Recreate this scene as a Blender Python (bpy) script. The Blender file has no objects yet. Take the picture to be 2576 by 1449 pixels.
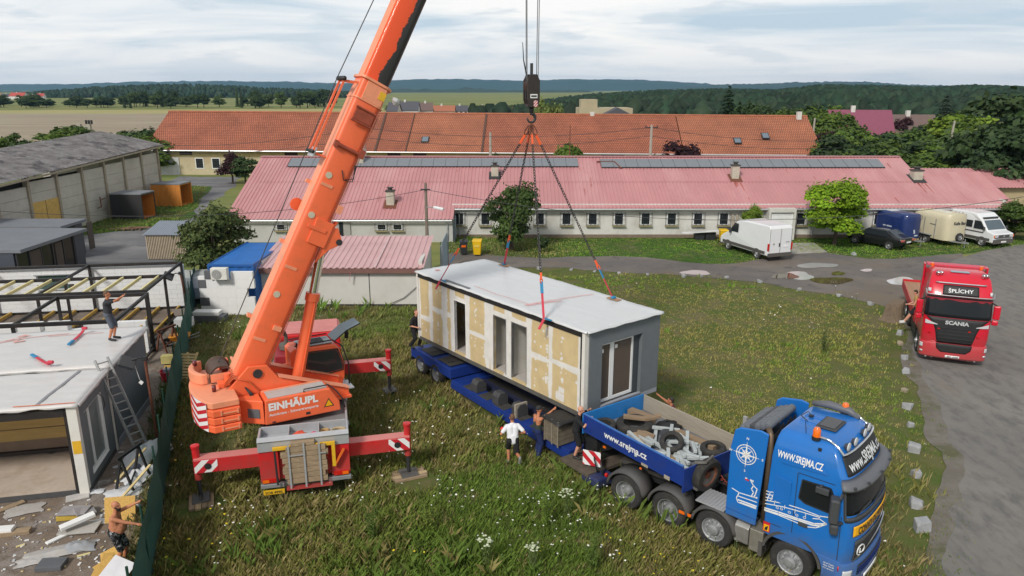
import bpy, math, random
import numpy as np
from mathutils import Vector, Matrix
random.seed(7); rng = np.random.default_rng(11)
PI = math.pi
scene = bpy.context.scene
COL = scene.collection
CH, CF, CT = 11.5, 1850.0, math.atan(499.5/1850.0)
_c, _s = math.cos(CT), math.sin(CT)
def _ray(px, py):
 u = (px-1288)/CF; v = (py-724.5)/CF
 return (u, _c-v*_s, -_s-v*_c)
def P(px, py, z=0.0):            # where the sight line meets height z
 d = _ray(px, py); t = (z-CH)/d[2]
 return Vector((d[0]*t, d[1]*t, z))
def D(px, py, Y):                # where it meets the vertical plane at distance Y
 d = _ray(px, py); t = Y/d[1]
 return Vector((d[0]*t, Y, CH+d[2]*t))
def _n(nt, t, **kw):
 n = nt.nodes.new(t)
 for k, v in kw.items():
  if k in n.inputs: n.inputs[k].default_value = v
  else: setattr(n, k, v)
 return n
MATS = {}
def c4(c): return (c[0], c[1], c[2], 1.0)
def mat(name, col, rough=0.6, metal=0.0, var=0.12, scale=3.0, dirt=None, dirt_amt=0.0, dirt_scale=1.2, bump=0.0, bscale=20.0, spec=0.5, coat=0.0, stretch=None, mud=0.0):
 """plain surface with a little wear: noise-varied colour, an optional stain colour, optional bump"""
 if name in MATS: return MATS[name]
 m = bpy.data.materials.new(name); m.use_nodes = True; nt = m.node_tree; L = nt.links
 b = nt.nodes['Principled BSDF']
 b.inputs['Roughness'].default_value = rough; b.inputs['Metallic'].default_value = metal
 b.inputs['Specular IOR Level'].default_value = spec; b.inputs['Coat Weight'].default_value = coat
 tc = _n(nt, 'ShaderNodeTexCoord'); src = tc.outputs['Object']
 if stretch:
  mp = _n(nt, 'ShaderNodeMapping'); mp.inputs['Scale'].default_value = stretch; L.new(src, mp.inputs[0]); src = mp.outputs[0]
 nz = _n(nt, 'ShaderNodeTexNoise', Scale=scale, Detail=6.0, Roughness=0.65); L.new(src, nz.inputs['Vector'])
 rp = _n(nt, 'ShaderNodeMapRange'); L.new(nz.outputs[0], rp.inputs[0])
 rp.inputs[1].default_value = .25; rp.inputs[2].default_value = .75; rp.inputs[3].default_value = 1-var; rp.inputs[4].default_value = 1+var
 hs = _n(nt, 'ShaderNodeHueSaturation', Color=c4(col)); L.new(rp.outputs[0], hs.inputs['Value'])
 out = hs.outputs[0]
 if dirt is not None:
  n2 = _n(nt, 'ShaderNodeTexNoise', Scale=dirt_scale, Detail=8.0, Roughness=0.7); L.new(src, n2.inputs['Vector'])
  r2 = _n(nt, 'ShaderNodeMapRange'); L.new(n2.outputs[0], r2.inputs[0])
  r2.inputs[1].default_value = .5; r2.inputs[2].default_value = .72; r2.inputs[4].default_value = dirt_amt
  mx = _n(nt, 'ShaderNodeMix', data_type='RGBA'); L.new(r2.outputs[0], mx.inputs[0]); L.new(out, mx.inputs[6]); mx.inputs[7].default_value = c4(dirt); out = mx.outputs[2]
 if mud:          # road dust thrown up on the lower bodywork
  sx = _n(nt, 'ShaderNodeSeparateXYZ'); L.new(tc.outputs['Object'], sx.inputs[0]); n4 = _n(nt, 'ShaderNodeTexNoise', Scale=2.5, Detail=8.0, Roughness=.75); L.new(tc.outputs['Object'], n4.inputs['Vector'])
  a4 = _n(nt, 'ShaderNodeMath', operation='MULTIPLY_ADD'); L.new(n4.outputs[0], a4.inputs[0]); a4.inputs[1].default_value = -1.3; L.new(sx.outputs[2], a4.inputs[2])
  r4 = _n(nt, 'ShaderNodeMapRange'); L.new(a4.outputs[0], r4.inputs[0]); r4.inputs[1].default_value = .9; r4.inputs[2].default_value = -.35; r4.inputs[4].default_value = mud
  m4 = _n(nt, 'ShaderNodeMix', data_type='RGBA'); L.new(r4.outputs[0], m4.inputs[0]); L.new(out, m4.inputs[6]); m4.inputs[7].default_value = (.15, .125, .10, 1); out = m4.outputs[2]
 L.new(out, b.inputs['Base Color'])
 if bump:
  n3 = _n(nt, 'ShaderNodeTexNoise', Scale=bscale, Detail=4.0); L.new(src, n3.inputs['Vector'])
  bp = _n(nt, 'ShaderNodeBump', Strength=bump, Distance=.03); L.new(n3.outputs[0], bp.inputs['Height']); L.new(bp.outputs[0], b.inputs['Normal'])
 MATS[name] = m; return m
def glassy(name, col=(.02, .025, .03), rough=.06):
 return mat(name, col, rough, var=.05, spec=.3)
def glass(name, tint=(.85, .92, .92)):
 if name in MATS: return MATS[name]
 m = bpy.data.materials.new(name); m.use_nodes = True; b = m.node_tree.nodes['Principled BSDF']
 b.inputs['Base Color'].default_value = c4(tint); b.inputs['Roughness'].default_value = .02
 b.inputs['Transmission Weight'].default_value = 1.0; b.inputs['IOR'].default_value = 1.1; b.inputs['Specular IOR Level'].default_value = 1.0
 MATS[name] = m; return m
class MB:
 """collects boxes, tubes, prisms ... into one mesh"""
 def __init__(s): s.v = []; s.f = []; s.mi = []; s.m = 0; s.T = None
 def add(s, vs, fs):
  n = len(s.v)
  if s.T is not None: vs = [s.T @ Vector(p) for p in vs]
  s.v += [tuple(p) for p in vs]; s.f += [tuple(i+n for i in f) for f in fs]; s.mi += [s.m]*len(fs); return s
 def box(s, x0, x1, y0, y1, z0, z1):
  return s.add([(x0,y0,z0),(x1,y0,z0),(x1,y1,z0),(x0,y1,z0),(x0,y0,z1),(x1,y0,z1),(x1,y1,z1),(x0,y1,z1)],
                     [(0,3,2,1),(4,5,6,7),(0,1,5,4),(1,2,6,5),(2,3,7,6),(3,0,4,7)])
 def cbox(s, c, d, rz=0.0, rx=0.0, ry=0.0):
  M = Matrix.Translation(c) @ Matrix.Rotation(rz,4,'Z') @ Matrix.Rotation(ry,4,'Y') @ Matrix.Rotation(rx,4,'X')
  o = s.T; s.T = M if o is None else o @ M
  s.box(-d[0]/2,d[0]/2,-d[1]/2,d[1]/2,-d[2]/2,d[2]/2); s.T = o; return s
 def hexa(s, a, b):           # two quads (bottom, top) as 4-point lists
  return s.add(list(a)+list(b), [(0,3,2,1),(4,5,6,7),(0,1,5,4),(1,2,6,5),(2,3,7,6),(3,0,4,7)])
 def beam(s, p, q, w, h=None, up=(0,0,1)):
  h = h or w; p = Vector(p); q = Vector(q); d = (q-p); l = d.length; d.normalize()
  u = Vector(up)
  if abs(d.dot(u)) > .98: u = Vector((0,1,0))
  r = d.cross(u).normalized(); u = r.cross(d)
  A = [p-r*w/2-u*h/2, p+r*w/2-u*h/2, p+r*w/2+u*h/2, p-r*w/2+u*h/2]
  B = [x+d*l for x in A]
  return s.add(A+B, [(0,1,2,3),(7,6,5,4),(1,0,4,5),(2,1,5,6),(3,2,6,7),(0,3,7,4)])
 def tube(s, pts, r, n=8, cap=True):
  pts = [Vector(p) for p in pts]; rs = r if isinstance(r,(list,tuple)) else [r]*len(pts)
  t0 = (pts[1]-pts[0]).normalized(); u = t0.orthogonal().normalized(); vs = []; fs = []
  for i, p in enumerate(pts):
   t = (pts[min(i+1,len(pts)-1)]-pts[max(i-1,0)]).normalized()
   u = (u-t*u.dot(t)).normalized(); w = t.cross(u)
   vs += [p+(u*math.cos(2*PI*k/n)+w*math.sin(2*PI*k/n))*rs[i] for k in range(n)]
  for i in range(len(pts)-1):
   for k in range(n):
    a = i*n+k; b = i*n+(k+1)%n; fs.append((a,b,b+n,a+n))
  if cap: fs.append(tuple(range(n-1,-1,-1))); fs.append(tuple(range((len(pts)-1)*n, len(pts)*n)))
  return s.add(vs, fs)
 def lathe(s, prof, o=(0,0,0), ax='Z', n=24, a0=0.0, a1=2*PI):
  """prof: (radius, height) pairs turned about an axis"""
  full = abs(a1-a0-2*PI) < 1e-6; m = n if full else n+1; vs = []; fs = []
  for r, h in prof:
   for k in range(m):
    a = a0+(a1-a0)*k/n; x, y = r*math.cos(a), r*math.sin(a)
    q = (x,y,h) if ax=='Z' else ((x,h,y) if ax=='Y' else (h,x,y))
    vs.append((q[0]+o[0], q[1]+o[1], q[2]+o[2]))
  for i in range(len(prof)-1):
   for k in range(n):
    a = i*m+k; b = i*m+(k+1)%m; fs.append((a,b,b+m,a+m))
  return s.add(vs, fs)
 def prism(s, poly, axis, a, b):
  """polygon (u,v) extruded along axis from a to b.  Y: u=x v=z; X: u=y v=z; Z: u=x v=y"""
  def q(u,v,t): return (u,t,v) if axis=='Y' else ((t,u,v) if axis=='X' else (u,v,t))
  n = len(poly)
  return s.add([q(u,v,a) for u,v in poly]+[q(u,v,b) for u,v in poly],
                     [tuple(range(n)), tuple(range(2*n-1,n-1,-1))]+[(i,i+n,(i+1)%n+n,(i+1)%n) for i in range(n)])
 def sheet(s, P, nu, nv):     # P[i][j] grid of points
  vs = [p for row in P for p in row]
  return s.add(vs, [(i*nv+j,(i+1)*nv+j,(i+1)*nv+j+1,i*nv+j+1) for i in range(nu-1) for j in range(nv-1)])
 def build(s, name, m, parent=None, loc=(0,0,0), rz=0.0, smooth=False, bevel=0.0, seg=2, solid=0.0, sub=0, label=None):
  me = bpy.data.meshes.new(name); me.from_pydata(s.v, [], s.f)
  for x in (m if isinstance(m,(list,tuple)) else [m]): me.materials.append(x)
  if isinstance(m,(list,tuple)): me.polygons.foreach_set('material_index', s.mi)
  me.update()
  bm = __import__('bmesh').new(); bm.from_mesh(me); __import__('bmesh').ops.recalc_face_normals(bm, faces=bm.faces); bm.to_mesh(me); bm.free()
  o = bpy.data.objects.new(name, me); COL.objects.link(o); o.location = loc; o.rotation_euler = (0,0,rz)
  if parent is not None: o.parent = parent
  if label: o['label'] = label
  if solid:
   k = o.modifiers.new('thick','SOLIDIFY'); k.thickness = solid; k.offset = 0
  if bevel:
   k = o.modifiers.new('edge','BEVEL'); k.width = bevel; k.segments = seg; k.limit_method = 'ANGLE'; k.angle_limit = .6
  if sub:
   k = o.modifiers.new('sub','SUBSURF'); k.levels = k.render_levels = sub
  if smooth: me.polygons.foreach_set('use_smooth', [True]*len(me.polygons)); me.update()
  if smooth and smooth != 'all':
   try: me.set_sharp_from_angle(angle=math.radians(40))
   except Exception: pass
  return o
def tag(o, label, cat, group=None, kind=None):
 o['label'] = label; o['category'] = cat
 if group: o['group'] = group
 if kind: o['kind'] = kind
 return o
def thing(name, label, cat, loc=(0,0,0), rz=0.0, group=None):
 o = bpy.data.objects.new(name, None); COL.objects.link(o); o.location = loc; o.rotation_euler = (0,0,rz); o.empty_display_size = .2
 return tag(o, label, cat, group)
def structure(o): o['kind'] = 'structure'; return o
def dup(o, parent=None, loc=None, rz=None, label=None, group=None, scale=None):
 r = o.copy(); COL.objects.link(r)
 if parent is not None: r.parent = parent
 if loc is not None: r.location = loc
 if rz is not None: r.rotation_euler = (0,0,rz)
 if scale is not None: r.scale = scale
 if label: r['label'] = label
 if group: r['group'] = group
 for ch in list(o.children): dup(ch, r)
 return r
def np_mesh(name, V, Fq, m, k=4, attr=None, smooth=False):
 me = bpy.data.meshes.new(name); n = len(Fq)
 me.vertices.add(len(V)); me.vertices.foreach_set('co', np.asarray(V,np.float32).ravel())
 me.loops.add(n*k); me.loops.foreach_set('vertex_index', np.asarray(Fq,np.int32).ravel())
 me.polygons.add(n); me.polygons.foreach_set('loop_start', np.arange(0,n*k,k,dtype=np.int32)); me.polygons.foreach_set('loop_total', np.full(n,k,np.int32))
 if attr is not None:
  a = me.attributes.new('tint','FLOAT_COLOR','POINT'); a.data.foreach_set('color', np.asarray(attr,np.float32).ravel())
 me.materials.append(m); me.update(calc_edges=True); me.validate()
 if smooth: me.polygons.foreach_set('use_smooth', np.ones(n,bool))
 return me
def mobj(name, me, parent=None, loc=(0,0,0)):
 o = bpy.data.objects.new(name, me); COL.objects.link(o); o.location = loc
 if parent is not None: o.parent = parent
 return o
def text(s, m, parent, origin, ux, uy, width=None, height=None, bold=0.0, ext=.003, name='lettering', align='LEFT', shear=0.0):
 """lettering as a thin mesh: origin = left end of the base line, ux along the line, uy up the letters"""
 cu = bpy.data.curves.new('lettering','FONT'); cu.body = s; cu.size = 1.0; cu.extrude = 0.0; cu.offset = bold; cu.shear = shear; cu.resolution_u = 3
 o = bpy.data.objects.new('lettering', cu); COL.objects.link(o)
 dg = bpy.context.evaluated_depsgraph_get(); me = bpy.data.meshes.new_from_object(o.evaluated_get(dg)); bpy.data.objects.remove(o)
 n = len(me.vertices); co = np.empty(n*3,np.float32); me.vertices.foreach_get('co', co); co = co.reshape(-1,3)
 lo, hi = co.min(0), co.max(0); sx = sy = 1.0
 if width: sx = sy = width/(hi[0]-lo[0])
 if height: sy = height/max(.6,hi[1]); sx = sx if width else sy
 ux = Vector(ux).normalized(); uy = Vector(uy).normalized(); uz = ux.cross(uy)
 out = [Vector(origin)+ux*float((p[0]-lo[0])*sx)+uy*float(p[1]*sy)+uz*ext for p in co]
 me.vertices.foreach_set('co', np.array([tuple(p) for p in out],np.float32).ravel()); me.materials.clear(); me.materials.append(m); me.update()
 q = bpy.data.objects.new(name, me); COL.objects.link(q); q.parent = parent
 return q
cam = bpy.data.cameras.new('camera'); camo = bpy.data.objects.new('camera', cam); COL.objects.link(camo); scene.camera = camo
camo.location = (0,0,CH); camo.rotation_euler = (PI/2-CT,0,0); cam.sensor_width = 36; cam.lens = CF*36/2576; cam.clip_end = 30000; cam.clip_start = .1
scene.view_settings.view_transform = 'Standard'; scene.view_settings.look = 'None'; scene.view_settings.exposure = 0.0; scene.view_settings.gamma = 1.0
try:
 scene.cycles.use_denoising = True; scene.cycles.denoiser = 'OPENIMAGEDENOISE'
except Exception: pass
scene.cycles.max_bounces = 8; scene.cycles.transparent_max_bounces = 12; scene.cycles.volume_bounces = 1
scene.cycles.volume_step_rate = 10; scene.cycles.caustics_reflective = False; scene.cycles.caustics_refractive = False
SUN_EL, SUN_AZ = math.radians(40), math.radians(-150)     # behind thin cloud, over the left shoulder
w = bpy.data.worlds.new('World'); scene.world = w; w.use_nodes = True; nt = w.node_tree; L = nt.links
bg = nt.nodes['Background']; bg.inputs['Strength'].default_value = .108
sky = _n(nt,'ShaderNodeTexSky'); sky.sky_type = 'NISHITA'; sky.sun_disc = False; sky.sun_elevation = SUN_EL; sky.sun_rotation = SUN_AZ
sky.air_density = 1.2; sky.dust_density = 2.0
tc = _n(nt,'ShaderNodeTexCoord'); sp = _n(nt,'ShaderNodeSeparateXYZ'); L.new(tc.outputs['Generated'], sp.inputs[0])
ad = _n(nt,'ShaderNodeMath', operation='ADD'); L.new(sp.outputs[2], ad.inputs[0]); ad.inputs[1].default_value = .09
mxz = _n(nt,'ShaderNodeMath', operation='MAXIMUM'); L.new(ad.outputs[0], mxz.inputs[0]); mxz.inputs[1].default_value = .03
dx = _n(nt,'ShaderNodeMath', operation='DIVIDE'); L.new(sp.outputs[0], dx.inputs[0]); L.new(mxz.outputs[0], dx.inputs[1])
dy = _n(nt,'ShaderNodeMath', operation='DIVIDE'); L.new(sp.outputs[1], dy.inputs[0]); L.new(mxz.outputs[0], dy.inputs[1])
cb = _n(nt,'ShaderNodeCombineXYZ'); L.new(dx.outputs[0], cb.inputs[0]); L.new(dy.outputs[0], cb.inputs[1])
mp = _n(nt,'ShaderNodeMapping'); mp.inputs['Scale'].default_value = (.75,1.0,1); mp.inputs['Location'].default_value = (2.3,1.1,0); L.new(cb.outputs[0], mp.inputs[0])
n1 = _n(nt,'ShaderNodeTexNoise', Scale=.55, Detail=10.0, Roughness=.55, Distortion=.6); L.new(mp.outputs[0], n1.inputs['Vector'])
cr = _n(nt,'ShaderNodeValToRGB'); L.new(n1.outputs[0], cr.inputs[0])
e = cr.color_ramp.elements
e[0].position = .36; e[0].color = (5.3,6.5,7.5,1); e[1].position = .58; e[1].color = (9.9,9.75,9.5,1)
x = e.new(.47); x.color = (8.1,8.5,8.8,1)
mp2 = _n(nt,'ShaderNodeMapping'); mp2.inputs['Scale'].default_value = (6,6,30); mp2.inputs['Location'].default_value = (.4,0,.3); L.new(tc.outputs['Generated'], mp2.inputs[0])
n2 = _n(nt,'ShaderNodeTexNoise', Scale=1.0, Detail=6.0, Roughness=.55); L.new(mp2.outputs[0], n2.inputs['Vector'])
r2 = _n(nt,'ShaderNodeMapRange'); L.new(n2.outputs[0], r2.inputs[0]); r2.inputs[1].default_value = .54; r2.inputs[2].default_value = .62; r2.inputs[4].default_value = .75
mx = _n(nt,'ShaderNodeMix', data_type='RGBA'); L.new(r2.outputs[0], mx.inputs[0]); L.new(cr.outputs[0], mx.inputs[6]); mx.inputs[7].default_value = (6.2,7.0,7.7,1)
hz = _n(nt,'ShaderNodeMapRange'); L.new(sp.outputs[2], hz.inputs[0]); hz.inputs[1].default_value = .0; hz.inputs[2].default_value = .075; hz.inputs[3].default_value = .75; hz.inputs[4].default_value = 0
m3 = _n(nt,'ShaderNodeMix', data_type='RGBA'); L.new(hz.outputs[0], m3.inputs[0]); L.new(mx.outputs[2], m3.inputs[6]); m3.inputs[7].default_value = (9.0,8.9,8.8,1)
up_ = _n(nt,'ShaderNodeMapRange'); L.new(sp.outputs[2], up_.inputs[0]); up_.inputs[1].default_value = .16; up_.inputs[2].default_value = .5; up_.inputs[3].default_value = 1.0; up_.inputs[4].default_value = .60
ml = _n(nt,'ShaderNodeVectorMath', operation='SCALE'); L.new(m3.outputs[2], ml.inputs[0]); L.new(up_.outputs[0], ml.inputs['Scale'])
cov = _n(nt,'ShaderNodeMix', data_type='RGBA'); cov.inputs[0].default_value = .94; L.new(sky.outputs[0], cov.inputs[6]); L.new(ml.outputs[0], cov.inputs[7])
L.new(cov.outputs[2], bg.inputs['Color'])
sun = bpy.data.lights.new('sun','SUN'); sun.energy = 2.8; sun.angle = math.radians(11); sun.color = (1,.95,.88)
so = bpy.data.objects.new('sun', sun); COL.objects.link(so)
sd = Vector((math.sin(SUN_AZ)*math.cos(SUN_EL), math.cos(SUN_AZ)*math.cos(SUN_EL), math.sin(SUN_EL)))
so.rotation_euler = sd.to_track_quat('Z','Y').to_euler(); so.location = (0,0,60)
def ground_mat(name, cols, scales, rough=.95, bump=.4, bscale=9.0, thr=(.42,.58), stretch=None):
 """cols[0] base, further colours laid over it where a noise passes its threshold"""
 m = bpy.data.materials.new(name); m.use_nodes = True; nt = m.node_tree; L = nt.links; b = nt.nodes['Principled BSDF']
 b.inputs['Roughness'].default_value = rough; b.inputs['Specular IOR Level'].default_value = .2
 g = _n(nt,'ShaderNodeTexCoord').outputs['Object']
 if stretch:
  mp = _n(nt,'ShaderNodeMapping'); mp.inputs['Scale'].default_value = stretch; L.new(g, mp.inputs[0]); g = mp.outputs[0]
 cur = None
 for i, (cc, sc) in enumerate(zip(cols[1:], scales)):
  nz = _n(nt,'ShaderNodeTexNoise', Scale=sc, Detail=8.0, Roughness=.68);
  mp = _n(nt,'ShaderNodeMapping'); mp.inputs['Location'].default_value = (i*17.3,i*5.1,0); L.new(g, mp.inputs[0]); L.new(mp.outputs[0], nz.inputs['Vector'])
  r = _n(nt,'ShaderNodeMapRange'); L.new(nz.outputs[0], r.inputs[0]); r.inputs[1].default_value, r.inputs[2].default_value = thr if not isinstance(thr[0],tuple) else thr[i]
  x = _n(nt,'ShaderNodeMix', data_type='RGBA'); L.new(r.outputs[0], x.inputs[0])
  if cur is None: x.inputs[6].default_value = c4(cols[0])
  else: L.new(cur, x.inputs[6])
  x.inputs[7].default_value = c4(cc); cur = x.outputs[2]
 L.new(cur, b.inputs['Base Color'])
 if bump:
  n3 = _n(nt,'ShaderNodeTexNoise', Scale=bscale, Detail=5.0); L.new(g, n3.inputs['Vector'])
  bp = _n(nt,'ShaderNodeBump', Strength=bump, Distance=.06); L.new(n3.outputs[0], bp.inputs['Height']); L.new(bp.outputs[0], b.inputs['Normal'])
 return m
g_meadow = ground_mat('meadow_soil', [(.10,.112,.032),(.14,.122,.058),(.075,.11,.022),(.17,.15,.10)], [.35,.9,3.2], thr=((.45,.6),(.48,.6),(.6,.72)))
g_lawn = ground_mat('lawn_turf', [(.055,.105,.016),(.11,.11,.04),(.035,.08,.012),(.15,.13,.085)], [.5,1.3,.35], thr=((.48,.62),(.45,.6),(.6,.7)))
g_gravel = ground_mat('gravel', [(.14,.128,.122),(.19,.165,.145),(.085,.08,.08),(.18,.145,.11)], [.22,.8,.13], thr=((.42,.6),(.55,.7),(.52,.66)), bscale=30, bump=.25)
g_road = ground_mat('worn_asphalt', [(.185,.175,.163),(.22,.206,.188),(.138,.132,.126),(.21,.185,.158)], [.25,2.1,.45], thr=((.40,.62),(.46,.64),(.55,.72)), bscale=40, bump=.2, stretch=(1,.45,1))
g_dirt = ground_mat('site_dirt', [(.20,.155,.12),(.28,.25,.23),(.15,.115,.09),(.42,.41,.40)], [.5,1.7,1.1], thr=((.45,.65),(.48,.62),(.63,.72)), bscale=20)
g_yard = ground_mat('yard_gravel', [(.15,.15,.158),(.22,.215,.215),(.10,.10,.105)], [.25,.8], thr=((.42,.6),(.55,.7)), bscale=25, stretch=(.6,1.3,1))
g_far = ground_mat('far_meadow', [(.17,.19,.055),(.27,.25,.10),(.11,.155,.04)], [.012,.03], thr=((.45,.6),(.48,.6)), bump=0, stretch=(.4,2,1))
g_plough = ground_mat('ploughed_soil', [(.30,.245,.175),(.345,.29,.205),(.255,.20,.14)], [.02,.08], thr=((.4,.6),(.5,.65)), bump=0, stretch=(.3,2.5,1))
g_stub = ground_mat('stubble', [(.40,.33,.16),(.33,.31,.12),(.24,.26,.07)], [.02,.06], thr=((.4,.6),(.5,.62)), bump=0, stretch=(.3,3,1))
g_conc = ground_mat('old_concrete', [(.33,.31,.28),(.40,.38,.35),(.22,.21,.19)], [.6,2], thr=((.4,.6),(.5,.65)), bscale=20, bump=.1)
from mathutils import noise as mn
def poly(pts, z, jit=0.0, step=.6):
 """closed outline of ground points, subdivided and pushed about by a smooth noise"""
 out = []; n = len(pts)
 for i in range(n):
  a = Vector(pts[i][:2]); b = Vector(pts[(i+1)%n][:2]); k = max(1,min(120,int((b-a).length/step)))
  for j in range(k):
   p = a.lerp(b, j/k)
   if jit:
    s = min(3,1+.02*p.y); f = 1/s if step < 5 else .02
    q = Vector((mn.noise((p.x*f*.7,p.y*f*.7,1.5))+.6*mn.noise((p.x*f*1.9,p.y*f*1.9,4.5)), mn.noise((p.x*f*.7,p.y*f*.7,8.5))+.6*mn.noise((p.x*f*1.9,p.y*f*1.9,2.5)))); p = p+q*jit*s*1.6
   out.append((p.x,p.y,z))
 return out
def sheet(name, pts, z, m, jit=.12, step=.6, label=None):
 me = bpy.data.meshes.new(name); q = poly(pts,z,jit,step); me.from_pydata(q,[],[tuple(range(len(q)))]); me.materials.append(m); me.update()
 if me.polygons[0].normal.z < 0: me.flip_normals()
 return structure(mobj(name, me))
def V2(*pp): return [P(*p) for p in pp]
mb = MB(); mb.add([(-14000,-400,0),(14000,-400,0),(14000,14000,0),(-14000,14000,0)],[(0,1,2,3)]); structure(mb.build('ground', g_far))
sheet('meadow', [(-34,4,0),(24,4,0),(28,20,0),(24,30,0)]+V2((2280,760),(2190,752),(2110,732),(2010,720),(1910,704),(1720,688),(1560,680),(1430,670),(1330,668))+[P(1110,690),P(1105,760),P(600,775),(-24,40,0)], .008, g_meadow, jit=.18)
sheet('lawn', V2((1115,600),(1130,592),(2540,592),(2640,596),(2640,612),(2500,628),(2420,640),(2300,650),(2200,655),(2080,640),(1990,640),(1870,664),(1800,668),(1650,652),(1500,646),(1340,652),(1120,640)), .017, g_lawn, jit=.22)
sheet('grass_verge', [P(205,560),P(300,520),P(430,470),P(520,470),P(500,520),P(440,560),P(360,575),P(215,592)], .016, g_lawn, jit=.3)
sheet('gravel_lane', V2((1090,700),(1120,636),(1340,650),(1500,644),(1650,650),(1800,666),(1870,662),(1990,638),(2080,638),(2200,653),(2300,648),(2420,638),(2420,660),(2300,790),(2190,765),(2110,742),(2010,727),(1910,712),(1720,695),(1560,686),(1430,676),(1330,674),(1200,690)), .022, g_gravel, jit=.15)
sheet('road', [P(2335,1500),P(2365,1350),P(2385,1250),P(2390,1180),P(2375,1100),P(2350,1010),P(2310,930),P(2290,880),P(2285,800),P(2320,745),P(2345,700),P(2400,655),P(2500,625),P(2700,600),(95,62,0),(60,8,0),(9,8,0)], .027, g_road, jit=.12)
RE0 = [(2335,1500),(2365,1350),(2385,1250),(2390,1180),(2375,1100),(2350,1010),(2310,930),(2290,880),(2287,800)]
mg_ = [P(*v) for v in RE0]; sheet('road_margin', [p+Vector((-.35,.0,0)) for p in mg_]+[p+Vector((.28,.1,0)) for p in mg_[::-1]], .03, ground_mat('gravel_margin',[(.155,.138,.115),(.19,.172,.15),(.10,.105,.05)],[1.2,.5],thr=((.42,.6),(.5,.62)),bscale=30), jit=.2, step=.2)
sheet('concrete_apron', V2((1995,612),(2050,612),(2085,636),(1990,640)), .032, g_conc, jit=.03)
sheet('dirt_yard', [(-9.2,8,0)]+V2((384,1449),(397,1370),(410,1280),(424,1150),(438,1050),(455,960),(474,880),(487,800),(498,730),(505,690),(440,690))+[(-38,42,0),(-38,8,0)], .012, g_dirt, jit=.05)
sheet('gravel_yard', [(-25,41,0)]+V2((460,650),(470,560),(520,520),(600,470),(610,445),(430,445),(200,560),(0,640))+[(-52,44,0)], .006, g_yard, jit=.25)
sheet('field', [(-420,178,0),(-300,168,0),(-80,160,0),(-20,185,0),(60,200,0),(60,330,0),(-70,360,0),(-150,375,0),(-420,370,0)], .05, g_plough, jit=.6, step=12)
sheet('stubble_field', [(-420,377,0),(-60,366,0),(60,345,0),(300,380,0),(330,470,0),(60,500,0),(-120,470,0),(-300,420,0),(-420,410,0)], .06, g_stub, jit=.8, step=14)
water = mat('puddle_water', (.52,.53,.52), .06, var=.06, scale=1.5, spec=.6)
water_b = mat('puddle_water_brown', (.10,.075,.04), .05, var=.25, scale=1.5, spec=.35)
def puddle(cx, cy, wx, wy, m, label, seed):
 r = random.Random(seed); ph = [r.uniform(0,6.28) for _ in range(4)]; pts = []
 for k in range(40):
  a = 2*PI*k/40; q = 1+.12*math.sin(2*a+ph[0])+.10*math.sin(3*a+ph[1])+.05*math.sin(5*a+ph[2])
  pts.append(P(cx+wx*.43*q*math.cos(a), cy+wy*.43*q*math.sin(a)))
 o = sheet('puddle', pts, .036+.0005*seed, m, jit=0, step=50); o['label'] = label; return o
puddle(1750,687,78,15,water,'bright round puddle on the lane by white stones',1)
puddle(2008,695,86,24,water,'bright puddle on the lane near the big brown puddle',2)
puddle(2092,707,110,22,water_b,'long brown puddle on the lane',3)
puddle(1975,696,70,20,water_b,'brown edge of the puddle on the lane',8)
puddle(2108,689,36,13,water_b,'small brown puddle on the lane',4)
puddle(2180,681,36,8,water,'small bright puddle on the lane',5)
puddle(2268,709,90,22,water,'bright puddle beside the red truck',6)
puddle(2055,669,110,16,mat('wet_gravel',(.40,.39,.38),.25,spec=.8),'pale wet patch in the lane',7)
def hill(name, prof, Y, depth, m, base=-2, nx=160, ny=14, rough=6.0, seed=1):
 """ridge whose crest follows view points (x,y) when seen at distance Y; real depth front to back"""
 r = np.random.default_rng(seed)
 xs = np.linspace(prof[0][0], prof[-1][0], nx); ys = np.interp(xs, [p[0] for p in prof], [p[1] for p in prof])
 rows = []
 for j in range(ny):
  t = j/(ny-1); k = math.sin(PI*min(t*1.0,1.0))**.8 if 0 < t < 1 else 0
  row = []
  for i in range(nx):
   q = D(xs[i], ys[i], Y); hx = q.x*(Y+(t-.5)*depth)/Y
   h = (q.z-base)*k + base + (r.normal(0,rough) if 0 < t < 1 else 0)*k
   row.append((hx, Y+(t-.5)*depth, h))
  rows.append(row)
 mb = MB(); mb.sheet(rows, ny, nx); return structure(mb.build(name, m, smooth='all'))
m_hill = ground_mat('forest_hill', [(.030,.055,.026),(.048,.075,.030),(.02,.04,.022)], [.012,.03], thr=((.42,.6),(.5,.6)), bump=0)
m_hill2 = ground_mat('far_hill', [(.02,.045,.028),(.034,.06,.032),(.19,.18,.11)], [.0016,.0030], thr=((.42,.6),(.66,.70)), bump=0, stretch=(.5,2.2,1))
hill('hills', [(-300,212),(0,213),(200,211),(350,206),(520,204),(700,206),(860,210),(960,203),(1060,199),(1150,200),(1230,201),(1320,204),(1450,199),(1600,201),(1700,205),(1800,213),(1950,217),(2100,214),(2400,219),(2900,220)], 7000, 1200, m_hill2, rough=4, nx=220, seed=3)
hill('hills', [(1650,225),(1800,214),(1900,211),(2050,207),(2120,205),(2200,207),(2280,213),(2420,216),(2900,218)], 5200, 1400, m_hill2, rough=3, seed=4)
hill('hills', [(-300,232),(850,230),(950,224),(1080,227),(1180,224),(1300,229),(1420,227),(1550,236),(1900,236),(2900,236)], 3600, 1600, m_hill2, rough=4, seed=8)
H_RIGHT = [(1180,292),(1300,272),(1400,262),(1500,252),(1650,244),(1800,241),(1950,243),(2060,232),(2200,233),(2350,237),(2450,232),(2576,236),(2900,238)]
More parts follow.
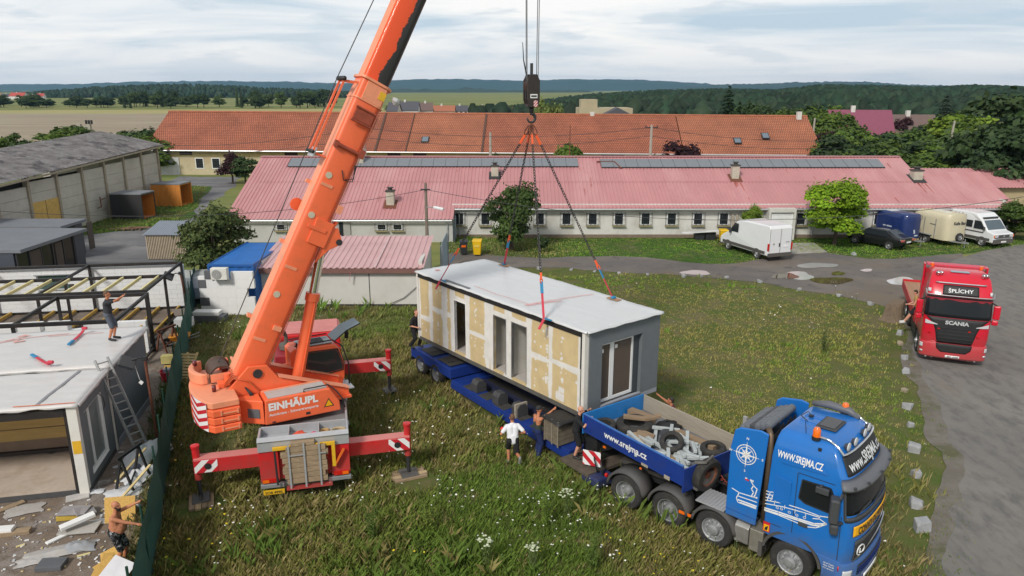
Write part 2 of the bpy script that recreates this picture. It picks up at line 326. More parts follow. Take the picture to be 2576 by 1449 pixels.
hill('hills', H_RIGHT, 1000, 1460, m_hill, rough=1, nx=120, ny=24, seed=5)
H_LEFT = [(60,246),(150,238),(230,232),(320,228),(400,225),(470,224),(560,227),(680,233),(800,238),(930,247)]
hill('hills', H_LEFT, 1300, 500, m_hill, rough=1.5, nx=70, ny=12, seed=6)
plaster = mat('white_plaster',(.62,.61,.57),.85,var=.10,scale=1.2,dirt=(.33,.30,.24),dirt_amt=.55,dirt_scale=.7)
plaster_g = mat('grey_plaster',(.50,.50,.48),.85,var=.10,scale=1.2,dirt=(.30,.27,.22),dirt_amt=.5,dirt_scale=.6)
pink = mat('pink_sheet_metal',(.49,.225,.23),.5,var=.12,scale=.5,dirt=(.55,.34,.335),dirt_amt=.6,dirt_scale=.25,spec=.5,stretch=(1,.25,.25))
pink_pale = mat('faded_pink_sheet_metal',(.58,.36,.36),.5,var=.10,scale=.7,dirt=(.45,.24,.24),dirt_amt=.5,dirt_scale=.5)
redtrim = mat('red_trim',(.42,.12,.11),.5)
brown = mat('brown_fascia',(.20,.10,.085),.6)
white_pvc = mat('white_frame',(.78,.79,.79),.35,var=.05)
dark_glass = glassy('dark_window_glass')
iron = mat('black_iron',(.03,.03,.032),.55)
steel = mat('galvanised_steel',(.45,.46,.47),.45,metal=.6,var=.15)
zinc = mat('zinc_gutter',(.55,.56,.57),.4,metal=.5)
sillm = mat('mossy_sill',(.28,.24,.12),.9)
concm = mat('chimney_plaster',(.48,.44,.36),.9,var=.2,dirt=(.25,.22,.18),dirt_amt=.5)
rust = mat('rust',(.16,.055,.03),.85,var=.35,scale=6)
darkwood = mat('charred_wood',(.025,.024,.025),.7,var=.3,scale=6,stretch=(1,1,.1))
larch = mat('orange_larch',(.55,.20,.03),.6,var=.25,scale=9,stretch=(1,1,.15))
pine = mat('pale_pine',(.62,.49,.24),.7,var=.2,scale=5)
osb = mat('osb_board',(.60,.36,.09),.7,var=.3,scale=30)
plywood = mat('worn_planks',(.33,.24,.15),.8,var=.3,scale=4,stretch=(1,5,5),dirt=(.18,.14,.10),dirt_amt=.6)
def corr_roof(name, x0, x1, ridge, eave, pitch, m, parent, h=.045, over=None):
 """corrugated sheet: trapezoid ribs across x, running from ridge (y,z) down to eave (y,z)"""
 mb = MB(); xs = []; x = x0
 while x < x1-1e-6:
  xs += [(x,0),(x+.45*pitch,0),(x+.58*pitch,h),(x+.87*pitch,h)]; x += pitch
 xs.append((x1,0)); rows = []
 for t in (0,.33,.66,1):
  y = ridge[0]+(eave[0]-ridge[0])*t; z = ridge[1]+(eave[1]-ridge[1])*t
  rows.append([(q[0], y, z+q[1]) for q in xs])
 mb.sheet(rows, 4, len(xs)); return mb.build(name, m, parent, solid=.012)
XL, XR, YE, ZE, YR, ZR = -22.2, 34.3, 57.6, 2.45, 66.0, 5.72
SL = (ZR-ZE)/(YR-YE)
stable = thing('stable_building','long white single storey building under a pink corrugated roof with solar panels','building',(0,0,0))
YW = 56.0; ZW = ZE-SL*(YE-YW)
mb = MB(); mb.box(-4.75,39.4,58.05,58.35,0,2.72); mb.box(-21.8,-21.5,56.3,75.6,0,1.95); mb.box(33.9,34.2,58.36,75.6,0,2.7)
mb.prism([(58.36,2.6),(66,5.6),(73.6,2.6)],'X',33.9,34.2); mb.prism([(57,2.2),(66,5.6),(75,2.2)],'X',-21.8,-21.5); mb.box(-21.5,34,75.3,75.6,0,2.5); mb.box(39.1,39.4,58.36,64,0,3)
mb.build('wall', plaster, stable)
mb = MB(); mb.box(-21.49,-4.6,56.3,56.6,0,1.92); mb.box(-4.9,-4.6,56.61,58.04,0,1.95); mb.build('wall', plaster_g, stable, label='dirty grey wall of the lower left wing')
mb = MB(); mb.box(-4.7,39.42,58.0,58.04,0,.28); mb.build('plinth', mat('damp_plinth',(.20,.15,.11),.95,var=.3,scale=4), stable)
roof = corr_roof('roof', -4.6, XR, (YR,ZR), (YE,ZE), .3, pink, stable)
corr_roof('roof', XL, -4.6, (YR,ZR), (YW,ZW), .3, pink, stable, label=None) if False else corr_roof('roof', XL, -4.62, (YR,ZR), (YW,ZW), .3, pink, stable)
corr_roof('roof', XL, XR, (YR,ZR-.01), (75.8,ZE-.1), .3, pink, stable)
corr_roof('roof', XR+.02, 39.8, (63.3,ZE+SL*(63.3-YE)), (YE,ZE), .3, pink, stable)
mb = MB(); mb.beam((XL-.02,YR,ZR+.06),(XR+.02,YR,ZR+.06),.45,.06); mb.build('ridge_cap', mat('pink_ridge',(.50,.24,.25),.5), stable)
mb = MB(); mb.beam((7.4,64.9,5.42),(8.9,64.9,5.42),.14,.1); mb.beam((8.9,64.9,5.42),(9.4,63.7,4.95),.1,.1); mb.build('flashing', rust, stable)
mb = MB(); mb.tube([(-4.55,YE-.06,ZE-.08),(39.8,YE-.06,ZE-.08)],.075,8); mb.tube([(-22,YW-.06,ZW-.08),(-4.6,YW-.06,ZW-.08)],.075,8)
for x in (-4.2,17.9,24.0,39.0): mb.tube([(x,YE-.02,ZE-.1),(x,YE+.35,ZE-.4),(x,YE+.38,.2)],.05,6)
for x in (-17.6,-5.0): mb.tube([(x,YW-.02,ZW-.1),(x,YW+.2,ZW-.3),(x,YW+.22,.2)],.05,6)
mb.build('gutter', zinc, stable)
mb = MB(); mb.beam((-2,YE-.02,ZE-.02),(20,YE-.02,ZE-.02),.05,.08); mb.build('eaves_board', redtrim, stable)
def stable_window(x, y, z0=1.05, w=.78, h=1.0):
 mb = MB(); t = .07
 mb.box(x-w/2,x+w/2,y-.03,y+.03,z0,z0+t); mb.box(x-w/2,x+w/2,y-.03,y+.03,z0+h-t,z0+h)
 mb.box(x-w/2,x-w/2+t,y-.03,y+.03,z0+t,z0+h-t); mb.box(x+w/2-t,x+w/2,y-.03,y+.03,z0+t,z0+h-t)
 o = mb.build('window', white_pvc, stable)
 mb = MB(); mb.box(x-w/2+t,x+w/2-t,y-.005,y+.02,z0+t,z0+h-t); mb.build('pane', dark_glass, o)
 mb = MB()
 for k in range(4): q = x-w/2-.12+(w+.24)*k/3; mb.tube([(q,y-.14,z0-.02),(q,y-.14,z0+h+.06)],.016,5)
 for k in range(3): q = z0+.05+(h-.1)*k/2; mb.tube([(x-w/2-.14,y-.14,q),(x+w/2+.14,y-.14,q)],.014,5)
 mb.build('window_bars', iron, o)
 mb = MB(); mb.box(x-w/2-.14,x+w/2+.14,y-.2,y-.035,z0-.10,z0-.02); mb.build('sill', sillm, o)
for px in (1155,1221,1358,1425,1491,1557,1624,1690,1756,1821,2015,2210,2337,2398,2488): stable_window(D(px,548,58).x, 58.0)
for px in (1150,1225): pass
for px, w in ((960,.75),(1000,.75),(708,.8)):
 q = D(px,572,56.27).x; stable_window(q, 56.26, .95, w, .5)
mb = MB(); q = D(865,578,56.2).x; mb.box(q-.5,q+.5,56.2,56.28,.0,1.75); dd = mb.build('door', mat('old_door',(.35,.34,.32),.8), stable)
mb = MB(); mb.box(q-.35,q-.05,56.17,56.195,.2,1.6); mb.build('pane', dark_glass, dd)
x0, x1 = D(1932,560,57.2).x, D(2000,560,57.2).x
mb = MB(); mb.box(x0,x0+.16,57.1,58.04,0,2.5); mb.box(x1-.16,x1,57.1,58.04,0,2.5); mb.box(x0+.16,x1-.16,57.1,58.04,2.2,2.5); mb.build('porch', plaster, stable)
mb = MB()
for k in range(18): mb.box(x0+.17,x1-.17,57.28+.015*(k%2),57.34,.12*k,.12*k+.118)
gd = mb.build('garage_door', white_pvc, stable)
mb = MB(); mb.box((x0+x1)/2-.2,(x0+x1)/2+.2,57.26,57.278,1.15,1.35); mb.build('handle', steel, gd)
def chimney(px, py, w, h, rustfoot=True, m=None, Y=None):
 d = _ray(px,py); best = None
 t = (CH-ZE+SL*YE)/(d[1]*SL-d[2]); q = Vector((d[0]*t, d[1]*t, CH+d[2]*t))
 mb = MB(); mb.box(q.x-w/2,q.x+w/2,q.y-w/2,q.y+w/2,q.z-.5,q.z+h); o = mb.build('chimney', m or concm, stable, bevel=.02)
 mb = MB(); mb.box(q.x-w/2-.06,q.x+w/2+.06,q.y-w/2-.06,q.y+w/2+.06,q.z+h+.002,q.z+h+.1); mb.tube([(q.x,q.y,q.z+h+.1),(q.x,q.y,q.z+h+.28)],w*.28,10); mb.tube([(q.x,q.y,q.z+h+.28),(q.x,q.y,q.z+h+.33)],w*.45,10); mb.build('cap', mat('sooty_cap',(.07,.065,.06),.9), o)
 mb = MB(); mb.sheet([[(q.x-w/2-.2,q.y-w/2-.45,q.z-SL*(w/2+.45)+.06),(q.x+w/2+.2,q.y-w/2-.45,q.z-SL*(w/2+.45)+.06)],[(q.x-w/2-.2,q.y+w/2+.2,q.z+SL*(w/2+.2)+.06),(q.x+w/2+.2,q.y+w/2+.2,q.z+SL*(w/2+.2)+.06)]],2,2); mb.build('flashing', rust if rustfoot else iron, o, solid=.01)
 return q
chimney(905,409,.75,.9); chimney(1245,441,.6,.75,False); chimney(1848,447,.6,1.0); chimney(983,513,.62,1.0); chimney(2304,449,.75,.65,False)
rz2 = lambda y: ZE+SL*(y-YE)+.052
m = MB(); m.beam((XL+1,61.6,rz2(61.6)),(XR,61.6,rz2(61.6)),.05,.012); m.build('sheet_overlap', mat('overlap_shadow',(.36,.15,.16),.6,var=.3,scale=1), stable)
r = random.Random(21); m = MB()
def run(x, y, l, w): m.sheet([[(x-w/2,y,rz2(y)),(x+w/2,y,rz2(y))],[(x-w*.15,y-l,rz2(y-l)),(x+w*.1,y-l,rz2(y-l))]],2,2)
for x_, y_ in ((D(983,513,59).x,59.2),(D(1848,447,62).x,62.2),(D(2304,449,62.2).x,62.0)):
 for k in range(5): run(x_+r.uniform(-.35,.35),y_-.6,r.uniform(.6,1.8),r.uniform(.06,.2))
for k in range(26): run(r.uniform(XL+3,XR-1),r.uniform(59,65),r.uniform(.3,1.2),r.uniform(.03,.10))
m.build('rust_stain', mat('rust_run',(.40,.12,.10),.7,var=.3,scale=3), stable)
def solar(px0, px1, n, y0, y1):
 a = D(px0,412,64.3).x; b = D(px1,414,64.3).x; w = (b-a)/n
 zt = lambda y: ZE+SL*(y-YE)+.14
 mb = MB(); mb.add([(-w/2+.01,y0,zt(y0)),(w/2-.01,y0,zt(y0)),(w/2-.01,y1,zt(y1)),(-w/2+.01,y1,zt(y1)),(-w/2+.01,y0,zt(y0)-.05),(w/2-.01,y0,zt(y0)-.05),(w/2-.01,y1,zt(y1)-.05),(-w/2+.01,y1,zt(y1)-.05)],[(0,1,2,3),(7,6,5,4),(0,4,5,1),(1,5,6,2),(2,6,7,3),(3,7,4,0)])
 first = mb.build('solar_panel', mat('solar_glass',(.19,.205,.225),.35,var=.12,spec=.5), stable, loc=(a+w/2,0,0))
 mb = MB(); mb.beam((-w/2+.005,y0-.012,zt(y0)-.02),(w/2-.005,y0-.012,zt(y0)-.02),.02,.06); mb.beam((-w/2,y0,zt(y0)+.004),(-w/2,y1,zt(y1)+.004),.025,.012); mb.build('frame', iron, first)
 for k in range(1,n): dup(first, stable, loc=(a+w*(k+.5),0,0))
solar(724,1455,24,64.05,65.5); solar(1512,2222,23,63.9,65.35)
mb = MB(); mb.box(39.41,43.2,61.5,67,0,3.55); mb.build('wall', mat('beige_render',(.42,.34,.20),.9,var=.2), stable, label='beige wall of the right hand annex')
corr_roof('roof', 35.2, 43.9, (65.6,4.75), (61.0,3.62), .3, pink, stable)
def tile_mat(name, c1, c2, c3, sx=3.2, sz=3.2):
 m = bpy.data.materials.new(name); m.use_nodes = True; nt = m.node_tree; L = nt.links; b = nt.nodes['Principled BSDF']; b.inputs['Roughness'].default_value = .8
 uv = _n(nt,'ShaderNodeUVMap'); br = _n(nt,'ShaderNodeTexBrick', Scale=1.0); br.offset = .5
 br.inputs['Color1'].default_value = c4(c1); br.inputs['Color2'].default_value = c4(c2); br.inputs['Mortar'].default_value = c4(c3)
 br.inputs['Mortar Size'].default_value = .06; br.inputs['Brick Width'].default_value = .30; br.inputs['Row Height'].default_value = .42; br.inputs['Bias'].default_value = -.1; L.new(uv.outputs[0], br.inputs[0])
 nz = _n(nt,'ShaderNodeTexNoise', Scale=.22, Detail=8.0, Roughness=.7); L.new(uv.outputs[0], nz.inputs['Vector'])
 r = _n(nt,'ShaderNodeMapRange'); L.new(nz.outputs[0], r.inputs[0]); r.inputs[1].default_value = .3; r.inputs[2].default_value = .7; r.inputs[3].default_value = .72; r.inputs[4].default_value = 1.22
 hs = _n(nt,'ShaderNodeHueSaturation'); L.new(br.outputs[0], hs.inputs['Color']); L.new(r.outputs[0], hs.inputs['Value'])
 n2 = _n(nt,'ShaderNodeTexNoise', Scale=1.6, Detail=3.0); L.new(uv.outputs[0], n2.inputs['Vector'])
 r2 = _n(nt,'ShaderNodeMapRange'); L.new(n2.outputs[0], r2.inputs[0]); r2.inputs[1].default_value = .66; r2.inputs[2].default_value = .74; r2.inputs[4].default_value = .7
 mx = _n(nt,'ShaderNodeMix', data_type='RGBA'); L.new(r2.outputs[0], mx.inputs[0]); L.new(hs.outputs[0], mx.inputs[6]); mx.inputs[7].default_value = (.17,.085,.05,1); L.new(mx.outputs[2], b.inputs['Base Color'])
 bp = _n(nt,'ShaderNodeBump', Strength=.5, Distance=.05); L.new(br.outputs['Fac'], bp.inputs['Height']); bp.invert = True; L.new(bp.outputs[0], b.inputs['Normal'])
 return m
def uv_quad(name, quads, m, parent, label=None):
 """quads with metre-scaled uv (u along the first edge)"""
 me = bpy.data.meshes.new(name); vs = []; fs = []; uvs = []
 for a, b2, c2, d in quads:
  n = len(vs); vs += [a,b2,c2,d]; fs.append((n,n+1,n+2,n+3)); A = Vector(a); u = (Vector(b2)-A).normalized()
  nn = u.cross(Vector(d)-A).normalized(); v = nn.cross(u)
  uvs += [((Vector(p)-A).dot(u)+A.x, (Vector(p)-A).dot(v)) for p in (a,b2,c2,d)]
 me.from_pydata([tuple(p) for p in vs],[],fs); l = me.uv_layers.new(name='UVMap')
 for i, p in enumerate(uvs): l.data[i].uv = p
 me.materials.append(m); o = mobj(name, me, parent)
 if label: o['label'] = label
 return o
barn = thing('tile_roofed_barn','long old barn with a red clay tile roof behind the pink roofed building','barn',(0,0,0))
BA, BB = Vector((-50.4,103.5,0)), Vector((41.0,99.3,0)); bx = (BB-BA).normalized(); by = Vector((-bx.y,bx.x,0)); BL = (BB-BA).length
def bp_(u, v, z): q = BA+bx*u+by*v; return (q.x,q.y,z)
ez = lambda u: 3.5-.35*u/BL
rz_ = lambda u: 8.35-.55*u/BL
m_tile = tile_mat('clay_tiles',(.46,.155,.078),(.36,.115,.06),(.17,.05,.03)); m_tile2 = tile_mat('newer_clay_tiles',(.49,.175,.085),(.41,.145,.075),(.2,.07,.04))
cuts = [0,31.8,36.0,46.4,73.5,BL]
for i in range(5):
 a, b_ = cuts[i]+(.05 if i else -.5), cuts[i+1]-(.05 if i < 4 else -.5)
 uv_quad('roof', [(bp_(a,-.7,ez(a)-.1),bp_(b_,-.7,ez(b_)-.1),bp_(b_,7.8,rz_(b_)),bp_(a,7.8,rz_(a)))], (m_tile,m_tile,m_tile2,m_tile,m_tile2)[i], barn)
uv_quad('roof', [(bp_(BL+.5,16.3,ez(BL)-.1),bp_(-.5,16.3,ez(0)-.1),bp_(-.5,7.8,rz_(0)-.02),bp_(BL+.5,7.8,rz_(BL)-.02))], m_tile, barn)
mb = MB()
for i in (1,2,3): u = cuts[i]; mb.beam(bp_(u,-.75,ez(u)-.06),bp_(u,7.8,rz_(u)+.05),.28 if i != 2 else .12,.16)
mb.build('parapet', mat('dark_seam',(.10,.055,.04),.9), barn)
mb = MB(); mb.tube([bp_(-.5,7.8,rz_(0)+.02),bp_(BL+.5,7.8,rz_(BL)+.02)],.16,8); mb.build('ridge_tiles', m_tile and mat('ridge_clay',(.36,.13,.07),.85,var=.3,scale=2), barn)
m_peel = mat('peeling_plaster',(.50,.43,.28),.9,var=.2,scale=.9,dirt=(.36,.24,.12),dirt_amt=.95,dirt_scale=.45)
m_yel = mat('yellow_render',(.48,.39,.17),.9,var=.2,scale=1)
mb = MB()
mb.hexa([bp_(0,0,0),bp_(BL,0,0),bp_(BL,.4,0),bp_(0,.4,0)],[bp_(0,0,3.45),bp_(BL,0,3.1),bp_(BL,.4,3.1),bp_(0,.4,3.45)])
for u in (0,BL-.4):
 q = u+.001; a = [bp_(q,.41,0),bp_(q,15.5,0),bp_(q,15.5,3.2),bp_(q,7.8,7.7),bp_(q,.41,3.2)]; b_ = [bp_(q+.4,v,z) for v,z in ((.41,0),(15.5,0),(15.5,3.2),(7.8,7.7),(.41,3.2))]
 mb.add(a+b_, [(0,1,2,3,4),(9,8,7,6,5),(0,5,6,1),(1,6,7,2),(2,7,8,3),(3,8,9,4),(4,9,5,0)])
mb.build('wall', m_peel, barn)
mb = MB(); mb.hexa([bp_(0.02,-.03,2.55),bp_(BL,-.03,2.55),bp_(BL,-.003,2.55),bp_(.02,-.003,2.55)],[bp_(0.02,-.03,3.3),bp_(BL,-.03,3.0),bp_(BL,-.003,3.0),bp_(.02,-.003,3.3)]); mb.build('frieze', m_yel, barn)
mb = MB(); mb.tube([bp_(-.5,-.85,3.4),bp_(BL+.5,-.85,3.05)],.09,8); mb.build('gutter', zinc, barn)
def barn_window(px, py, w, h, bars=True):
 q = D(px,py,103); u = (Vector((q.x,q.y,0))-BA).dot(bx); z = q.z
 mb = MB(); a = bp_(u,0,z); T = Matrix.Translation(a) @ Matrix.Rotation(math.atan2(bx.y,bx.x),4,'Z'); mb.T = T
 mb.box(-w/2,w/2,-.06,.02,-h/2,-h/2+.1); mb.box(-w/2,w/2,-.06,.02,h/2-.1,h/2); mb.box(-w/2,-w/2+.1,-.06,.02,-h/2+.1,h/2-.1); mb.box(w/2-.1,w/2,-.06,.02,-h/2+.1,h/2-.1)
 o = mb.build('window', white_pvc, barn)
 mb = MB(); mb.T = T; mb.box(-w/2+.1,w/2-.1,-.02,.01,-h/2+.1,h/2-.1); mb.build('pane', dark_glass, o)
 mb = MB(); mb.T = T
 for k in (1,2): mb.box(-w/2+w*k/3-.015,-w/2+w*k/3+.015,-.05,-.025,-h/2+.1,h/2-.1)
 for k in (1,2,3): mb.box(-w/2+.1,w/2-.1,-.052,-.028,-h/2+h*k/4-.015,-h/2+h*k/4+.015)
 mb.build('window_bars', iron, o)
barn_window(501,411,1.2,1.5); barn_window(543,411,1.2,1.5); barn_window(1932,389,1.4,.8)
mb = MB()
for px in (465,735,830,995,1060,1525,1550):
 q = D(px,384,103); u = (Vector((q.x,q.y,0))-BA).dot(bx); mb.T = Matrix.Translation(bp_(u,0,q.z)) @ Matrix.Rotation(math.atan2(bx.y,bx.x),4,'Z'); mb.box(-.9,.9,-.05,-.035,-.35,.4)
mb.build('hatch', mat('dark_boards',(.05,.03,.022),.9), barn)
q = D(428,421,103.2); mb = MB(); mb.box(q.x-1.3,q.x+1.3,103.2,103.3,0,2.4); mb.build('door', mat('pale_door',(.52,.53,.53),.6), barn)
def skylight(px, py, w, h):
 d = _ray(px,py); n = Vector(bx).cross(Vector(bp_(0,7.8,rz_(0)))-Vector(bp_(0,-.7,ez(0)-.1))).normalized(); p0 = Vector(bp_(40,-.7,ez(40)-.1))
 t = (p0-Vector((0,0,CH))).dot(n)/Vector(d).dot(n); q = Vector((0,0,CH))+Vector(d)*t; v = n.cross(bx)
 if v.z < 0: v = -v
 nn = bx.cross(v)
 def r(mb, w_, h_, a, b_):
  A = [q+bx*sx*w_/2+v*sy*h_/2+nn*a for sx,sy in ((-1,-1),(1,-1),(1,1),(-1,1))]; mb.hexa(A,[x+nn*(b_-a) for x in A])
 mb = MB(); r(mb,w,h,.02,.14); o = mb.build('skylight', iron, barn)
 mb = MB(); r(mb,w-.2,h-.2,.141,.16); mb.build('pane', glassy('sky_glass',(.16,.2,.24),.08), o)
skylight(1070,352,1.0,1.3); skylight(1855,355,1.0,1.3); skylight(1925,343,1.0,1.3)
mb = MB(); q = D(1489,305,108.5); mb.box(q.x-.3,q.x+.3,q.y-.3,q.y+.3,q.z-1.2,q.z+1.3); o = mb.build('chimney', plaster, barn)
q = D(2010,290,106.5); mb = MB(); mb.box(q.x-.3,q.x+.3,q.y-.3,q.y+.3,q.z-.6,q.z+.5); mb.build('chimney', plaster, barn)
cbarn = thing('concrete_barn','long grey barn of concrete panels with a mottled corrugated roof','barn')
pan = mat('concrete_panel',(.52,.49,.43),.92,var=.14,scale=1.1,dirt=(.24,.22,.19),dirt_amt=.6,dirt_scale=.55,bump=.1)
pil = mat('concrete_post',(.34,.29,.22),.9,var=.2)
fz = lambda y: 4.7+(y-47.5)*.037
posts = [49.4,53.0,56.7,60.4,64.1,67.7,71.2,74.7,78.3]
mb = MB(); gaps = MB()
for a, b_ in zip(posts[:-1],posts[1:]):
 if a == 56.7: continue
 for k in range(5):
  zt = (fz(a)-.62)/5; mb.box(-37.55,-37.35+.012*((k*7+int(a))%3),a+.14,b_-.14,k*zt+.01,(k+1)*zt-.01)
a, b_ = 56.7, 60.4
for k in range(3,5): zt = (fz(a)-.45)/5; mb.box(-37.55,-37.35,a+.14,b_-.14,k*zt+.01,(k+1)*zt-.01)
mb.box(-37.6,-37.56,45,78.4,0,4.0)
mb.build('wall_panel', pan, cbarn)
mb = MB(); mb.box(-49.5,-37.7,78.0,78.3,0,5.3); mb.build('wall_panel', pan, cbarn)
for y in posts:
 mb = MB(); mb.box(-37.6,-37.2,y-.13,y+.13,0,fz(y)-.02); mb.build('post', pil, cbarn)
mb = MB(); mb.box(-37.34,-37.28,56.86,60.25,.05,2.95); wd = mb.build('door', mat('yellow_plywood',(.58,.37,.10),.7,var=.2,scale=3), cbarn)
mb = MB(); mb.box(-37.29,-37.262,58.53,58.56,.05,2.95); mb.build('seam', iron, wd)
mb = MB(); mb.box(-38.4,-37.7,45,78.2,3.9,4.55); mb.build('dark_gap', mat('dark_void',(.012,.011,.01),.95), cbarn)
mb = MB(); rows = []
for j in range(0,181):
 y = 45+33.8*j/180; zc = .05*(j%2); rows.append([(-36.75,y,fz(y)+.02+zc),(-40,y,fz(y)+.78+zc),(-43.2,y,fz(y)+1.38+zc)])
mb.sheet(rows,181,3); rows2 = [[(-43.2,r[2][1],r[2][2]),(-50,r[2][1],r[0][2])] for r in rows]; mb.sheet(rows2,181,2)
m_eter = ground_mat('lichen_fibre_cement',[(.145,.135,.135),(.22,.21,.21),(.075,.07,.072),(.30,.29,.27)],[1.1,.6,3.5],rough=.95,thr=((.42,.6),(.5,.62),(.6,.7)),bump=.3,bscale=10)
mb.build('roof', m_eter, cbarn, solid=.03)
mb = MB(); mb.beam((-36.72,45,fz(45)-.1),(-36.72,78.8,fz(78.8)-.1),.08,.14); mb.build('eaves_beam', pil, cbarn)
mb = MB(); mb.tube([(-37.2,65.6,1.2),(-36.9,65.7,1.3),(-36.9,65.7,2.2)],.05,6); mb.tube([(-36.9,65.7,1.9),(-36.9,66.6,2.0)],.03,6); mb.build('pipe', rust, cbarn)
wk = thing('workshop','low white building with a faded pink roof and brown fascia behind the crane','building')
X0, X1, Y0, Y1 = -13.8, -4.9, 38.75, 43.7
cream = mat('cream_panel',(.60,.585,.55),.75,var=.05,scale=.8,dirt=(.46,.42,.36),dirt_amt=.4,dirt_scale=.5)
mb = MB(); mb.box(X0,X1,Y0,Y0+.2,.12,1.93); mb.box(X0,X0+.2,Y0+.21,Y1,0,2.5); mb.box(X1-.2,X1,Y0+.21,Y1,0,2.5); mb.box(X0+.2,X1-.2,Y1-.2,Y1,0,2.7); mb.build('wall', cream, wk)
mb = MB(); mb.box(X0,X1,Y0+.02,Y0+.2,0,.115); mb.build('plinth', mat('bitumen',(.04,.04,.042),.9), wk)
mb = MB();
for px in (860,456/.644*1.0): pass
for px in (930,795): q = D(px,730,Y0).x; mb.box(q-.02,q+.02,Y0-.012,Y0-.003,.12,1.92)
mb.build('joint_strip', iron, wk)
mb = MB(); mb.box(X0-.1,X1+.1,Y0-.25,Y0-.2,1.92,2.2); mb.box(X0-.1,X1+.1,Y0-.2,Y0-.003,1.92,1.95); mb.build('fascia', brown, wk)
corr_roof('roof', X0-.15, X1+.12, (Y1+.2,2.9), (Y0-.27,2.2), .33, pink_pale, wk, h=.05)
for q in (.36,.72):
 x = X0+(X1-X0)*q; mb = MB(); mb.beam((x,Y0-.26,2.26),(x,Y1+.1,2.94),.12,.05); mb.build('roof_joint', mat('pale_joint',(.58,.40,.40),.5), wk)
x = D(742,727,Y0).x; mb = MB(); mb.box(x-.45,x+.28,Y0-.04,Y0-.003,.95,1.7); o = mb.build('window', white_pvc, wk)
mb = MB(); mb.box(x-.37,x+.2,Y0-.05,Y0-.041,1.02,1.63); mb.build('pane', glassy('green_glass',(.25,.34,.33),.15), o)
mb = MB(); mb.tube([(x-.4,Y0-.09,1.2),(x+.25,Y0-.09,1.2)],.012,5); mb.tube([(x-.4,Y0-.09,1.45),(x+.25,Y0-.09,1.45)],.012,5); mb.build('window_bars', iron, o)
mb = MB(); mb.tube([(-5.0,Y0-.03,1.9),(-5.2,Y0-.05,1.1),(-5.9,Y0-.06,.5),(-6.8,Y0-.08,.1)],.018,6); mb.build('cable', iron, wk)
for xq in (-13.75,-8.7):
 mb = MB(); mb.beam((xq,Y0-.28,2.0),(xq-.1,Y0-.3,1.5),.06,.02); mb.build('strap', mat('faded_strap',(.62,.22,.25),.8), wk)
scr = thing('metal_screen','upright grey blue corrugated sheet screen beside the white workshop','screen',(-4.35,43.5,0))
mb = MB(); rows = [[(.05*(j%2),j*.1,0),(.05*(j%2),j*.1,2.35)] for j in range(46)]; mb.sheet(rows,46,2); mb.build('sheet', mat('grey_blue_sheet',(.30,.38,.44),.5,var=.15), scr, solid=.01)
mb = MB(); mb.box(.08,.14,0,.06,0,2.5); mb.box(.08,.14,4.4,4.46,0,2.5); mb.build('post', steel, scr)
scr2 = thing('metal_screen','tall narrow grey blue sheet at the step of the long white wall','screen',(-4.5,56.0,0))
mb = MB(); rows = [[(.05*(j%2),j*.1,0),(.05*(j%2),j*.1,1.9)] for j in range(20)]; mb.sheet(rows,20,2); mb.build('sheet', MATS['grey_blue_sheet'], scr2, solid=.01)
mb = MB(); mb.box(.06,.12,-.08,-.02,0,2.3); mb.build('post', iron, scr2)
bluec = mat('container_blue',(.02,.13,.42),.5,var=.12,scale=1.5,dirt=(.04,.10,.22),dirt_amt=.5)
ct = thing('shipping_container','blue shipping container standing behind white and grey foam blocks','container',(-14.85,37.7,0))
mb = MB(); n = 44
rows = []
for j in range(n+1): rows.append([(-1.16,.1+j*5.85/n,2.55+.03*(j%2)),(1.16,.1+j*5.85/n,2.55+.03*(j%2))])
mb.sheet(rows,n+1,2); mb.build('roof', bluec, ct, solid=.01)
mb = MB()
for sx in (-1.18,1.18):
 rows = [[(sx+.03*((j//2)%2),.1+j*5.85/n,.15),(sx+.03*((j//2)%2),.1+j*5.85/n,2.5)] for j in range(n+1)]; mb.sheet(rows,n+1,2)
rows = [[(-1.15+j*2.3/20,.06+.03*((j//2)%2),.15),(-1.15+j*2.3/20,.06+.03*((j//2)%2),2.5)] for j in range(21)]; mb.sheet(rows,21,2)
mb.box(-1.15,1.15,5.98,6.0,.1,2.5); mb.build('side', bluec, ct, solid=.01)
mb = MB()
for x in (-1.21,1.11):
 for y in (0,5.95): mb.box(x,x+.1,y,y+.1,0,2.6)
for x in (-1.21,1.11): mb.box(x,x+.1,.101,5.949,2.5,2.6); mb.box(x,x+.1,.101,5.949,0,.14)
mb.box(-1.109,1.109,0,.1,2.48,2.6); mb.box(-1.109,1.109,0,.1,0,.14); mb.build('frame', mat('container_rail',(.015,.10,.34),.5), ct)
eps = mat('white_foam',(.78,.78,.77),.8,var=.04); epsg = mat('grey_foam',(.11,.115,.125),.85,var=.15)
iw = thing('insulation_wall','wall of white and dark grey foam blocks in front of the blue container','wall',(-15.0,37.1,0))
r = random.Random(4)
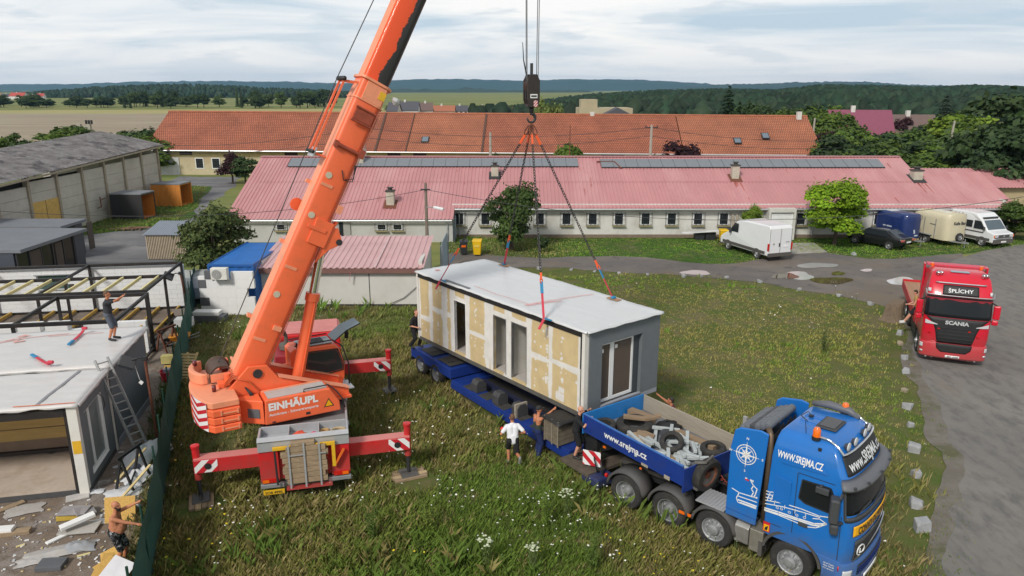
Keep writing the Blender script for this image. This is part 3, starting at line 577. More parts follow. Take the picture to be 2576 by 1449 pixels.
for mm, gi in ((eps,0),(epsg,1)):
 mb = MB()
 for k, (a0, a1) in enumerate(((-.15,3.05),(-1.35,1.0),(-1.35,.0),(-1.3,1.25),(-1.35,1.45))):
  pass
 for row, z in enumerate((.02,.50,.98,1.46)):
  x = -1.35; lim = (1.55,1.5,1.15,1.55)[row]
  while x < lim:
   wd_ = r.choice((.5,.9,1.0)) if gi == 0 else 0
   if gi: break
   mb.box(x,min(lim,x+wd_)-.004,.003*(row%2),.2,z,z+.476); x += wd_
 if gi:
  for (x,z,w_) in ((-1.37,.52,.5),(-1.38,1.48,.42),(-1.0,1.96,.35),(-.6,1.96,.3)): mb.box(x,x+w_,-.012,.19,z,z+.44)
 else: mb.box(.35,1.5,0,.2,1.94,2.35); mb.box(-1.36,-1.02,0,.2,1.94,2.1)
 mb.build('foam_block', mm, iw)
ac = thing('air_conditioner','white outdoor air conditioning unit with a round fan grille against the blue container','air conditioner',(-15.1,36.9,1.965))
mb = MB(); mb.box(-.42,.42,-.2,.15,.05,.66); mb.build('body', mat('ac_white',(.70,.69,.64),.5), ac, bevel=.02)
mb = MB(); mb.lathe([(.24,-.21),(.25,-.225),(.04,-.23)],(-.1,0,.35),'Y',24); mb.lathe([(.16,-.232),(.17,-.238)],(-.1,0,.35),'Y',24); mb.build('grille', mat('ac_grille',(.33,.33,.32),.6), ac)
mb = MB(); mb.box(-.35,-.28,-.18,.12,0,.049); mb.box(.28,.35,-.18,.12,0,.049); mb.build('foot', iron, ac)
fb = thing('foam_block','grey foam slab with a white top lying in the grass by the green fence','foam block',(-15.4,36.0,0))
mb = MB(); mb.box(-.85,.75,-.3,.3,.0,.38); mb.build('grey_layer', epsg, fb, bevel=.02)
mb = MB(); mb.box(-.85,.5,-.28,.3,.385,.58); mb.build('white_layer', eps, fb, bevel=.02)
def open_box(name, label, loc, w, d, h, outer, inner, rz=0.0):
 t = thing(name, label, 'storage box', loc, rz); k = .08
 mb = MB(); mb.box(-w/2,w/2,-d/2,-d/2+k,0.1,h); mb.box(-w/2,w/2,d/2-k,d/2,0.1,h); mb.box(-w/2,-w/2+k,-d/2+k,d/2-k,.1,h); mb.box(-w/2,w/2,-d/2,d/2,0,.099)
 mb.build('shell', outer, t)
 mb = MB(); mb.box(-w/2-.03,w/2+.06,-d/2-.03,d/2+.03,h+.002,h+.1); mb.build('roof', mat('grey_felt',(.20,.21,.225),.85,var=.15), t)
 mb = MB(); mb.box(-w/2+k+.002,w/2-.02,-d/2+k+.002,-d/2+k+.03,.102,h-.002); mb.box(-w/2+k+.002,w/2-.02,d/2-k-.03,d/2-k-.002,.102,h-.002); mb.box(-w/2+k+.002,-w/2+k+.04,-d/2+k+.031,d/2-k-.031,.102,h-.002); mb.box(-w/2+k+.041,w/2-.02,-d/2+k+.031,d/2-k-.031,.102,.13)
 mb.build('lining', inner, t)
 mb = MB(); mb.box(w/2-.05,w/2+.04,-d/2-.02,-d/2+.07,0,h); mb.box(w/2-.05,w/2+.04,d/2-.07,d/2+.02,0,h); mb.box(w/2-.05,w/2+.04,-d/2+.071,d/2-.071,h-.08,h); mb.build('front_frame', iron if outer is darkwood else outer, t)
 return t
open_box('storage_box','black timber box open at one end showing its orange wood lining',(-35.0,67.6,0),2.9,2.3,2.3,darkwood,larch,rz=math.radians(-3))
open_box('storage_box','orange timber box with a grey roof beside the concrete barn',(-35.0,75.6,0),3.0,2.4,2.2,larch,larch,rz=math.radians(-3))
sh = thing('slatted_shed','shed clad in pale vertical slats with a ribbed metal roof','shed',(-24.1,50.2,0))
mb = MB()
for k in range(24): mb.box(-1.35+k*.115,-1.35+k*.115+.06,0,.03,.05,1.72)
for k in range(20): mb.box(-1.38,-1.35,.05+k*.12,.05+k*.12+.06,.05,1.8)
mb.build('slats', mat('slat_wood',(.50,.41,.30),.8,var=.2), sh)
mb = MB(); mb.box(-1.33,1.38,.06,2.4,0,1.7); mb.build('wall', mat('shed_dark',(.07,.06,.05),.9), sh)
corr_roof('roof', -1.5, 1.55, (2.6,2.28), (-.12,1.75), .16, mat('ribbed_zinc',(.38,.41,.46),.4,metal=.5,var=.1), sh, h=.04)
def cabin(label, x0, x1, y0, y1, h, glazed=True):
 t = thing('modular_cabin', label, 'cabin')
 anth = mat('anthracite_panel',(.055,.063,.08),.55,var=.08)
 mb = MB(); mb.box(x0,x1-.14,y0,y0+.15,.05,h); mb.box(x0,x1-.14,y1-.15,y1,.05,h); mb.box(x0,x0+.15,y0+.151,y1-.151,.05,h); mb.box(x1-.14,x1,y1-.9,y1,0.05,h); mb.build('wall', anth, t)
 mb = MB(); mb.box(x0-.05,x1+.35,y0-.06,y1+.06,h+.003,h+.2); mb.build('roof', mat('cabin_roof',(.17,.18,.20),.8,var=.12,scale=.8), t, bevel=.015)
 mb = MB(); mb.box(x1-.1,x1-.06,y0+.16,y1-.91,.12,h-.12); mb.build('glazing', glassy('cabin_glass',(.03,.028,.026),.08), t)
 mb = MB()
 for k in range(6): y = y0+.1+(y1-1.0-y0-.1)*k/5; mb.box(x1-.06,x1,y-.05,y+.05,.05,h)
 mb.box(x1-.059,x1-.001,y0+.1,y1-.95,.0,.12); mb.box(x1-.059,x1-.001,y0+.1,y1-.95,h-.12,h); mb.build('window_frame', iron, t)
 mb = MB(); mb.box(x1-.055,x1-.02,y0+1.2,y0+2.2,.15,h-.2); mb.box(x1-.055,x1-.02,y0+3.6,y0+4.3,.15,h-.2); mb.build('curtain_panel', mat('brown_panel',(.09,.07,.055),.8), t)
 return t
cabin('large dark grey cabin with a flat roof and glazed side',-33.2,-27.5,39.8,46.3,2.75)
cabin('dark grey cabin just behind the large glazed cabin',-37.0,-30.9,49.2,52.2,2.35)
db = MB()
for k in range(7): db.cbox((-33.5+k*.35,61.5+.35*math.sin(k*2.1),.06+.03*k),(2.2,.1,.06),rz=.3*math.sin(k*1.7)+.1)
for k in range(4): db.cbox((-33+k*.5,61.6,.12),(.1,1.6,.06),rz=.2*k-.3)
tag(db.build('scrap_frame', mat('weathered_timber',(.20,.12,.08),.9,var=.3)),'heap of weathered brown timber frames on the grass verge','scrap timber')
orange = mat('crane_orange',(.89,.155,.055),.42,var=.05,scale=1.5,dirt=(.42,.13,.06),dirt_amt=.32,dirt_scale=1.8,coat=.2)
orange_top = mat('toplit_orange',(.84,.31,.17),.5,var=.07,scale=1.5,dirt=(.52,.24,.15),dirt_amt=.55,dirt_scale=2.2)  # orange with light from above put into its colour, for tops and fittings
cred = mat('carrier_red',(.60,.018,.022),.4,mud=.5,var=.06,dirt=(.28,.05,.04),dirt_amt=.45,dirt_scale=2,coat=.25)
cred_top = mat('pale_red_top',(.62,.22,.20),.55,var=.08,dirt=(.40,.10,.09),dirt_amt=.5)  # paler red laid over the upper faces
blackm = mat('matt_black',(.018,.018,.019),.6)
rubber = mat('rubber',(.028,.027,.026),.85,var=.25,scale=8,dirt=(.10,.085,.06),dirt_amt=.5,dirt_scale=3)
chrome = mat('chrome',(.75,.75,.76),.12,metal=1.0,var=.03)
alu = mat('aluminium_sheet',(.50,.51,.53),.4,metal=.35,var=.1,dirt=(.30,.29,.27),dirt_amt=.5,dirt_scale=1.5)
greyp = mat('grey_plate',(.22,.22,.22),.6,var=.15,dirt=(.13,.12,.11),dirt_amt=.5)
whitep = mat('white_paint',(.80,.80,.79),.45,var=.04)
signred = mat('sign_red',(.55,.02,.03),.45)
yellow = mat('yellow_paint',(.72,.42,.02),.5,var=.1,dirt=(.3,.2,.05),dirt_amt=.4,dirt_scale=4)
lamp_red = mat('red_lamp',(.55,.015,.01),.2,coat=.5); lamp_or = mat('amber_lamp',(.85,.16,.01),.2,coat=.5)
rope_m = mat('wire_rope',(.05,.05,.052),.6)
bolt = mat('pale_pad',(.55,.50,.38),.7)
CO = Vector((-5.93,19.05,0)); HC = math.radians(104); HS = math.radians(29.5)
crane = thing('mobile_crane','orange telescopic mobile crane on a red carrier with outriggers set out','crane',CO)
TC = Matrix.Rotation(HC,4,'Z'); TS = Matrix.Translation(Vector((-6.65,21.96,0))-CO) @ Matrix.Rotation(HS,4,'Z')
def cm(T=None): m = MB(); m.T = TC if T is None else T; return m
def wheel(parent, T, x, y, r=.52, w=.36, side=-1, hub='flat', name='wheel', rimm=None, n=28):
 """tyre with a tread, rim as a child; axis along local y, outer face towards side"""
 m = MB(); m.T = T
 o = y; i = y-side*w
 prof = [(r*.60,o-side*.03),(r*.66,o),(r*.90,o),(r*.97,o-side*.035),(r,o-side*.07),(r,i+side*.07),(r*.97,i+side*.035),(r*.9,i),(r*.6,i)]
 m.lathe([(a,b-y) for a,b in prof],(x,y,r),'Y',n)
 t = m.build(name, rubber, parent, smooth=True)
 m = MB(); m.T = T
 if hub == 'flat': pr = [(r*.615,-side*.02),(r*.56,-side*.035),(r*.52,-side*.10),(r*.30,-side*.10),(r*.28,side*.02),(r*.17,side*.035),(r*.16,side*.06),(.001,side*.065)]
 else: pr = [(r*.615,-side*.02),(r*.57,-side*.03),(r*.54,-side*.2),(r*.30,-side*.22),(r*.26,-side*.12),(r*.2,-side*.06),(.001,-side*.05)]
 m.lathe(pr,(x,y,r),'Y',n)
 for k in range(10):
  a = 2*PI*k/10; q = (x+r*.40*math.cos(a), y, r+r*.40*math.sin(a)); e_ = -side*.06 if hub == 'flat' else -side*.19
  m.tube([(q[0],y+e_-side*.06,q[2]),(q[0],y+e_+side*.03,q[2])],.018,6)
 m.build('rim', rimm or steel, t, smooth=True)
 return t
m = cm(); m.box(.3,9.4,-.5,.5,.62,1.15); m.box(.9,7.3,-1.24,1.24,1.15,1.62); m.build('chassis', blackm, crane)
m = cm(); m.box(.06,.86,-1.25,-.72,.66,1.74); m.box(.06,.86,.72,1.25,.66,1.74); m.box(.16,.86,-.719,.719,.66,1.74); m.build('rear_body', cred, crane, bevel=.012)
m = cm(); m.box(.02,.05,-1.26,1.26,1.62,1.98); m.box(.051,.9,1.2,1.26,1.74,1.98); m.box(.051,.9,-1.26,-1.2,1.74,1.98); m.box(.86,.9,-1.199,1.199,1.74,2.0); m.box(.051,.859,-1.199,1.199,1.742,1.76)
for y in (-.42,.42): m.box(.052,.859,y-.015,y+.015,1.762,1.97)
m.build('storage_tray', alu, crane, bevel=.005)
m = cm(); m.add([(-.02,-1.26,1.94),(-.02,1.26,1.94),(.12,1.26,2.02),(.12,-1.26,2.02)],[(0,1,2,3)]); m.build('tray_lip', alu, crane, solid=.02)
m = cm(); m.box(.905,7.25,-1.26,1.26,1.625,1.70); m.box(.905,7.25,-1.27,-1.2,1.702,1.76); m.box(.905,7.25,1.2,1.27,1.702,1.76); m.build('deck', greyp, crane)
m = cm(); m.box(.905,6.9,-1.262,-1.2,1.762,1.80); m.build('deck_edge', alu, crane)
for k, x in enumerate((2.0,3.5,5.6,7.0)):
 for sd in (-1,1): wheel(crane, TC, x, sd*1.26, r=.62, w=.42, side=sd, hub='flat', n=20)
m = cm(); m.box(-.02,.10,-1.26,-.62,.5,.62); m.box(-.02,.10,.62,1.26,.5,.62); m.box(.101,.3,-1.0,1.0,.42,.56); m.build('bumper', steel, crane, bevel=.01)
for sd in (-1,1):
 m = cm(); m.box(-.005,.04,sd*.78-.0,sd*1.2,.655,.77) if sd > 0 else m.box(-.005,.04,-1.2,-.78,.655,.77); tl = m.build('tail_light', lamp_red, crane)
 m = cm(); m.box(-.012,-.006,sd*1.02 if sd > 0 else -1.19,sd*1.19 if sd > 0 else -1.02,.665,.76); m.build('indicator', lamp_or, tl)
m = cm(); m.box(-.03,-.006,.62,1.2,.30,.44); np_ = m.build('number_plate', mat('plate_yellow',(.75,.45,.02),.4), crane)
R3 = TC.to_3x3()
def ct_(p): return TC @ Vector(p)
text('SOB 4990', blackm, np_, ct_((-.033,1.15,.325)), R3@Vector((0,-1,0)), (0,0,1), width=.46, bold=.012)
m = cm(); r = random.Random(2)
z = .62
for k in range(7):
 h = .165; a = .60+r.uniform(-.06,.06)+(-.05 if k < 1 else 0); m.box(-.16+r.uniform(0,.02),.14,-a,a+r.uniform(-.1,.06),z,z+h-.012); z += h
m.box(-.14,.13,-.3,.35,z,z+.12); m.build('timber_stack', plywood, crane, bevel=.006)
m = cm()
for y in (-.42,.0,.42): m.box(-.185,-.165,y-.025,y+.025,.5,z+.1)
m.box(-.186,-.164,-.6,-.43,1.5,1.53); m.box(-.186,-.164,.03,.4,1.5,1.53); m.build('strap', alu, crane)
m = cm(); m.box(-.2,.0,-.72,.55,.46,.5); m.build('ledge', cred, crane)
m = cm(); m.box(-.1,-.02,.25,.85,1.68,1.78); m.box(-.1,-.02,-.86,-.3,1.68,1.78); m.box(-.1,-.02,-.86,-.76,1.0,1.679); m.build('hook_bracket', yellow, crane, bevel=.008)
m = cm(); m.beam((-.06,-.82,1.02),(-.04,-1.1,1.5),.07,.05); m.build('stay', lamp_or and mat('orange_stay',(.75,.16,.02),.5), crane)
m = cm(); m.tube([(-.1,.8,1.68),(-.1,.78,.62)],.03,6); m.build('hanging_bar', iron, crane)
def blob(o, rr, n=10, sq=.6, seed=0):
 q = random.Random(seed); vs = []; fs = []; m_ = 6
 for i in range(m_+1):
  for k in range(n):
   a = PI*i/m_; b_ = 2*PI*k/n; w_ = rr*(1+q.uniform(-.25,.25)); vs.append((o[0]+w_*math.sin(a)*math.cos(b_),o[1]+w_*math.sin(a)*math.sin(b_),o[2]+w_*sq*math.cos(a)))
 for i in range(m_):
  for k in range(n): fs.append((i*n+k,i*n+(k+1)%n,(i+1)*n+(k+1)%n,(i+1)*n+k))
 return vs, fs
def in_tray(nm, lb, cat, x, y, rr, mm, sq, sd):
 m = MB(); m.add(*blob((0,0,rr*sq),rr,sq=sq,seed=sd)); o = m.build(nm, mm, None, loc=CO+ct_((x,y,1.762)), smooth='all'); return tag(o, lb, cat)
in_tray('webbing_sling','crumpled orange red webbing sling in the grey tray of the crane','sling',.40,.12,.2,mat('sling_red',(.7,.09,.04),.8),.5,3)
in_tray('webbing_sling','crumpled green webbing sling in the grey tray of the crane','sling',.28,.22,.16,mat('sling_green',(.03,.38,.08),.8),.45,4)
in_tray('webbing_sling','small pink webbing sling in the grey tray of the crane','sling',.35,-.28,.11,mat('sling_pink',(.70,.06,.18),.8),.8,5)
def coil(nm, lb, loc, R, r, mm, n=3):
 m = MB(); pts = []
 for k in range(n*20+1): a = 2*PI*k/20; q = R*(1-.08*math.sin(a*1.3)); pts.append((q*math.cos(a),q*math.sin(a),r+.4*r*(k/20)+.3*r*math.sin(a*.7)))
 m.tube(pts,r,6); o = m.build(nm, mm, None, loc=loc, smooth='all'); return tag(o, lb, 'rope')
coil('rope_coil','large coil of pale rope in the grey tray of the crane', CO+ct_((.45,-.98,1.765)), .2, .035, mat('hemp_rope',(.45,.34,.2),.9), 4)
coil('rope_coil','small coil of brown rope in the grey tray of the crane', CO+ct_((.55,-.58,1.765)), .12, .04, mat('tan_rope',(.42,.26,.11),.9), 3)
def hazard(parent, T, x0, y0, x1, y1, z0, z1, n=4, lean=1, axis='x', mW=None, off=0):
 """white plate with leaning red bars; quad in the plane x0..x1 / y0..y1"""
 def pt(u, v, d): return (x0+(x1-x0)*u, y0+(y1-y0)*u, z0+(z1-z0)*v)
 nrm = Vector((y1-y0, -(x1-x0), 0)).normalized()
 m = MB(); m.T = T; A = [Vector(pt(u,v,0)) for u,v in ((0,0),(1,0),(1,1),(0,1))]; m.hexa(A,[p+nrm*.006 for p in A]); o = m.build('warning_panel', whitep, parent)
 m = MB(); m.T = T; w_ = abs(Vector((x1-x0,y1-y0,0)).length); h_ = z1-z0; s_ = h_/w_*lean
 k = 0; per = 2/n
 u = -abs(s_)
 while u < 1+abs(s_):
  a = [(u,0),(u+per/2,0),(u+per/2+s_,1),(u+s_,1)]
  out = a
  for lim, sg in ((0,1),(1,-1)):
   nxt = []
   for i in range(len(out)):
    p, q = out[i], out[(i+1)%len(out)]; ip = sg*(p[0]-lim) >= 0; iq = sg*(q[0]-lim) >= 0
    if ip: nxt.append(p)
    if ip != iq: t = (lim-p[0])/(q[0]-p[0]); nxt.append((lim,p[1]+t*(q[1]-p[1])))
   out = nxt
   if not out: break
  if len(out) > 2: m.add([Vector(pt(p[0],p[1],0))+nrm*.009 for p in out],[tuple(range(len(out)))])
  u += per
 m.build('stripes', signred, o, solid=.002)
 return o
def outrigger(x, sd, pad_rz, boards, front=False):
 yo = 3.05*sd; ya = 1.26*sd
 m = cm(); m.box(x-.19,x+.19,min(ya,yo),max(ya,yo),.98,1.40); bm_ = m.build('outrigger_beam', cred, crane, bevel=.012)
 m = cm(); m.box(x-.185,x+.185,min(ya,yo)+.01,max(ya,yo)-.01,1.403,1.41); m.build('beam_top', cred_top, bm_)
 ee = yo-.02*sd
 a, b_ = (ee-.62*sd, ee)
 hazard(bm_, TC, x-.195, max(a,b_), x-.195, min(a,b_), 1.0, 1.385, n=3, lean=1 if sd > 0 else -1)
 m = cm(); m.lathe([(.001,-.215),(.095,-.215),(.095,-.19)],(0,0,0),'X',16); m2 = cm(TC@Matrix.Translation((x,ee-.36*sd,1.19))); m2.lathe([(.001,-.22),(.095,-.22),(.095,-.19)],(0,0,0),'X',16); m2.build('hole', blackm, bm_)
 m = cm(); yj = yo-.06*sd; m.tube([(x,yj,.72),(x,yj,1.72)],.1,14); m.lathe([(.115,1.70),(.125,1.73),(.12,1.78),(.001,1.79)],(x,yj,0),'Z',14); jc = m.build('jack', cred, crane, smooth=True)
 m = cm(); m.tube([(x,yj,.16),(x,yj,.73)],.06,10); m.build('jack_rod', iron, jc)
 m = cm(TC@Matrix.Translation((x,yj,.13))@Matrix.Rotation(pad_rz,4,'Z')@Matrix.Rotation(math.radians(-5),4,'X')); m.hexa([(-.27,-.25,-.03),(.27,-.25,-.03),(.27,.25,-.03),(-.27,.25,-.03)],[(-.25,-.23,.015),(.25,-.23,.015),(.25,.23,.015),(-.25,.23,.015)]); m.beam((-.25,0,.06),(.25,0,.05),.04,.09); m.build('foot_plate', mat('worn_plate',(.10,.095,.09),.6,var=.3,scale=8), jc)
 if boards:
  t = thing('packing_boards', boards, 'timber boards', CO+ct_((x,yj,0)), HC+pad_rz)
  for k in range(4):
   m = MB(); m.box(-.55+.05*(k%2),.55-.04*((k*3)%2),-.34+.17*k,-.185+.17*k,.02,.085); m.build('board', plywood if k != 2 else mat('fresh_board',(.47,.35,.2),.8,var=.25,scale=4,stretch=(1,6,6)), t)
outrigger(.62,1,math.radians(8),'pair of worn boards under the outrigger foot near the green fence')
outrigger(.62,-1,math.radians(100),'pale boards lying crosswise under the outrigger foot in the middle of the meadow')
outrigger(7.3,-1,0.2,None); outrigger(7.3,1,.2,None)
m = cm(); m.box(6.0,7.6,-1.2,1.2,1.701,1.95); m.box(6.2,7.4,.2,1.1,1.951,2.25); m.box(6.3,7.3,-1.1,-.4,1.951,2.15); m.build('engine_cover', mat('dark_red_cover',(.30,.02,.03),.5,var=.15), crane, bevel=.03)
m = cm()
for k in range(5): m.tube([(6.2+.2*k,-.35,1.96),(6.25+.2*k,-.2,2.2),(6.3+.2*k,.15,2.0)],.03,6)
m.build('pipes', iron, crane)
m = cm(); m.lathe([(.001,2.27),(.26,2.27),(.27,2.25),(.26,2.08),(.001,2.08)],(6.95,.72,.2),'Z',18); ex = m.build('exhaust', mat('sooty_metal',(.13,.12,.10),.7), crane, smooth=True)
m = cm(); m.tube([(6.95,.72,2.45),(6.95,.72,2.75),(6.88,.78,2.95),(6.75,.86,3.02)],[.07,.07,.08,.09],10); m.build('pipe', MATS['sooty_metal'], ex, smooth=True)
m = cm(); m.prism([(7.65,.75),(9.75,.75),(9.85,1.5),(9.55,2.45),(9.3,2.55),(7.65,2.55)],'Y',-1.22,1.22); cb_ = m.build('carrier_cab', cred, crane, bevel=.06)
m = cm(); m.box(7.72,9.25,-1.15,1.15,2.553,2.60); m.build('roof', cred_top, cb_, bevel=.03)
m = cm(); m.add([(9.86,-1.05,1.55),(9.86,1.05,1.55),(9.60,1.02,2.38),(9.60,-1.02,2.38)],[(0,1,2,3)]); m.build('windscreen', dark_glass, cb_, solid=.02)
m = cm(); m.box(7.62,7.648,-1.0,1.0,1.9,2.4); m.build('rear_panel', MATS['dark_red_cover'], cb_)
m = cm(); m.box(9.3,9.5,-1.55,-1.4,1.7,2.2); m.tube([(9.2,-1.2,2.3),(9.4,-1.45,2.25)],.02,6); m.build('mirror', blackm, crane)
m = cm(); m.tube([(7.8,.2,2.6),(7.8,.2,2.72)],.05,8); bc_ = m.build('beacon', lamp_or, crane)
m = cm(TS); m.lathe([(.95,1.70),(.95,1.92),(.8,1.92)],(0,0,0),'Z',32); m.build('slewing_ring', iron, crane)
m = cm(TS); m.box(-2.4,1.3,-.72,.95,1.925,2.0); m.build('turntable', orange, crane)
side = [(-2.5,2.0),(1.25,2.0),(1.25,2.2),(-.9,3.0),(-1.2,3.45),(-1.75,3.5),(-2.5,2.75)]
m = cm(TS); m.prism(side,'Y',-.62,-.5); m.prism(side,'Y',.5,.62); m.prism([(-2.5,2.001),(-2.42,2.001),(-2.42,2.6),(-2.5,2.6)],'Y',-.499,.499); m.build('side_frame', orange, crane, bevel=.015)
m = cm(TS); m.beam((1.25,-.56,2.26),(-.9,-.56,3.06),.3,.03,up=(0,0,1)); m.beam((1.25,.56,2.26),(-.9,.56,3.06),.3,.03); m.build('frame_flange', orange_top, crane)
m = cm(TS); m.tube([(-1.5,-.66,3.25),(-1.5,.66,3.25)],.14,16); m.build('pivot_pin', iron, crane, smooth=True)
hp = [(-1.55,1.90),(.72,1.90),(.70,2.2),(.42,2.68),(-1.50,2.68)]
m = cm(TS); m.prism(hp,'Y',-1.45,-.66); hs_ = m.build('engine_housing', orange, crane, bevel=.035, seg=3)
m = cm(TS); m.box(-1.40,.35,-1.36,-.80,2.683,2.70); m.build('top_panel', mat('grey_top_panel',(.46,.45,.43),.5,var=.1,dirt=(.3,.27,.22),dirt_amt=.5), hs_)
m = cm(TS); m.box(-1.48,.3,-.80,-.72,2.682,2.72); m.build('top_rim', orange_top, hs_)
S3 = TS.to_3x3()
def st_(p): return TS @ Vector(p)
text('EINHÄUPL', whitep, hs_, st_((-1.42,-1.453,2.34)), S3@Vector((1,0,0)), (0,0,1), width=1.46, bold=.045)
text('Autokrane - Schwertransporte', whitep, hs_, st_((-1.42,-1.453,2.16)), S3@Vector((1,0,0)), (0,0,1), width=1.46, bold=.018)
m = cm(TS); m.add([(.20,-1.4545,2.10),(.52,-1.4545,2.10),(.36,-1.4545,2.38)],[(0,1,2)]); wt = m.build('warning_triangle', blackm, hs_, solid=.004)
m = cm(TS); m.add([(.245,-1.4585,2.125),(.475,-1.4585,2.125),(.36,-1.4585,2.33)],[(0,1,2)]); m.build('triangle_face', mat('sign_yellow',(.85,.42,.01),.4), wt, solid=.003)
m = cm(TS); m.box(-.35,-.22,-1.458,-1.45,1.98,2.06); m.box(-1.35,-1.25,-1.458,-1.45,1.94,1.98); m.build('catch', iron, hs_)
m = cm(TS); m.tube([(-.35,-1.38,2.70),(-.35,-1.38,2.78),(.40,-1.38,2.78),(.62,-1.40,2.55),(.80,-1.42,2.25),(.86,-1.42,1.95)],.022,6); m.build('hand_rail', iron, hs_, smooth='all')
cp = [(-1.56,-1.42),(-1.56,-.70),(-2.15,-.70),(-2.15,-.95)]
m = cm(TS); m.prism(cp,'Z',1.92,2.66); ch_ = m.build('corner_housing', orange, crane, bevel=.02)
nv = Vector((-.47,-.59,0)).normalized()
m = cm(TS); A = [Vector((-1.66,-1.345,2.12)),Vector((-1.95,-1.115,2.12)),Vector((-1.95,-1.115,2.40)),Vector((-1.66,-1.345,2.40))]; m.hexa(A,[p+nv*.02 for p in A]); m.build('grey_panel', mat('dark_grey_panel',(.12,.13,.14),.5), ch_)
def cwpoly(x0, x1, yl, yr, bul=.42):
 pts = [(x0,yr)]; n = 14
 for k in range(n+1): t = k/n; y = yr+(yl-yr)*t; pts.append((x1-bul*math.sin(PI*t)**.7+ (0 if 0<t<1 else .0), y))
 pts.append((x0,yl)); return pts
for k, (z0, z1) in enumerate(((1.98,2.20),(2.22,2.44),(2.46,2.68),(2.70,2.90))):
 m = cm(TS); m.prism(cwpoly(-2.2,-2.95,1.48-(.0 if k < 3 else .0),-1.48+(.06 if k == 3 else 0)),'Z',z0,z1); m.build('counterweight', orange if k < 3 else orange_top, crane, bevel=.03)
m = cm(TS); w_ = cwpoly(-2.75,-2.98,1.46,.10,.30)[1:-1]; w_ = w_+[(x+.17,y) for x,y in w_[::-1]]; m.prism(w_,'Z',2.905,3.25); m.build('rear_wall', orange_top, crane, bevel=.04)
m = cm(TS); m.box(-2.34,-2.05,1.2,1.46,2.0,3.2); m.box(-2.34,-1.9,.70,.80,2.0,3.1); m.build('winch_cheek', orange, crane, bevel=.02)
m = cm(TS)
prof = []
for k in range(24): a = .30+.012*(k%2); prof.append((a,-.45+k*.04))
m.lathe([(.36,-.47),(.36,-.45)]+prof+[(.36,.49),(.36,.51)],(-2.42,.55,3.08),'Y',22); m.build('winch_drum', mat('drum',(.13,.09,.07),.6,metal=.4,var=.2,scale=10), crane, smooth=True)
m = cm(TS); m.tube([(-1.95,-.05,3.25),(-1.95,1.2,3.25)],.05,8); m.beam((-2.75,.02,3.1),(-1.7,.02,3.1),.05,.25); m.build('drum_guard', orange_top, crane)
chv = cm(TS); chr_ = cm(TS)
t0, t1 = .06, .40
def cws(t): y = -1.48+2.96*t; return Vector((-2.95-.42*math.sin(PI*t)**.7-.012, y, 0))
for half in (0,1):
 ta, tb = (t0+(t1-t0)*.5*half, t0+(t1-t0)*.5*(half+1)); n = 6
 for k in range(4):
  for dst, off, hgt in ((chv,0,.15),):
   pass
n = 12
pa = [[cws(t0+(t1-t0)*i/n)+Vector((0,0,z)) for i in range(n+1)] for z in (2.0,2.88)]; chv.sheet(pa,2,n+1); wp_ = chv.build('warning_panel', whitep, crane, solid=.006)
for k in range(4):
 zb = 2.03+.24*k
 for half in (0,1):
  rows = [[],[]]
  for i in range(7):
   u = i/6; tt = t0+(t1-t0)*(half*.5+.5*u); zz_ = zb+(.2*(1-u) if half == 0 else .2*u)-.12
   p = cws(tt); p.x -= .008
   rows[0].append(p+Vector((0,0,min(max(zz_,2.0),2.88)))); rows[1].append(p+Vector((0,0,min(max(zz_+.115,2.0),2.88))))
  chr_.sheet(rows,2,7)
chr_.build('stripes', signred, wp_, solid=.003)
m = cm(TS)
for k in range(3): m.box(-2.7,-2.3,-1.50,-1.485,2.06+.24*k,2.10+.24*k); m.box(-2.75,-2.71,-1.52,-1.487,2.03+.24*k,2.16+.24*k); m.box(-2.3,-2.26,-1.52,-1.487,2.03+.24*k,2.16+.24*k)
m.build('lifting_lug', orange_top, crane)
m = cm(TS); m.tube([(-2.3,-.25,2.92),(-2.3,-.25,3.3)],.11,12); m.tube([(-2.1,-.05,2.92),(-2.1,-.05,3.15)],.07,10); m.box(-2.6,-2.4,-.4,-.1,2.905,3.05); m.build('valve_block', orange, crane, bevel=.01)
m = cm(TS)
for k in range(6):
 y = -.5+.09*k; m.tube([(-2.45,y,2.95),(-2.2,y-.1,3.22+.03*k),(-1.8,y-.2,3.1),(-1.55,-.72,2.75),(-1.5,-.75,2.45)],.022,6)
m.build('hoses', mat('orange_hose',(.55,.10,.03),.5), crane, smooth='all')
m = cm(TS)
for k in range(3): m.tube([(-1.9,-.66,2.9),(-1.72-.04*k,-.80,2.7),(-1.66-.04*k,-.82,2.3),(-1.6,-.8,2.0)],.022,6)
m.box(-2.4,-2.25,.0,.12,3.0,3.15); m.build('black_hoses', blackm, crane, smooth='all')
m = cm(TS); m.tube([(-2.75,-.55,2.91),(-2.75,-.55,3.1)],.06,10); m.tube([(-3.05,1.1,3.22),(-3.05,1.1,3.38)],.07,10); m.build('rear_lamp', mat('dark_red_lamp',(.14,.02,.02),.3), crane, smooth=True)
cabp = [(-.25,1.80),(1.35,1.80),(1.48,2.15),(1.50,2.6),(1.36,3.18),(1.20,3.36),(-.12,3.40),(-.25,3.3)]
m = cm(TS); m.prism(cabp,'Y',.55,1.40); oc = m.build('operator_cab', orange, crane, bevel=.04, seg=3)
m = cm(TS); m.prism([(.26,2.62),(.62,2.38),(1.40,2.46),(1.42,2.62),(1.26,3.16),(.26,3.20)],'Y',.535,.549); m.build('side_window', glassy('cab_glass',(.035,.045,.045),.05), oc)
m = cm(TS); wf = [(.23,2.60),(.61,2.345),(1.43,2.43),(1.45,2.63),(1.28,3.19),(.23,3.235)]
for i in range(6): p, q = wf[i], wf[(i+1)%6]; m.beam((p[0],.53,p[1]),(q[0],.53,q[1]),.03,.03,up=(0,1,0))
m.build('window_frame', blackm, oc)
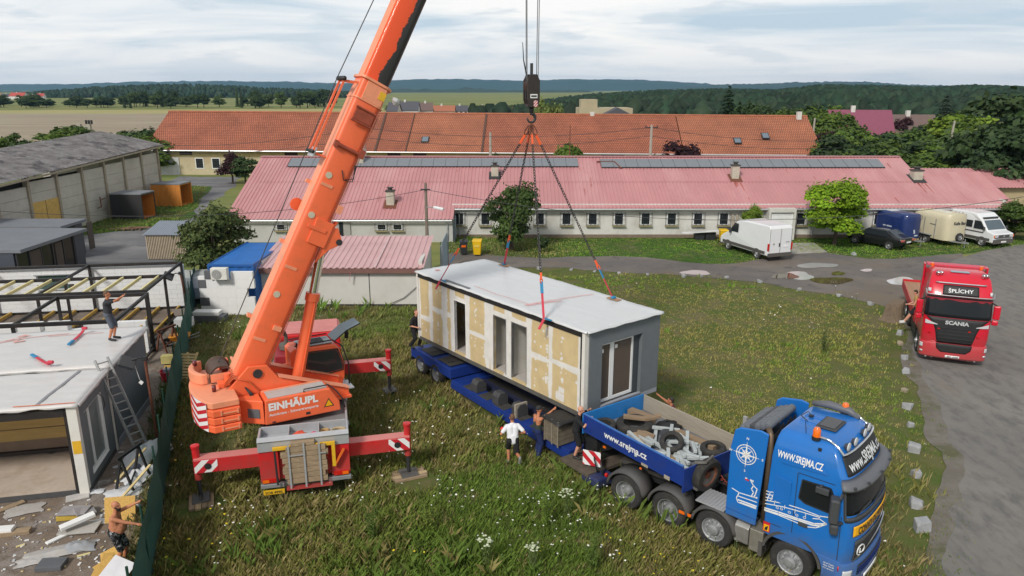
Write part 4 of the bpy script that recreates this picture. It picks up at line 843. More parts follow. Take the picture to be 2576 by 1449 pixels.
m = cm(TS); m.add([(1.375,.60,3.16),(1.375,1.35,3.16),(1.52,1.35,2.6),(1.52,.60,2.6)],[(0,1,2,3)]); m.build('windscreen', MATS['cab_glass'], oc, solid=.015)
m = cm(TS); m.box(.05,1.15,.62,1.33,3.405,3.43); m.build('roof_glass', glassy('pale_glass',(.34,.38,.38),.12), oc)
m = cm(TS); m.add([(1.20,.58,3.44),(1.20,1.36,3.44),(1.62,1.34,3.75),(1.62,.56,3.75)],[(0,1,2,3)]); m.add([(1.62,.56,3.75),(1.62,1.34,3.75),(2.12,1.30,3.92),(2.12,.60,3.92)],[(0,1,2,3)]); hs2 = m.build('open_screen', glassy('grey_perspex',(.22,.27,.29),.12), oc, solid=.025)
m = cm(TS); m.beam((1.20,.57,3.45),(1.62,.55,3.76),.03,.03); m.beam((1.62,.55,3.76),(2.12,.59,3.93),.03,.03); m.build('screen_edge', blackm, hs2)
m = cm(TS); m.tube([(-.1,.58,3.5),(1.15,.60,3.5),(1.45,.52,3.25),(1.62,.50,2.6),(1.6,.5,1.9)],.025,6); m.tube([(-.1,1.36,3.5),(1.15,1.36,3.5)],.02,6); m.build('hand_rail', blackm, oc, smooth='all')
m = cm(TS); m.box(.5,.9,.75,1.2,3.435,3.46); m.tube([(.0,.7,3.4),(.0,.7,3.55)],.03,6); m.tube([(.3,.6,3.44),(.7,.9,3.46)],.012,5); m.build('wiper', blackm, oc)
m = cm(TS); m.box(-.9,-.26,.62,1.2,2.0,2.75); m.prism([(-1.05,2.3),(-.5,2.3),(-.5,2.62),(-1.05,2.9)],'Y',.30,.60); m.build('control_box', orange_top, crane, bevel=.02)
m = cm(TS); m.box(1.4,1.75,.45,1.2,1.72,1.76); m.build('step', alu, oc)
BE = math.radians(62.4); TB = TS @ Matrix.Translation((-1.55,0,3.3)) @ Matrix.Rotation(-BE,4,'Y')     # local x runs up the boom, z is its upper side
def ubox(x0, x1, w, h, zc, r=.12, n=6):
 """boom section: flat top with rounded shoulders, round belly"""
 pr = []
 for k in range(5): a = PI/2*k/4; pr.append((w/2-r+r*math.cos(a), zc+h/2-r+r*math.sin(a)))
 for k in range(5): a = PI/2+PI/2*k/4; pr.append((-w/2+r+r*math.cos(a), zc+h/2-r+r*math.sin(a)))
 for k in range(13): a = PI+PI*k/12; pr.append((w/2*math.cos(a), zc-h/2+w*.32+w*.32*math.sin(a)))
 return pr
W1, H1 = .83, .97
m = cm(TB); m.prism(ubox(0,0,W1,H1,.04),'X',-.35,9.45); bo = m.build('boom', orange, crane, smooth=True)
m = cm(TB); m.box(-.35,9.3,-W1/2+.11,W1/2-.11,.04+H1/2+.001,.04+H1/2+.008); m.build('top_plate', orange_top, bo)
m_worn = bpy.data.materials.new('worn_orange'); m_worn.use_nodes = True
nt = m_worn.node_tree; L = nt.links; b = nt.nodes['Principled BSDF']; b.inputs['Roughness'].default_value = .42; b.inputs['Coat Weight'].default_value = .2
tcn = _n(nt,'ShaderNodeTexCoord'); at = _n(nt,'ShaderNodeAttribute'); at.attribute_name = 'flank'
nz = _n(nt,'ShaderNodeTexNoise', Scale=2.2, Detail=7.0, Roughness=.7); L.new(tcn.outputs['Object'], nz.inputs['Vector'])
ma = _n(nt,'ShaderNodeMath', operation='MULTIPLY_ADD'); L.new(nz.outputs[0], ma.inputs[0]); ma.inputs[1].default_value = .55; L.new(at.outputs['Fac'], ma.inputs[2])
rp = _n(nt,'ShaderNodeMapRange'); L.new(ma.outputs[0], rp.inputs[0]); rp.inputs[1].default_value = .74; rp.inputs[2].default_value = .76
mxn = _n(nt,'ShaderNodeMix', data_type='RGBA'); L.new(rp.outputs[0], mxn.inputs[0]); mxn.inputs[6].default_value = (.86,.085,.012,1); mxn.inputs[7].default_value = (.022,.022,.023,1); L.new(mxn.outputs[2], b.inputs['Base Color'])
m = cm(TB); pr2 = ubox(0,0,.76,.90,.05,.11); xs = [9.0+i*.7 for i in range(21)]
rows = [[(x,p[0],p[1]) for p in pr2+[pr2[0]]] for x in xs]; m.sheet(rows,len(xs),len(pr2)+1)
b2 = m.build('inner_boom', m_worn, crane, smooth=True)
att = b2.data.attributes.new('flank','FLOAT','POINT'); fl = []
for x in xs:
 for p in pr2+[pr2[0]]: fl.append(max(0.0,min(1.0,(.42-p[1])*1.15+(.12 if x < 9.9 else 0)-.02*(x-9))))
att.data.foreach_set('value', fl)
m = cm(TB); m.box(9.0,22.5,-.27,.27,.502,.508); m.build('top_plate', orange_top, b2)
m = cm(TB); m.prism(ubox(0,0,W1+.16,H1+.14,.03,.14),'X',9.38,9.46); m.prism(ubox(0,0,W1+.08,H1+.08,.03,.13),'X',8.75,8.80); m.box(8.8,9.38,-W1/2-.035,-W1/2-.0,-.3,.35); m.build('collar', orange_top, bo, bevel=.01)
m = cm(TB); m.box(9.0,9.25,-W1/2-.05,-W1/2-.03,-.32,-.12); m.build('yellow_plate', yellow, bo)
m = cm(TB); m.box(8.15,8.5,-W1/2-.12,-W1/2,-.22,.36); m.tube([(8.1,-W1/2-.13,-.25),(8.1,-W1/2-.13,.4)],.035,8); m.tube([(8.52,-W1/2-.13,-.25),(8.52,-W1/2-.13,.4)],.035,8); m.build('bracket', mat('rusty_bracket',(.30,.06,.03),.6,var=.3,scale=8), bo)
m = cm(TB); m.tube([(7.25,-W1/2-.08,-.35),(7.25,-W1/2-.08,.5)],.06,8); m.box(7.15,7.4,-W1/2-.14,-W1/2,-.42,-.25); m.box(7.15,7.35,-W1/2-.14,-W1/2,.45,.56); m.build('stowage_bar', MATS['rusty_bracket'], bo)
m = cm(TB)
for k in range(2): m.tube([(6.9,-W1/2-.05,-.3-.05*k),(6.5-.1*k,-W1/2-.12,-.4),(6.35,-W1/2-.05,-.15),(6.6,-W1/2-.03,.0)],.018,5)
m.build('cable_loop', blackm, bo, smooth='all')
m = cm(TB); m.tube([(9.05,-W1/2-.22,-.62),(9.15,-W1/2-.22,-.62),(9.25,-W1/2-.22,-.62)],[.05,.13,.15],12); lm_ = m.build('work_lamp', alu, bo)
m = cm(TB)
for x, z in ((6.25,.50),(4.95,.50),(2.35,.50)): pass
m = cm(TB)
for x in (6.3,5.0,2.4): m.tube([(x,-W1/2+.02,.30),(x,-W1/2-.02,.30)],.10,16)
m.build('pad_cover', bolt, bo)
m = cm(TB)
for x in (6.0,3.3,.95): m.box(x-.045,x+.045,-W1/2-.02,-W1/2,.05,.42)
for x in (5.9,3.9,1.4): m.box(x-.06,x+.06,.3,.48,H1/2+.05,H1/2+.16)
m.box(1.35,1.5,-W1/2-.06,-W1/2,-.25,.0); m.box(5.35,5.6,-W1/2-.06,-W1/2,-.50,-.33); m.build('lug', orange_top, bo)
m = cm(TB); m.box(-.1,8.7,-W1/2-.022,-W1/2+.0,-.30,-.275); m.tube([(0,-W1/2-.025,-.36),(8.6,-W1/2-.025,-.36)],.012,5); m.build('cable_duct', MATS['rusty_bracket'], bo)
m = cm(TB); m.tube([(5.15,.2,.3),(5.15,.75,.3)],.02,6); m2 = cm(TB@Matrix.Translation((5.1,.62,.55))); m2.lathe([(.001,-.03),(.2,-.03),(.2,.03),(.001,.03)],(0,0,0),'Y',18); m2.build('cable_reel', orange, bo)
m = cm(TB); hg = H1/2+.05
for y in (-.22,.22): m.beam((9.2,y,hg),(9.05,y,hg+.42),.06,.06); m.beam((9.05,y,hg+.42),(6.75,y,hg+.42),.06,.06); m.beam((6.75,y,hg+.42),(6.75,y,hg+.02),.05,.05)
m.build('rope_guide', orange, bo)
m = cm(TB); m.tube([(9.1,-.32,hg+.46),(9.1,.32,hg+.46)],.07,10); m.tube([(6.75,-.34,hg+.46),(6.75,.34,hg+.46)],.05,10); m.build('guide_roller', iron, bo, smooth=True)
m = cm(TB); m.box(6.6,6.9,-.3,.3,hg+.36,hg+.40); m.build('guide_plate', alu, bo)
cy0, cy1 = Vector((-.30,0,2.25)), Vector((1.02,0,7.45)); cd = (cy1-cy0).normalized()
m = cm(TS); m.tube([cy0,cy0+cd*3.05],.185,20); m.tube([cy0+cd*2.95,cy0+cd*3.2],.225,20); dc = m.build('lift_cylinder', orange, crane, smooth=True)
m = cm(TS); m.tube([cy0+cd*3.2,cy1],.135,20); m.build('cylinder_rod', chrome, dc, smooth=True)
m = cm(TS); m.tube([cy0+cd*.2+Vector((.05,-.2,0)),cy0+cd*2.9+Vector((.05,-.2,0))],.02,6); m.build('pipe', orange, dc)
m = cm(TB); m.prism([(3.7,-.40),(4.8,-.40),(4.95,-.62),(4.55,-.95),(4.2,-.62)],'Y',-.42,-.30); m.prism([(3.7,-.40),(4.8,-.40),(4.95,-.62),(4.55,-.95),(4.2,-.62)],'Y',.30,.42); m.box(4.2,5.0,-W1/2-.06,-W1/2,-.45,.12); m.box(4.62,4.74,-W1/2-.09,-W1/2-.06,-.3,.3); m.build('cylinder_lug', orange, bo, bevel=.015)
m = cm(TS); m.beam((1.3,-.2,7.55),(.72,-.32,6.9),.18,.05); m.build('guard_flap', orange, bo)
m = cm(TB); m.tube([(4.55,-.46,-.82),(4.55,.46,-.82)],.10,12); m.build('lug_pin', iron, bo, smooth=True)
tip = TB @ Vector((22.0,.0,.60))
m = MB(); m.tube([st_((-2.42,.6,3.38)), TB@Vector((6.75,.1,hg+.53)), TB@Vector((9.1,.1,hg+.55)), TB@Vector((22,.1,.75))],.016,5); m.build('hoist_rope', rope_m, crane)
m = cm(TB); m.box(21.6,22.9,-.35,.35,-.6,.55); hd_ = m.build('boom_head', orange, crane, bevel=.05)
HOOK = D(1337,225,26.2)
hb = thing('hook_block','black crane hook block hanging on steel ropes above the lifted house module','hook block',HOOK,math.radians(20))
m = MB(); cheek = [(-.17,-.62),(.17,-.62),(.25,-.35),(.25,.3),(.14,.52),(-.14,.52),(-.25,.3),(-.25,-.35)]
m.prism(cheek,'Y',-.24,-.16); m.prism(cheek,'Y',.16,.24); m.prism(cheek,'Y',-.03,.03); m.box(-.2,.2,-.155,.155,-.62,-.5); m.build('cheek_plate', mat('hook_black',(.03,.022,.02),.5,var=.3,scale=6), hb, bevel=.015)
for y in (-.1,.1):
 m = MB(); m.lathe([(.05,y-.05),(.27,y-.05),(.24,y),(.27,y+.05),(.05,y+.05)],(0,0,.12),'Y',24); m.build('sheave', mat('sheave_rust',(.09,.05,.04),.6,metal=.4), hb, smooth=True)
m = MB(); m.box(-.14,.14,-.255,-.243,-.30,-.16); pl_ = m.build('name_plate', whitep, hb)
m = MB(); m.box(-.11,.11,-.262,-.256,-.26,-.20); m.build('plate_bar', iron, pl_)
hazard(hb, Matrix.Identity(4), .0,-.245,.15,-.245,-.6,-.38,n=3,lean=1); hb.scale = (.92,.92,.96)
m = MB(); m.tube([(0,0,-.62),(0,0,-.8)],.09,10); pts = []
for k in range(15): a = math.radians(100-k*20); pts.append((.155*math.cos(a),0,-1.0+.155*math.sin(a)))
m.tube([(0,0,-.78),(0,0,-.86)]+pts[1:],[.07,.06]+[.065-.0025*k for k in range(14)],8); m.build('hook', iron, hb, smooth='all')
m = MB(); m.tube([(0,0,.5),(0,0,.9)],.06,8); m.tube([(-.2,0,.5),(-.32,0,1.0),(-.36,0,1.6)],[.03,.02,.012],6); m.build('limit_bar', iron, hb)
hr = thing('hoist_ropes','four steel hoist ropes running up from the hook block','rope',HOOK,math.radians(20))
for x, y in ((-.2,-.1),(.2,-.1),(-.16,.1),(.22,.1)):
 m = MB(); m.tube([(x,y,.2),(x*1.4,y,10.5)],.015,5); m.build('rope', mat('grey_rope',(.17,.17,.18),.5,metal=.3), hr)
blue = mat('truck_blue',(.012,.155,.52),.3,var=.04,dirt=(.045,.13,.30),dirt_amt=.45,dirt_scale=1.4,coat=.4,mud=.6)
blue_d = mat('trailer_blue',(.010,.038,.23),.45,var=.12,dirt=(.03,.035,.08),dirt_amt=.5,dirt_scale=1.5)
plast = mat('grey_plastic',(.05,.053,.058),.6,var=.1,mud=.5)
plast_l = mat('grey_visor',(.12,.125,.14),.5,var=.08)
silver = mat('silver_paint',(.45,.44,.42),.35,metal=.6,var=.12,dirt=(.22,.20,.17),dirt_amt=.5)
lensg = glassy('lamp_lens',(.55,.57,.58),.08)
TO, TH_ = Vector((7.5,16.25,0)), math.radians(-42.5)
def text_map(s, m, parent, fn, bold=0.0, name='lettering', vh=1.0):
 """lettering bent onto a surface: fn(u,v), u 0..1 along the line, v 0..1 up the letters"""
 cu = bpy.data.curves.new('lettering','FONT'); cu.body = s; cu.size = 1; cu.offset = bold; cu.resolution_u = 3
 o = bpy.data.objects.new('lettering', cu); COL.objects.link(o); dg = bpy.context.evaluated_depsgraph_get(); me = bpy.data.meshes.new_from_object(o.evaluated_get(dg)); bpy.data.objects.remove(o)
 xs = [v.co.x for v in me.vertices]; lo, hi = min(xs), max(xs); top = max(v.co.y for v in me.vertices)
 for v in me.vertices: v.co = fn((v.co.x-lo)/(hi-lo), v.co.y/top*vh)
 me.materials.clear(); me.materials.append(m); me.update(); return mobj(name, me, parent)
def ribbon(mb, pts, w, y):
 """flat painted line on a side plane (x,z points)"""
 for (a, b_) in zip(pts[:-1],pts[1:]):
  d = Vector((b_[0]-a[0],b_[1]-a[1]));
  if d.length < 1e-6: continue
  n = Vector((-d.y,d.x)).normalized()*w/2; e = d.normalized()*w*.3
  mb.add([(a[0]-e.x+n.x,y,a[1]-e.y+n.y),(b_[0]+e.x+n.x,y,b_[1]+e.y+n.y),(b_[0]+e.x-n.x,y,b_[1]+e.y-n.y),(a[0]-e.x-n.x,y,a[1]-e.y-n.y)],[(0,1,2,3)])
class Cab:
 """cab shell lofted from plan outlines: (z, half width, side-front x, centre-front x, rear x)"""
 def __init__(s, lv, p=2.5): s.lv = lv; s.p = p
 def at(s, z):
  z = min(max(z,s.lv[0][0]),s.lv[-1][0])
  for a, b_ in zip(s.lv[:-1],s.lv[1:]):
   if z <= b_[0]: t = (z-a[0])/(b_[0]-a[0]); return [a[i]+(b_[i]-a[i])*t for i in range(5)]
 def front(s, a, z, off=0.0):
  """a in -1 (right) .. 1 (left)"""
  _, w, xs, xc, xr = s.at(z); th = a*PI/2; e = 2/s.p
  y = (w+off)*math.copysign(abs(math.sin(th))**e, a); x = xs+(xc-xs+off)*max(0,math.cos(th))**e
  return Vector((x,y,z))
 def flin(s, b, z, off=0.0):
  """front surface with b = share of the half width"""
  _, w, xs, xc, xr = s.at(z); return Vector((xs+(xc-xs+off)*max(0,1-abs(b)**s.p)**(1/s.p), (w+off)*b, z))
 def shell(s, name, m, parent, n=24):
  mb = MB(); rows = []
  for l in s.lv:
   z = l[0]; r = [s.front(-1+2*i/n,z) for i in range(n+1)]; w, xr = l[1], l[4]
   r += [Vector((xr+.12,w,z)),Vector((xr+.03,w-.03,z)),Vector((xr,w-.12,z)),Vector((xr,-w+.12,z)),Vector((xr+.03,-w+.03,z)),Vector((xr+.12,-w,z))]; r.append(r[0]); rows.append(r)
  mb.sheet(rows,len(rows),len(rows[0])); k = len(rows[0]); base = (len(rows)-1)*k; mb.f.append(tuple(range(base,base+k-1))); mb.mi.append(0); mb.f.append(tuple(range(k-2,-1,-1))); mb.mi.append(0)
  return mb.build(name, m, parent, smooth=True)
 def patch(s, name, m, parent, a0, a1, z0, z1, off=.012, n=16, nz=6, solid=.012, zl=None):
  mb = MB(); mb.sheet([[s.front(a0+(a1-a0)*i/n, (z0+(z1-z0)*j/nz), off) for i in range(n+1)] for j in range(nz+1)],nz+1,n+1); return mb.build(name, m, parent, smooth='all', solid=solid)
tr = thing('tractor_truck','bright blue heavy truck with a compass rose and a yacht drawn on its side','truck',TO,TH_)
cabl = Cab([(1.02,1.22,1.02,1.37,-.72),(1.3,1.24,1.05,1.40,-.74),(2.15,1.24,1.03,1.38,-.74),(2.22,1.235,1.02,1.36,-.74),(2.95,1.19,.93,1.2,-.73),(3.1,1.18,.86,1.12,-.73),(3.35,1.14,.76,.98,-.71),(3.56,1.08,.68,.84,-.68),(3.68,.99,.58,.70,-.64),(3.74,.86,.45,.55,-.58)])
cab = cabl.shell('cab', blue, tr)
mb = MB()
for k in range(7):
 for sx in (-1,1): mb.beam((-.5,sx*(.16+.1*k),3.742-.004*k),(.1-.02*k if k < 3 else .35,sx*(.16+.1*k),3.745-.004*k),.04,.02)
mb.build('roof_ribs', blue, cab, bevel=.006)
mb = MB(); ao = []; n = 16
for sy in (-1,1):
 y0, y1 = (-1.235,-.75) if sy < 0 else (.75,1.235)
 poly_ = [(1.06,1.06),(1.06,.72),(.66,.66)]+[(.64*math.cos(math.radians(5+k*168/n))*1.0,.56+.66*math.sin(math.radians(5+k*168/n))) for k in range(1,n+1)]+[(-.72,.9),(-.72,1.06)]
 poly_ = [(1.06,1.06),(1.06,.72),(.67,.66)]+[(.66*math.cos(t),.56+.68*math.sin(t)) for t in [math.radians(14+k*74/8) for k in range(9)]]+[(0,1.06)] if False else poly_
 mb2 = MB(); pr = [(.64+.0,.60)]
 arc = [(.66*math.cos(t),.58+.66*math.sin(t)) for t in [math.radians(8+k*164/n) for k in range(n+1)]]; arc2 = [(.73*math.cos(t),.58+.73*math.sin(t)) for t in [math.radians(8+k*164/n) for k in range(n+1)]]
 rows = [[(p[0],y0,p[1]) for p in arc],[(p[0],y1,p[1]) for p in arc],[(p[0],y1,p[1]) for p in arc2],[(p[0],y0-.0,p[1]) for p in arc2],[(p[0],y0,p[1]) for p in arc]]
 mb2.sheet(rows,5,n+1); mb2.tube([arc2[0] and (arc2[-1][0],(y0+y1)/2,arc2[-1][1]),(arc2[-1][0]-.02,(y0+y1)/2,.42)],.05,6); mb2.box(-.80,-.70,y0,y1,.35,.75); mb2.build('wheel_arch', plast, tr)
 mb.prism([(1.055,1.05),(1.055,.62),(.74,.58)]+[(.745*math.cos(t),.58+.745*math.sin(t)) for t in [math.radians(2+k*38/5) for k in range(1,6)]],'Y',y0,y1-.02 if sy < 0 else y1)
mb.build('side_skirt', blue, cab, bevel=.008)
mb = MB(); mb.box(-.70,.9,-.74,.74,.55,1.01); mb.build('engine', blackm, tr)
bl = Cab([(.28,1.20,1.02,1.38,.7),(.34,1.25,1.06,1.44,.7),(.95,1.25,1.07,1.45,.7),(1.02,1.24,1.05,1.42,.7)])
bp2 = bl.shell('bumper', blue, tr)
cabl2 = cabl
cabl.patch('grille', plast, cab, -.52,.52,1.04,1.55,off=.012)
mbs = MB()
for k in range(5): mbs.sheet([[cabl.front(-.5+1.0*i/14,1.08+.085*k+.03*j,.03) for i in range(15)] for j in (0,1)],2,15)
mbs.build('grille_bars', iron, cab, solid=.012)
gl = MATS['silver_paint']
mbs = MB(); mbs.tube([cabl.front(-.53,1.56,.02),cabl.front(.53,1.56,.02)] if False else [cabl.front(-.53+1.06*i/12,1.57,.018) for i in range(13)],.012,5); mbs.tube([cabl.front(-.53+1.06*i/12,1.05,.018) for i in range(13)],.012,5); mbs.tube([cabl.front(-.48+.9*i/12,1.12+.4*i/12,.05) for i in range(13)],.016,5); mbs.build('grille_trim', chrome, cab)
mbs = MB(); q = [cabl.front(-.36+.10*math.cos(t),1.30+.13*math.sin(t),.05) for t in [2*PI*k/18 for k in range(19)]]; mbs.tube(q,.014,5); mbs.tube([cabl.front(-.385,1.36,.055),cabl.front(-.385,1.24,.055),cabl.front(-.33,1.24,.055)],.014,5); mbs.build('badge', whitep, cab)
bl.patch('lower_grille', blackm, bp2, -.40,.40,.66,.92,off=.012,nz=2)
mbs = MB()
for k in range(3): mbs.sheet([[bl.front(-.39+.78*i/12,.70+.075*k+.022*j,.03) for i in range(13)] for j in (0,1)],2,13)
mbs.build('grille_bars', blue_d, bp2, solid=.01)
for sd in (-1,1):
 bl.patch('headlight', lensg, bp2, sd*.56, sd*.84, .46,.86, off=.012, n=6)
 bl.patch('side_light', lamp_red, bp2, sd*.955, sd*.985, .84,.96, off=.012, n=2, nz=1)
pl2 = bl.patch('number_plate', whitep, bp2, -.18,.18,.40,.52, off=.02, n=6, nz=1)
ws = cabl.patch('windscreen', glassy('truck_glass',(.012,.014,.016),.05), cab, -.86,.86,2.26,2.95, off=.016, n=22)
mbs = MB(); pts = [cabl.front(-.9+1.8*i/20,2.21,.02) for i in range(21)]; mbs.sheet([[p for p in pts],[cabl.front(-.9+1.8*i/20,2.10,.022) for i in range(21)]],2,21); mbs.build('windscreen_sill', plast, cab, solid=.03, smooth='all')
mbs = MB()
for sd in (-1,1): mbs.tube([cabl.front(sd*.90,2.15,.03),cabl.front(sd*.89,2.95,.03)],.035,6)
for a0 in (-.55,-.05,.4): mbs.tube([cabl.front(a0,2.24,.04),cabl.front(a0+.25,2.34,.05),cabl.front(a0+.42,2.36,.045)],.012,5)
mbs.build('pillar_trim', plast, cab)
mbs = MB(); mbs.tube([cabl.front(-.2,2.36,-.25),cabl.front(.05,2.42,-.25)],.05,6); mbs.build('dashboard', plast, cab)
vis = MB(); rows = []
for j, (z, o_) in enumerate(((3.07,.02),(3.05,.14),(2.95,.22),(2.90,.21),(2.95,.12))): rows.append([cabl.front(-.93+1.86*i/22,z,o_) for i in range(23)])
vis.sheet(rows,5,23); vz = vis.build('sun_visor', plast_l, cab, smooth='all', solid=.02)
mbs = MB()
for a in (-.62,-.3,0,.3,.62): q = cabl.front(a,2.98,.24); mbs.cbox(q,(.05,.06,.06))
mbs.build('marker_lamp', plast, vz)
sg = cabl.patch('roof_sign', blackm, cab, -.66,.66,3.12,3.52, off=.03, n=16)
wt_ = mat('sign_white',(.70,.72,.72),.4,var=.03)
text_map('www.SREJMA.cz', wt_, sg, lambda u,v: cabl.flin(-.80+1.60*u, 3.20+.22*v, .052), bold=.02)
mbs = MB(); ring = [cabl.front(-.60+1.2*i/18,3.565,.10) for i in range(19)]; e0 = [Vector((.15,-.93,3.74)),Vector((.15,-.93,3.80)),Vector((.45,-.93,3.80)),Vector((.66,-.90,3.68))]; e1 = [Vector((p.x,-p.y,p.z)) for p in e0][::-1]
mbs.tube(e0+ring+e1,.03,8); lb = mbs.build('lamp_bar', chrome, tr, smooth='all')
for a in (-.36,-.13,.13,.36):
 q = cabl.front(a,3.66,.14); m = MB(); m.T = Matrix.Translation(q); m.lathe([(.001,-.09),(.06,-.08),(.10,.0),(.105,.02)],(0,0,0),'X',16); l_ = m.build('spotlight', plast, tr, smooth=True)
 m = MB(); m.T = Matrix.Translation(q); m.lathe([(.10,.021),(.06,.035),(.001,.04)],(0,0,0),'X',16); m.lathe([(.108,.0),(.108,.024),(.098,.024)],(0,0,0),'X',16); m.build('lens', lensg, l_, smooth=True)
for y in (-.93,.93):
 m = MB(); m.lathe([(.001,.22),(.06,.21),(.085,.17),(.09,.03),(.09,0)],(.18,y,3.80),'Z',14); b_ = m.build('beacon', lamp_or, tr, smooth=True)
 m = MB(); m.lathe([(.1,0),(.1,-.08),(.06,-.1)],(.18,y,3.80),'Z',14); m.build('base', blackm, b_)
mbs = MB(); mbs.box(-.06,.42,-.36,.36,3.75,3.80); rh = mbs.build('roof_hatch', plast, tr, bevel=.025, seg=3)
mbs = MB(); mbs.box(.0,.36,-.30,.30,3.803,3.815); mbs.build('pane', glassy('smoked_glass',(.07,.07,.075),.1), rh)
mbs = MB(); mbs.tube([(-.1,-.8,3.7),(-.14,-.82,4.05)],.008,5); mbs.box(.3,.38,-1.09,-1.0,3.5,3.60); mbs.box(-.4,-.3,.1,.2,3.755,3.79); mbs.tube([(-.35,.15,3.78),(-.5,.35,3.78),(-.55,.0,3.78),(-.3,-.2,3.77)],.01,5); mbs.build('aerial', blackm, tr)
mbs = MB(); mbs.tube([(-.6,.88,3.80),(-.2,.92,3.86),(.3,.90,3.84),(.55,.84,3.74)],[.06,.1,.1,.05],10); mbs.build('horn_rail', plast_l, tr, smooth='all')
mbs = MB(); Y = -1.248
for sd in (-1,1):
 ribbon(mbs,[(-.03,2.90),(-.03,1.34)],.014,sd*1.243); ribbon(mbs,[(1.03,2.2),(1.045,1.1)],.014,sd*1.246); ribbon(mbs,[(-.03,2.9),(.80,2.9)],.012,sd*1.205); ribbon(mbs,[(-.72,1.36),(-.3,1.36)],.012,sd*1.245)
mbs.build('door_seam', iron, cab, solid=.006)
mbs = MB()
for sd in (-1,1): mbs.add([(-.55,sd*1.244,2.70),(-.15,sd*1.244,2.62),(-.15,sd*1.246,1.98),(-.55,sd*1.246,2.0)],[(0,1,2,3)])
mbs.build('side_pressing', mat('pressed_blue',(.012,.145,.50),.32,var=.04,coat=.5), cab, solid=.012, bevel=.02)
mbs = MB()
for sd in (-1,1): mbs.add([(-.45,sd*1.19,3.36),(.40,sd*1.17,3.30),(.62,sd*1.205,3.06),(-.45,sd*1.205,3.0)],[(0,1,2,3)])
mbs.build('roof_pressing', MATS['pressed_blue'], cab, solid=.012, bevel=.02)
for sd in (-1,1):
 def sy(z): return sd*(cabl.at(z)[1]+.008)
 m = MB(); pw = [(.08,2.76),(.05,2.3),(.2,2.22),(.88,2.19),(.86,2.5),(.72,2.78)]; m.add([(x,sy(z),z) for x,z in pw],[tuple(range(6))]); sw = m.build('side_window', MATS['truck_glass'], cab, solid=.012)
 m = MB()
 for i in range(6): a, b_ = pw[i], pw[(i+1)%6]; m.beam((a[0],sy(a[1]),a[1]),(b_[0],sy(b_[1]),b_[1]),.03,.03)
 m.build('window_frame', blackm, sw)
 m = MB(); m.cbox((.92,sd*1.46,2.44),(.20,.30,.60),rz=sd*-.35); m.cbox((.95,sd*1.43,1.98),(.18,.26,.26),rz=sd*-.35); mr = m.build('mirror', plast, tr, bevel=.05, seg=3)
 m = MB(); m.beam((1.0,sd*1.2,2.78),(1.0,sd*1.42,2.70),.05,.05); m.beam((1.06,sd*1.2,2.05),(1.0,sd*1.40,2.1),.06,.06); m.build('mirror_arm', plast, mr)
 m = MB(); m.box(.10,.32,sd*1.245-.02,sd*1.245+.02,1.60,1.70); m.build('door_handle', plast, cab, bevel=.01)
m = MB(); m.box(.42,.72,-1.33,-1.25,2.62,2.78); m.box(.5,.56,-1.32,-1.2,2.78,2.82); m.build('ramp_mirror', plast, tr, bevel=.02)
m = MB(); ribbon(m,[(.28,2.40),(.75,2.28)],.05,-1.228); m.build('window_sticker', mat('red_letters',(.35,.01,.02),.5), cab)
for sd in (-1,1):
 y0, y1 = sd*1.25, sd*1.19
 m = MB(); m.prism([(-1.72,1.14),(-.92,1.12),(-.80,3.62),(-1.0,3.66),(-1.5,3.58),(-1.64,3.48),(-1.72,3.0)],'Y',min(y0,y1),max(y0,y1)); fr = m.build('side_fairing', blue, tr, bevel=.03, seg=3)
 m = MB(); ribbon(m,[(-1.715,1.32),(-.915,1.30)],.012,sd*1.253); m.build('seam', blue_d, fr)
R3 = Matrix.Rotation(TH_,3,'Z')
for k in range(6):
 x = -.98-.12*k; z = 3.22-.0*k
 m = MB(); xx = -1.06-.125*k; zz_ = 3.56-.055*k; prof = [(.001,-.78),(.07,-.77),(.105,-.72),(.105,-.25),(.112,-.25),(.112,-.22),(.105,-.22),(.105,.22),(.112,.22),(.112,.25),(.105,.25),(.105,.72),(.07,.77),(.001,.78)]
 m.lathe(prof,(xx,.05,zz_),'Y',14); m.build('air_tank', mat('tank_grey',(.13,.14,.155),.45,var=.1) if k != 3 else mat('tank_dark',(.06,.062,.07),.5), tr, smooth=True)
m = MB()
for k in range(8): m.tube([(-.92,-.6+.15*k,3.3),(-.86,-.55+.15*k,3.45+.05*(k%3)),(-.84,-.5+.15*k,3.2)],.025,6)
m.box(-1.7,-.85,-.5,.6,1.4,3.1); m.build('pipework', blackm, tr)
m = MB(); m.tube([(-.80,-1.05,1.2),(-.80,-1.05,3.2),(-.84,-1.0,3.5),(-.95,-.92,3.62)],.07,10); m.build('exhaust_stack', mat('exhaust',(.17,.12,.08),.5,metal=.5), tr, smooth='all')
m = MB(); m.box(-5.4,.7,-.45,-.35,.70,.98); m.box(-5.4,.7,.35,.45,.70,.98)
for x in (-5.3,-4.1,-2.7,-1.4): m.box(x-.06,x+.06,-.349,.349,.72,.95)
m.build('chassis', blackm, tr)
m = MB(); m.box(-5.3,-3.0,-.62,.62,1.0,1.12); m.lathe([(.5,1.125),(.5,1.22),(.42,1.24),(.001,1.24)],(-4.0,0,0),'Z',24); m.build('fifth_wheel', mat('greasy_plate',(.06,.055,.05),.5), tr)
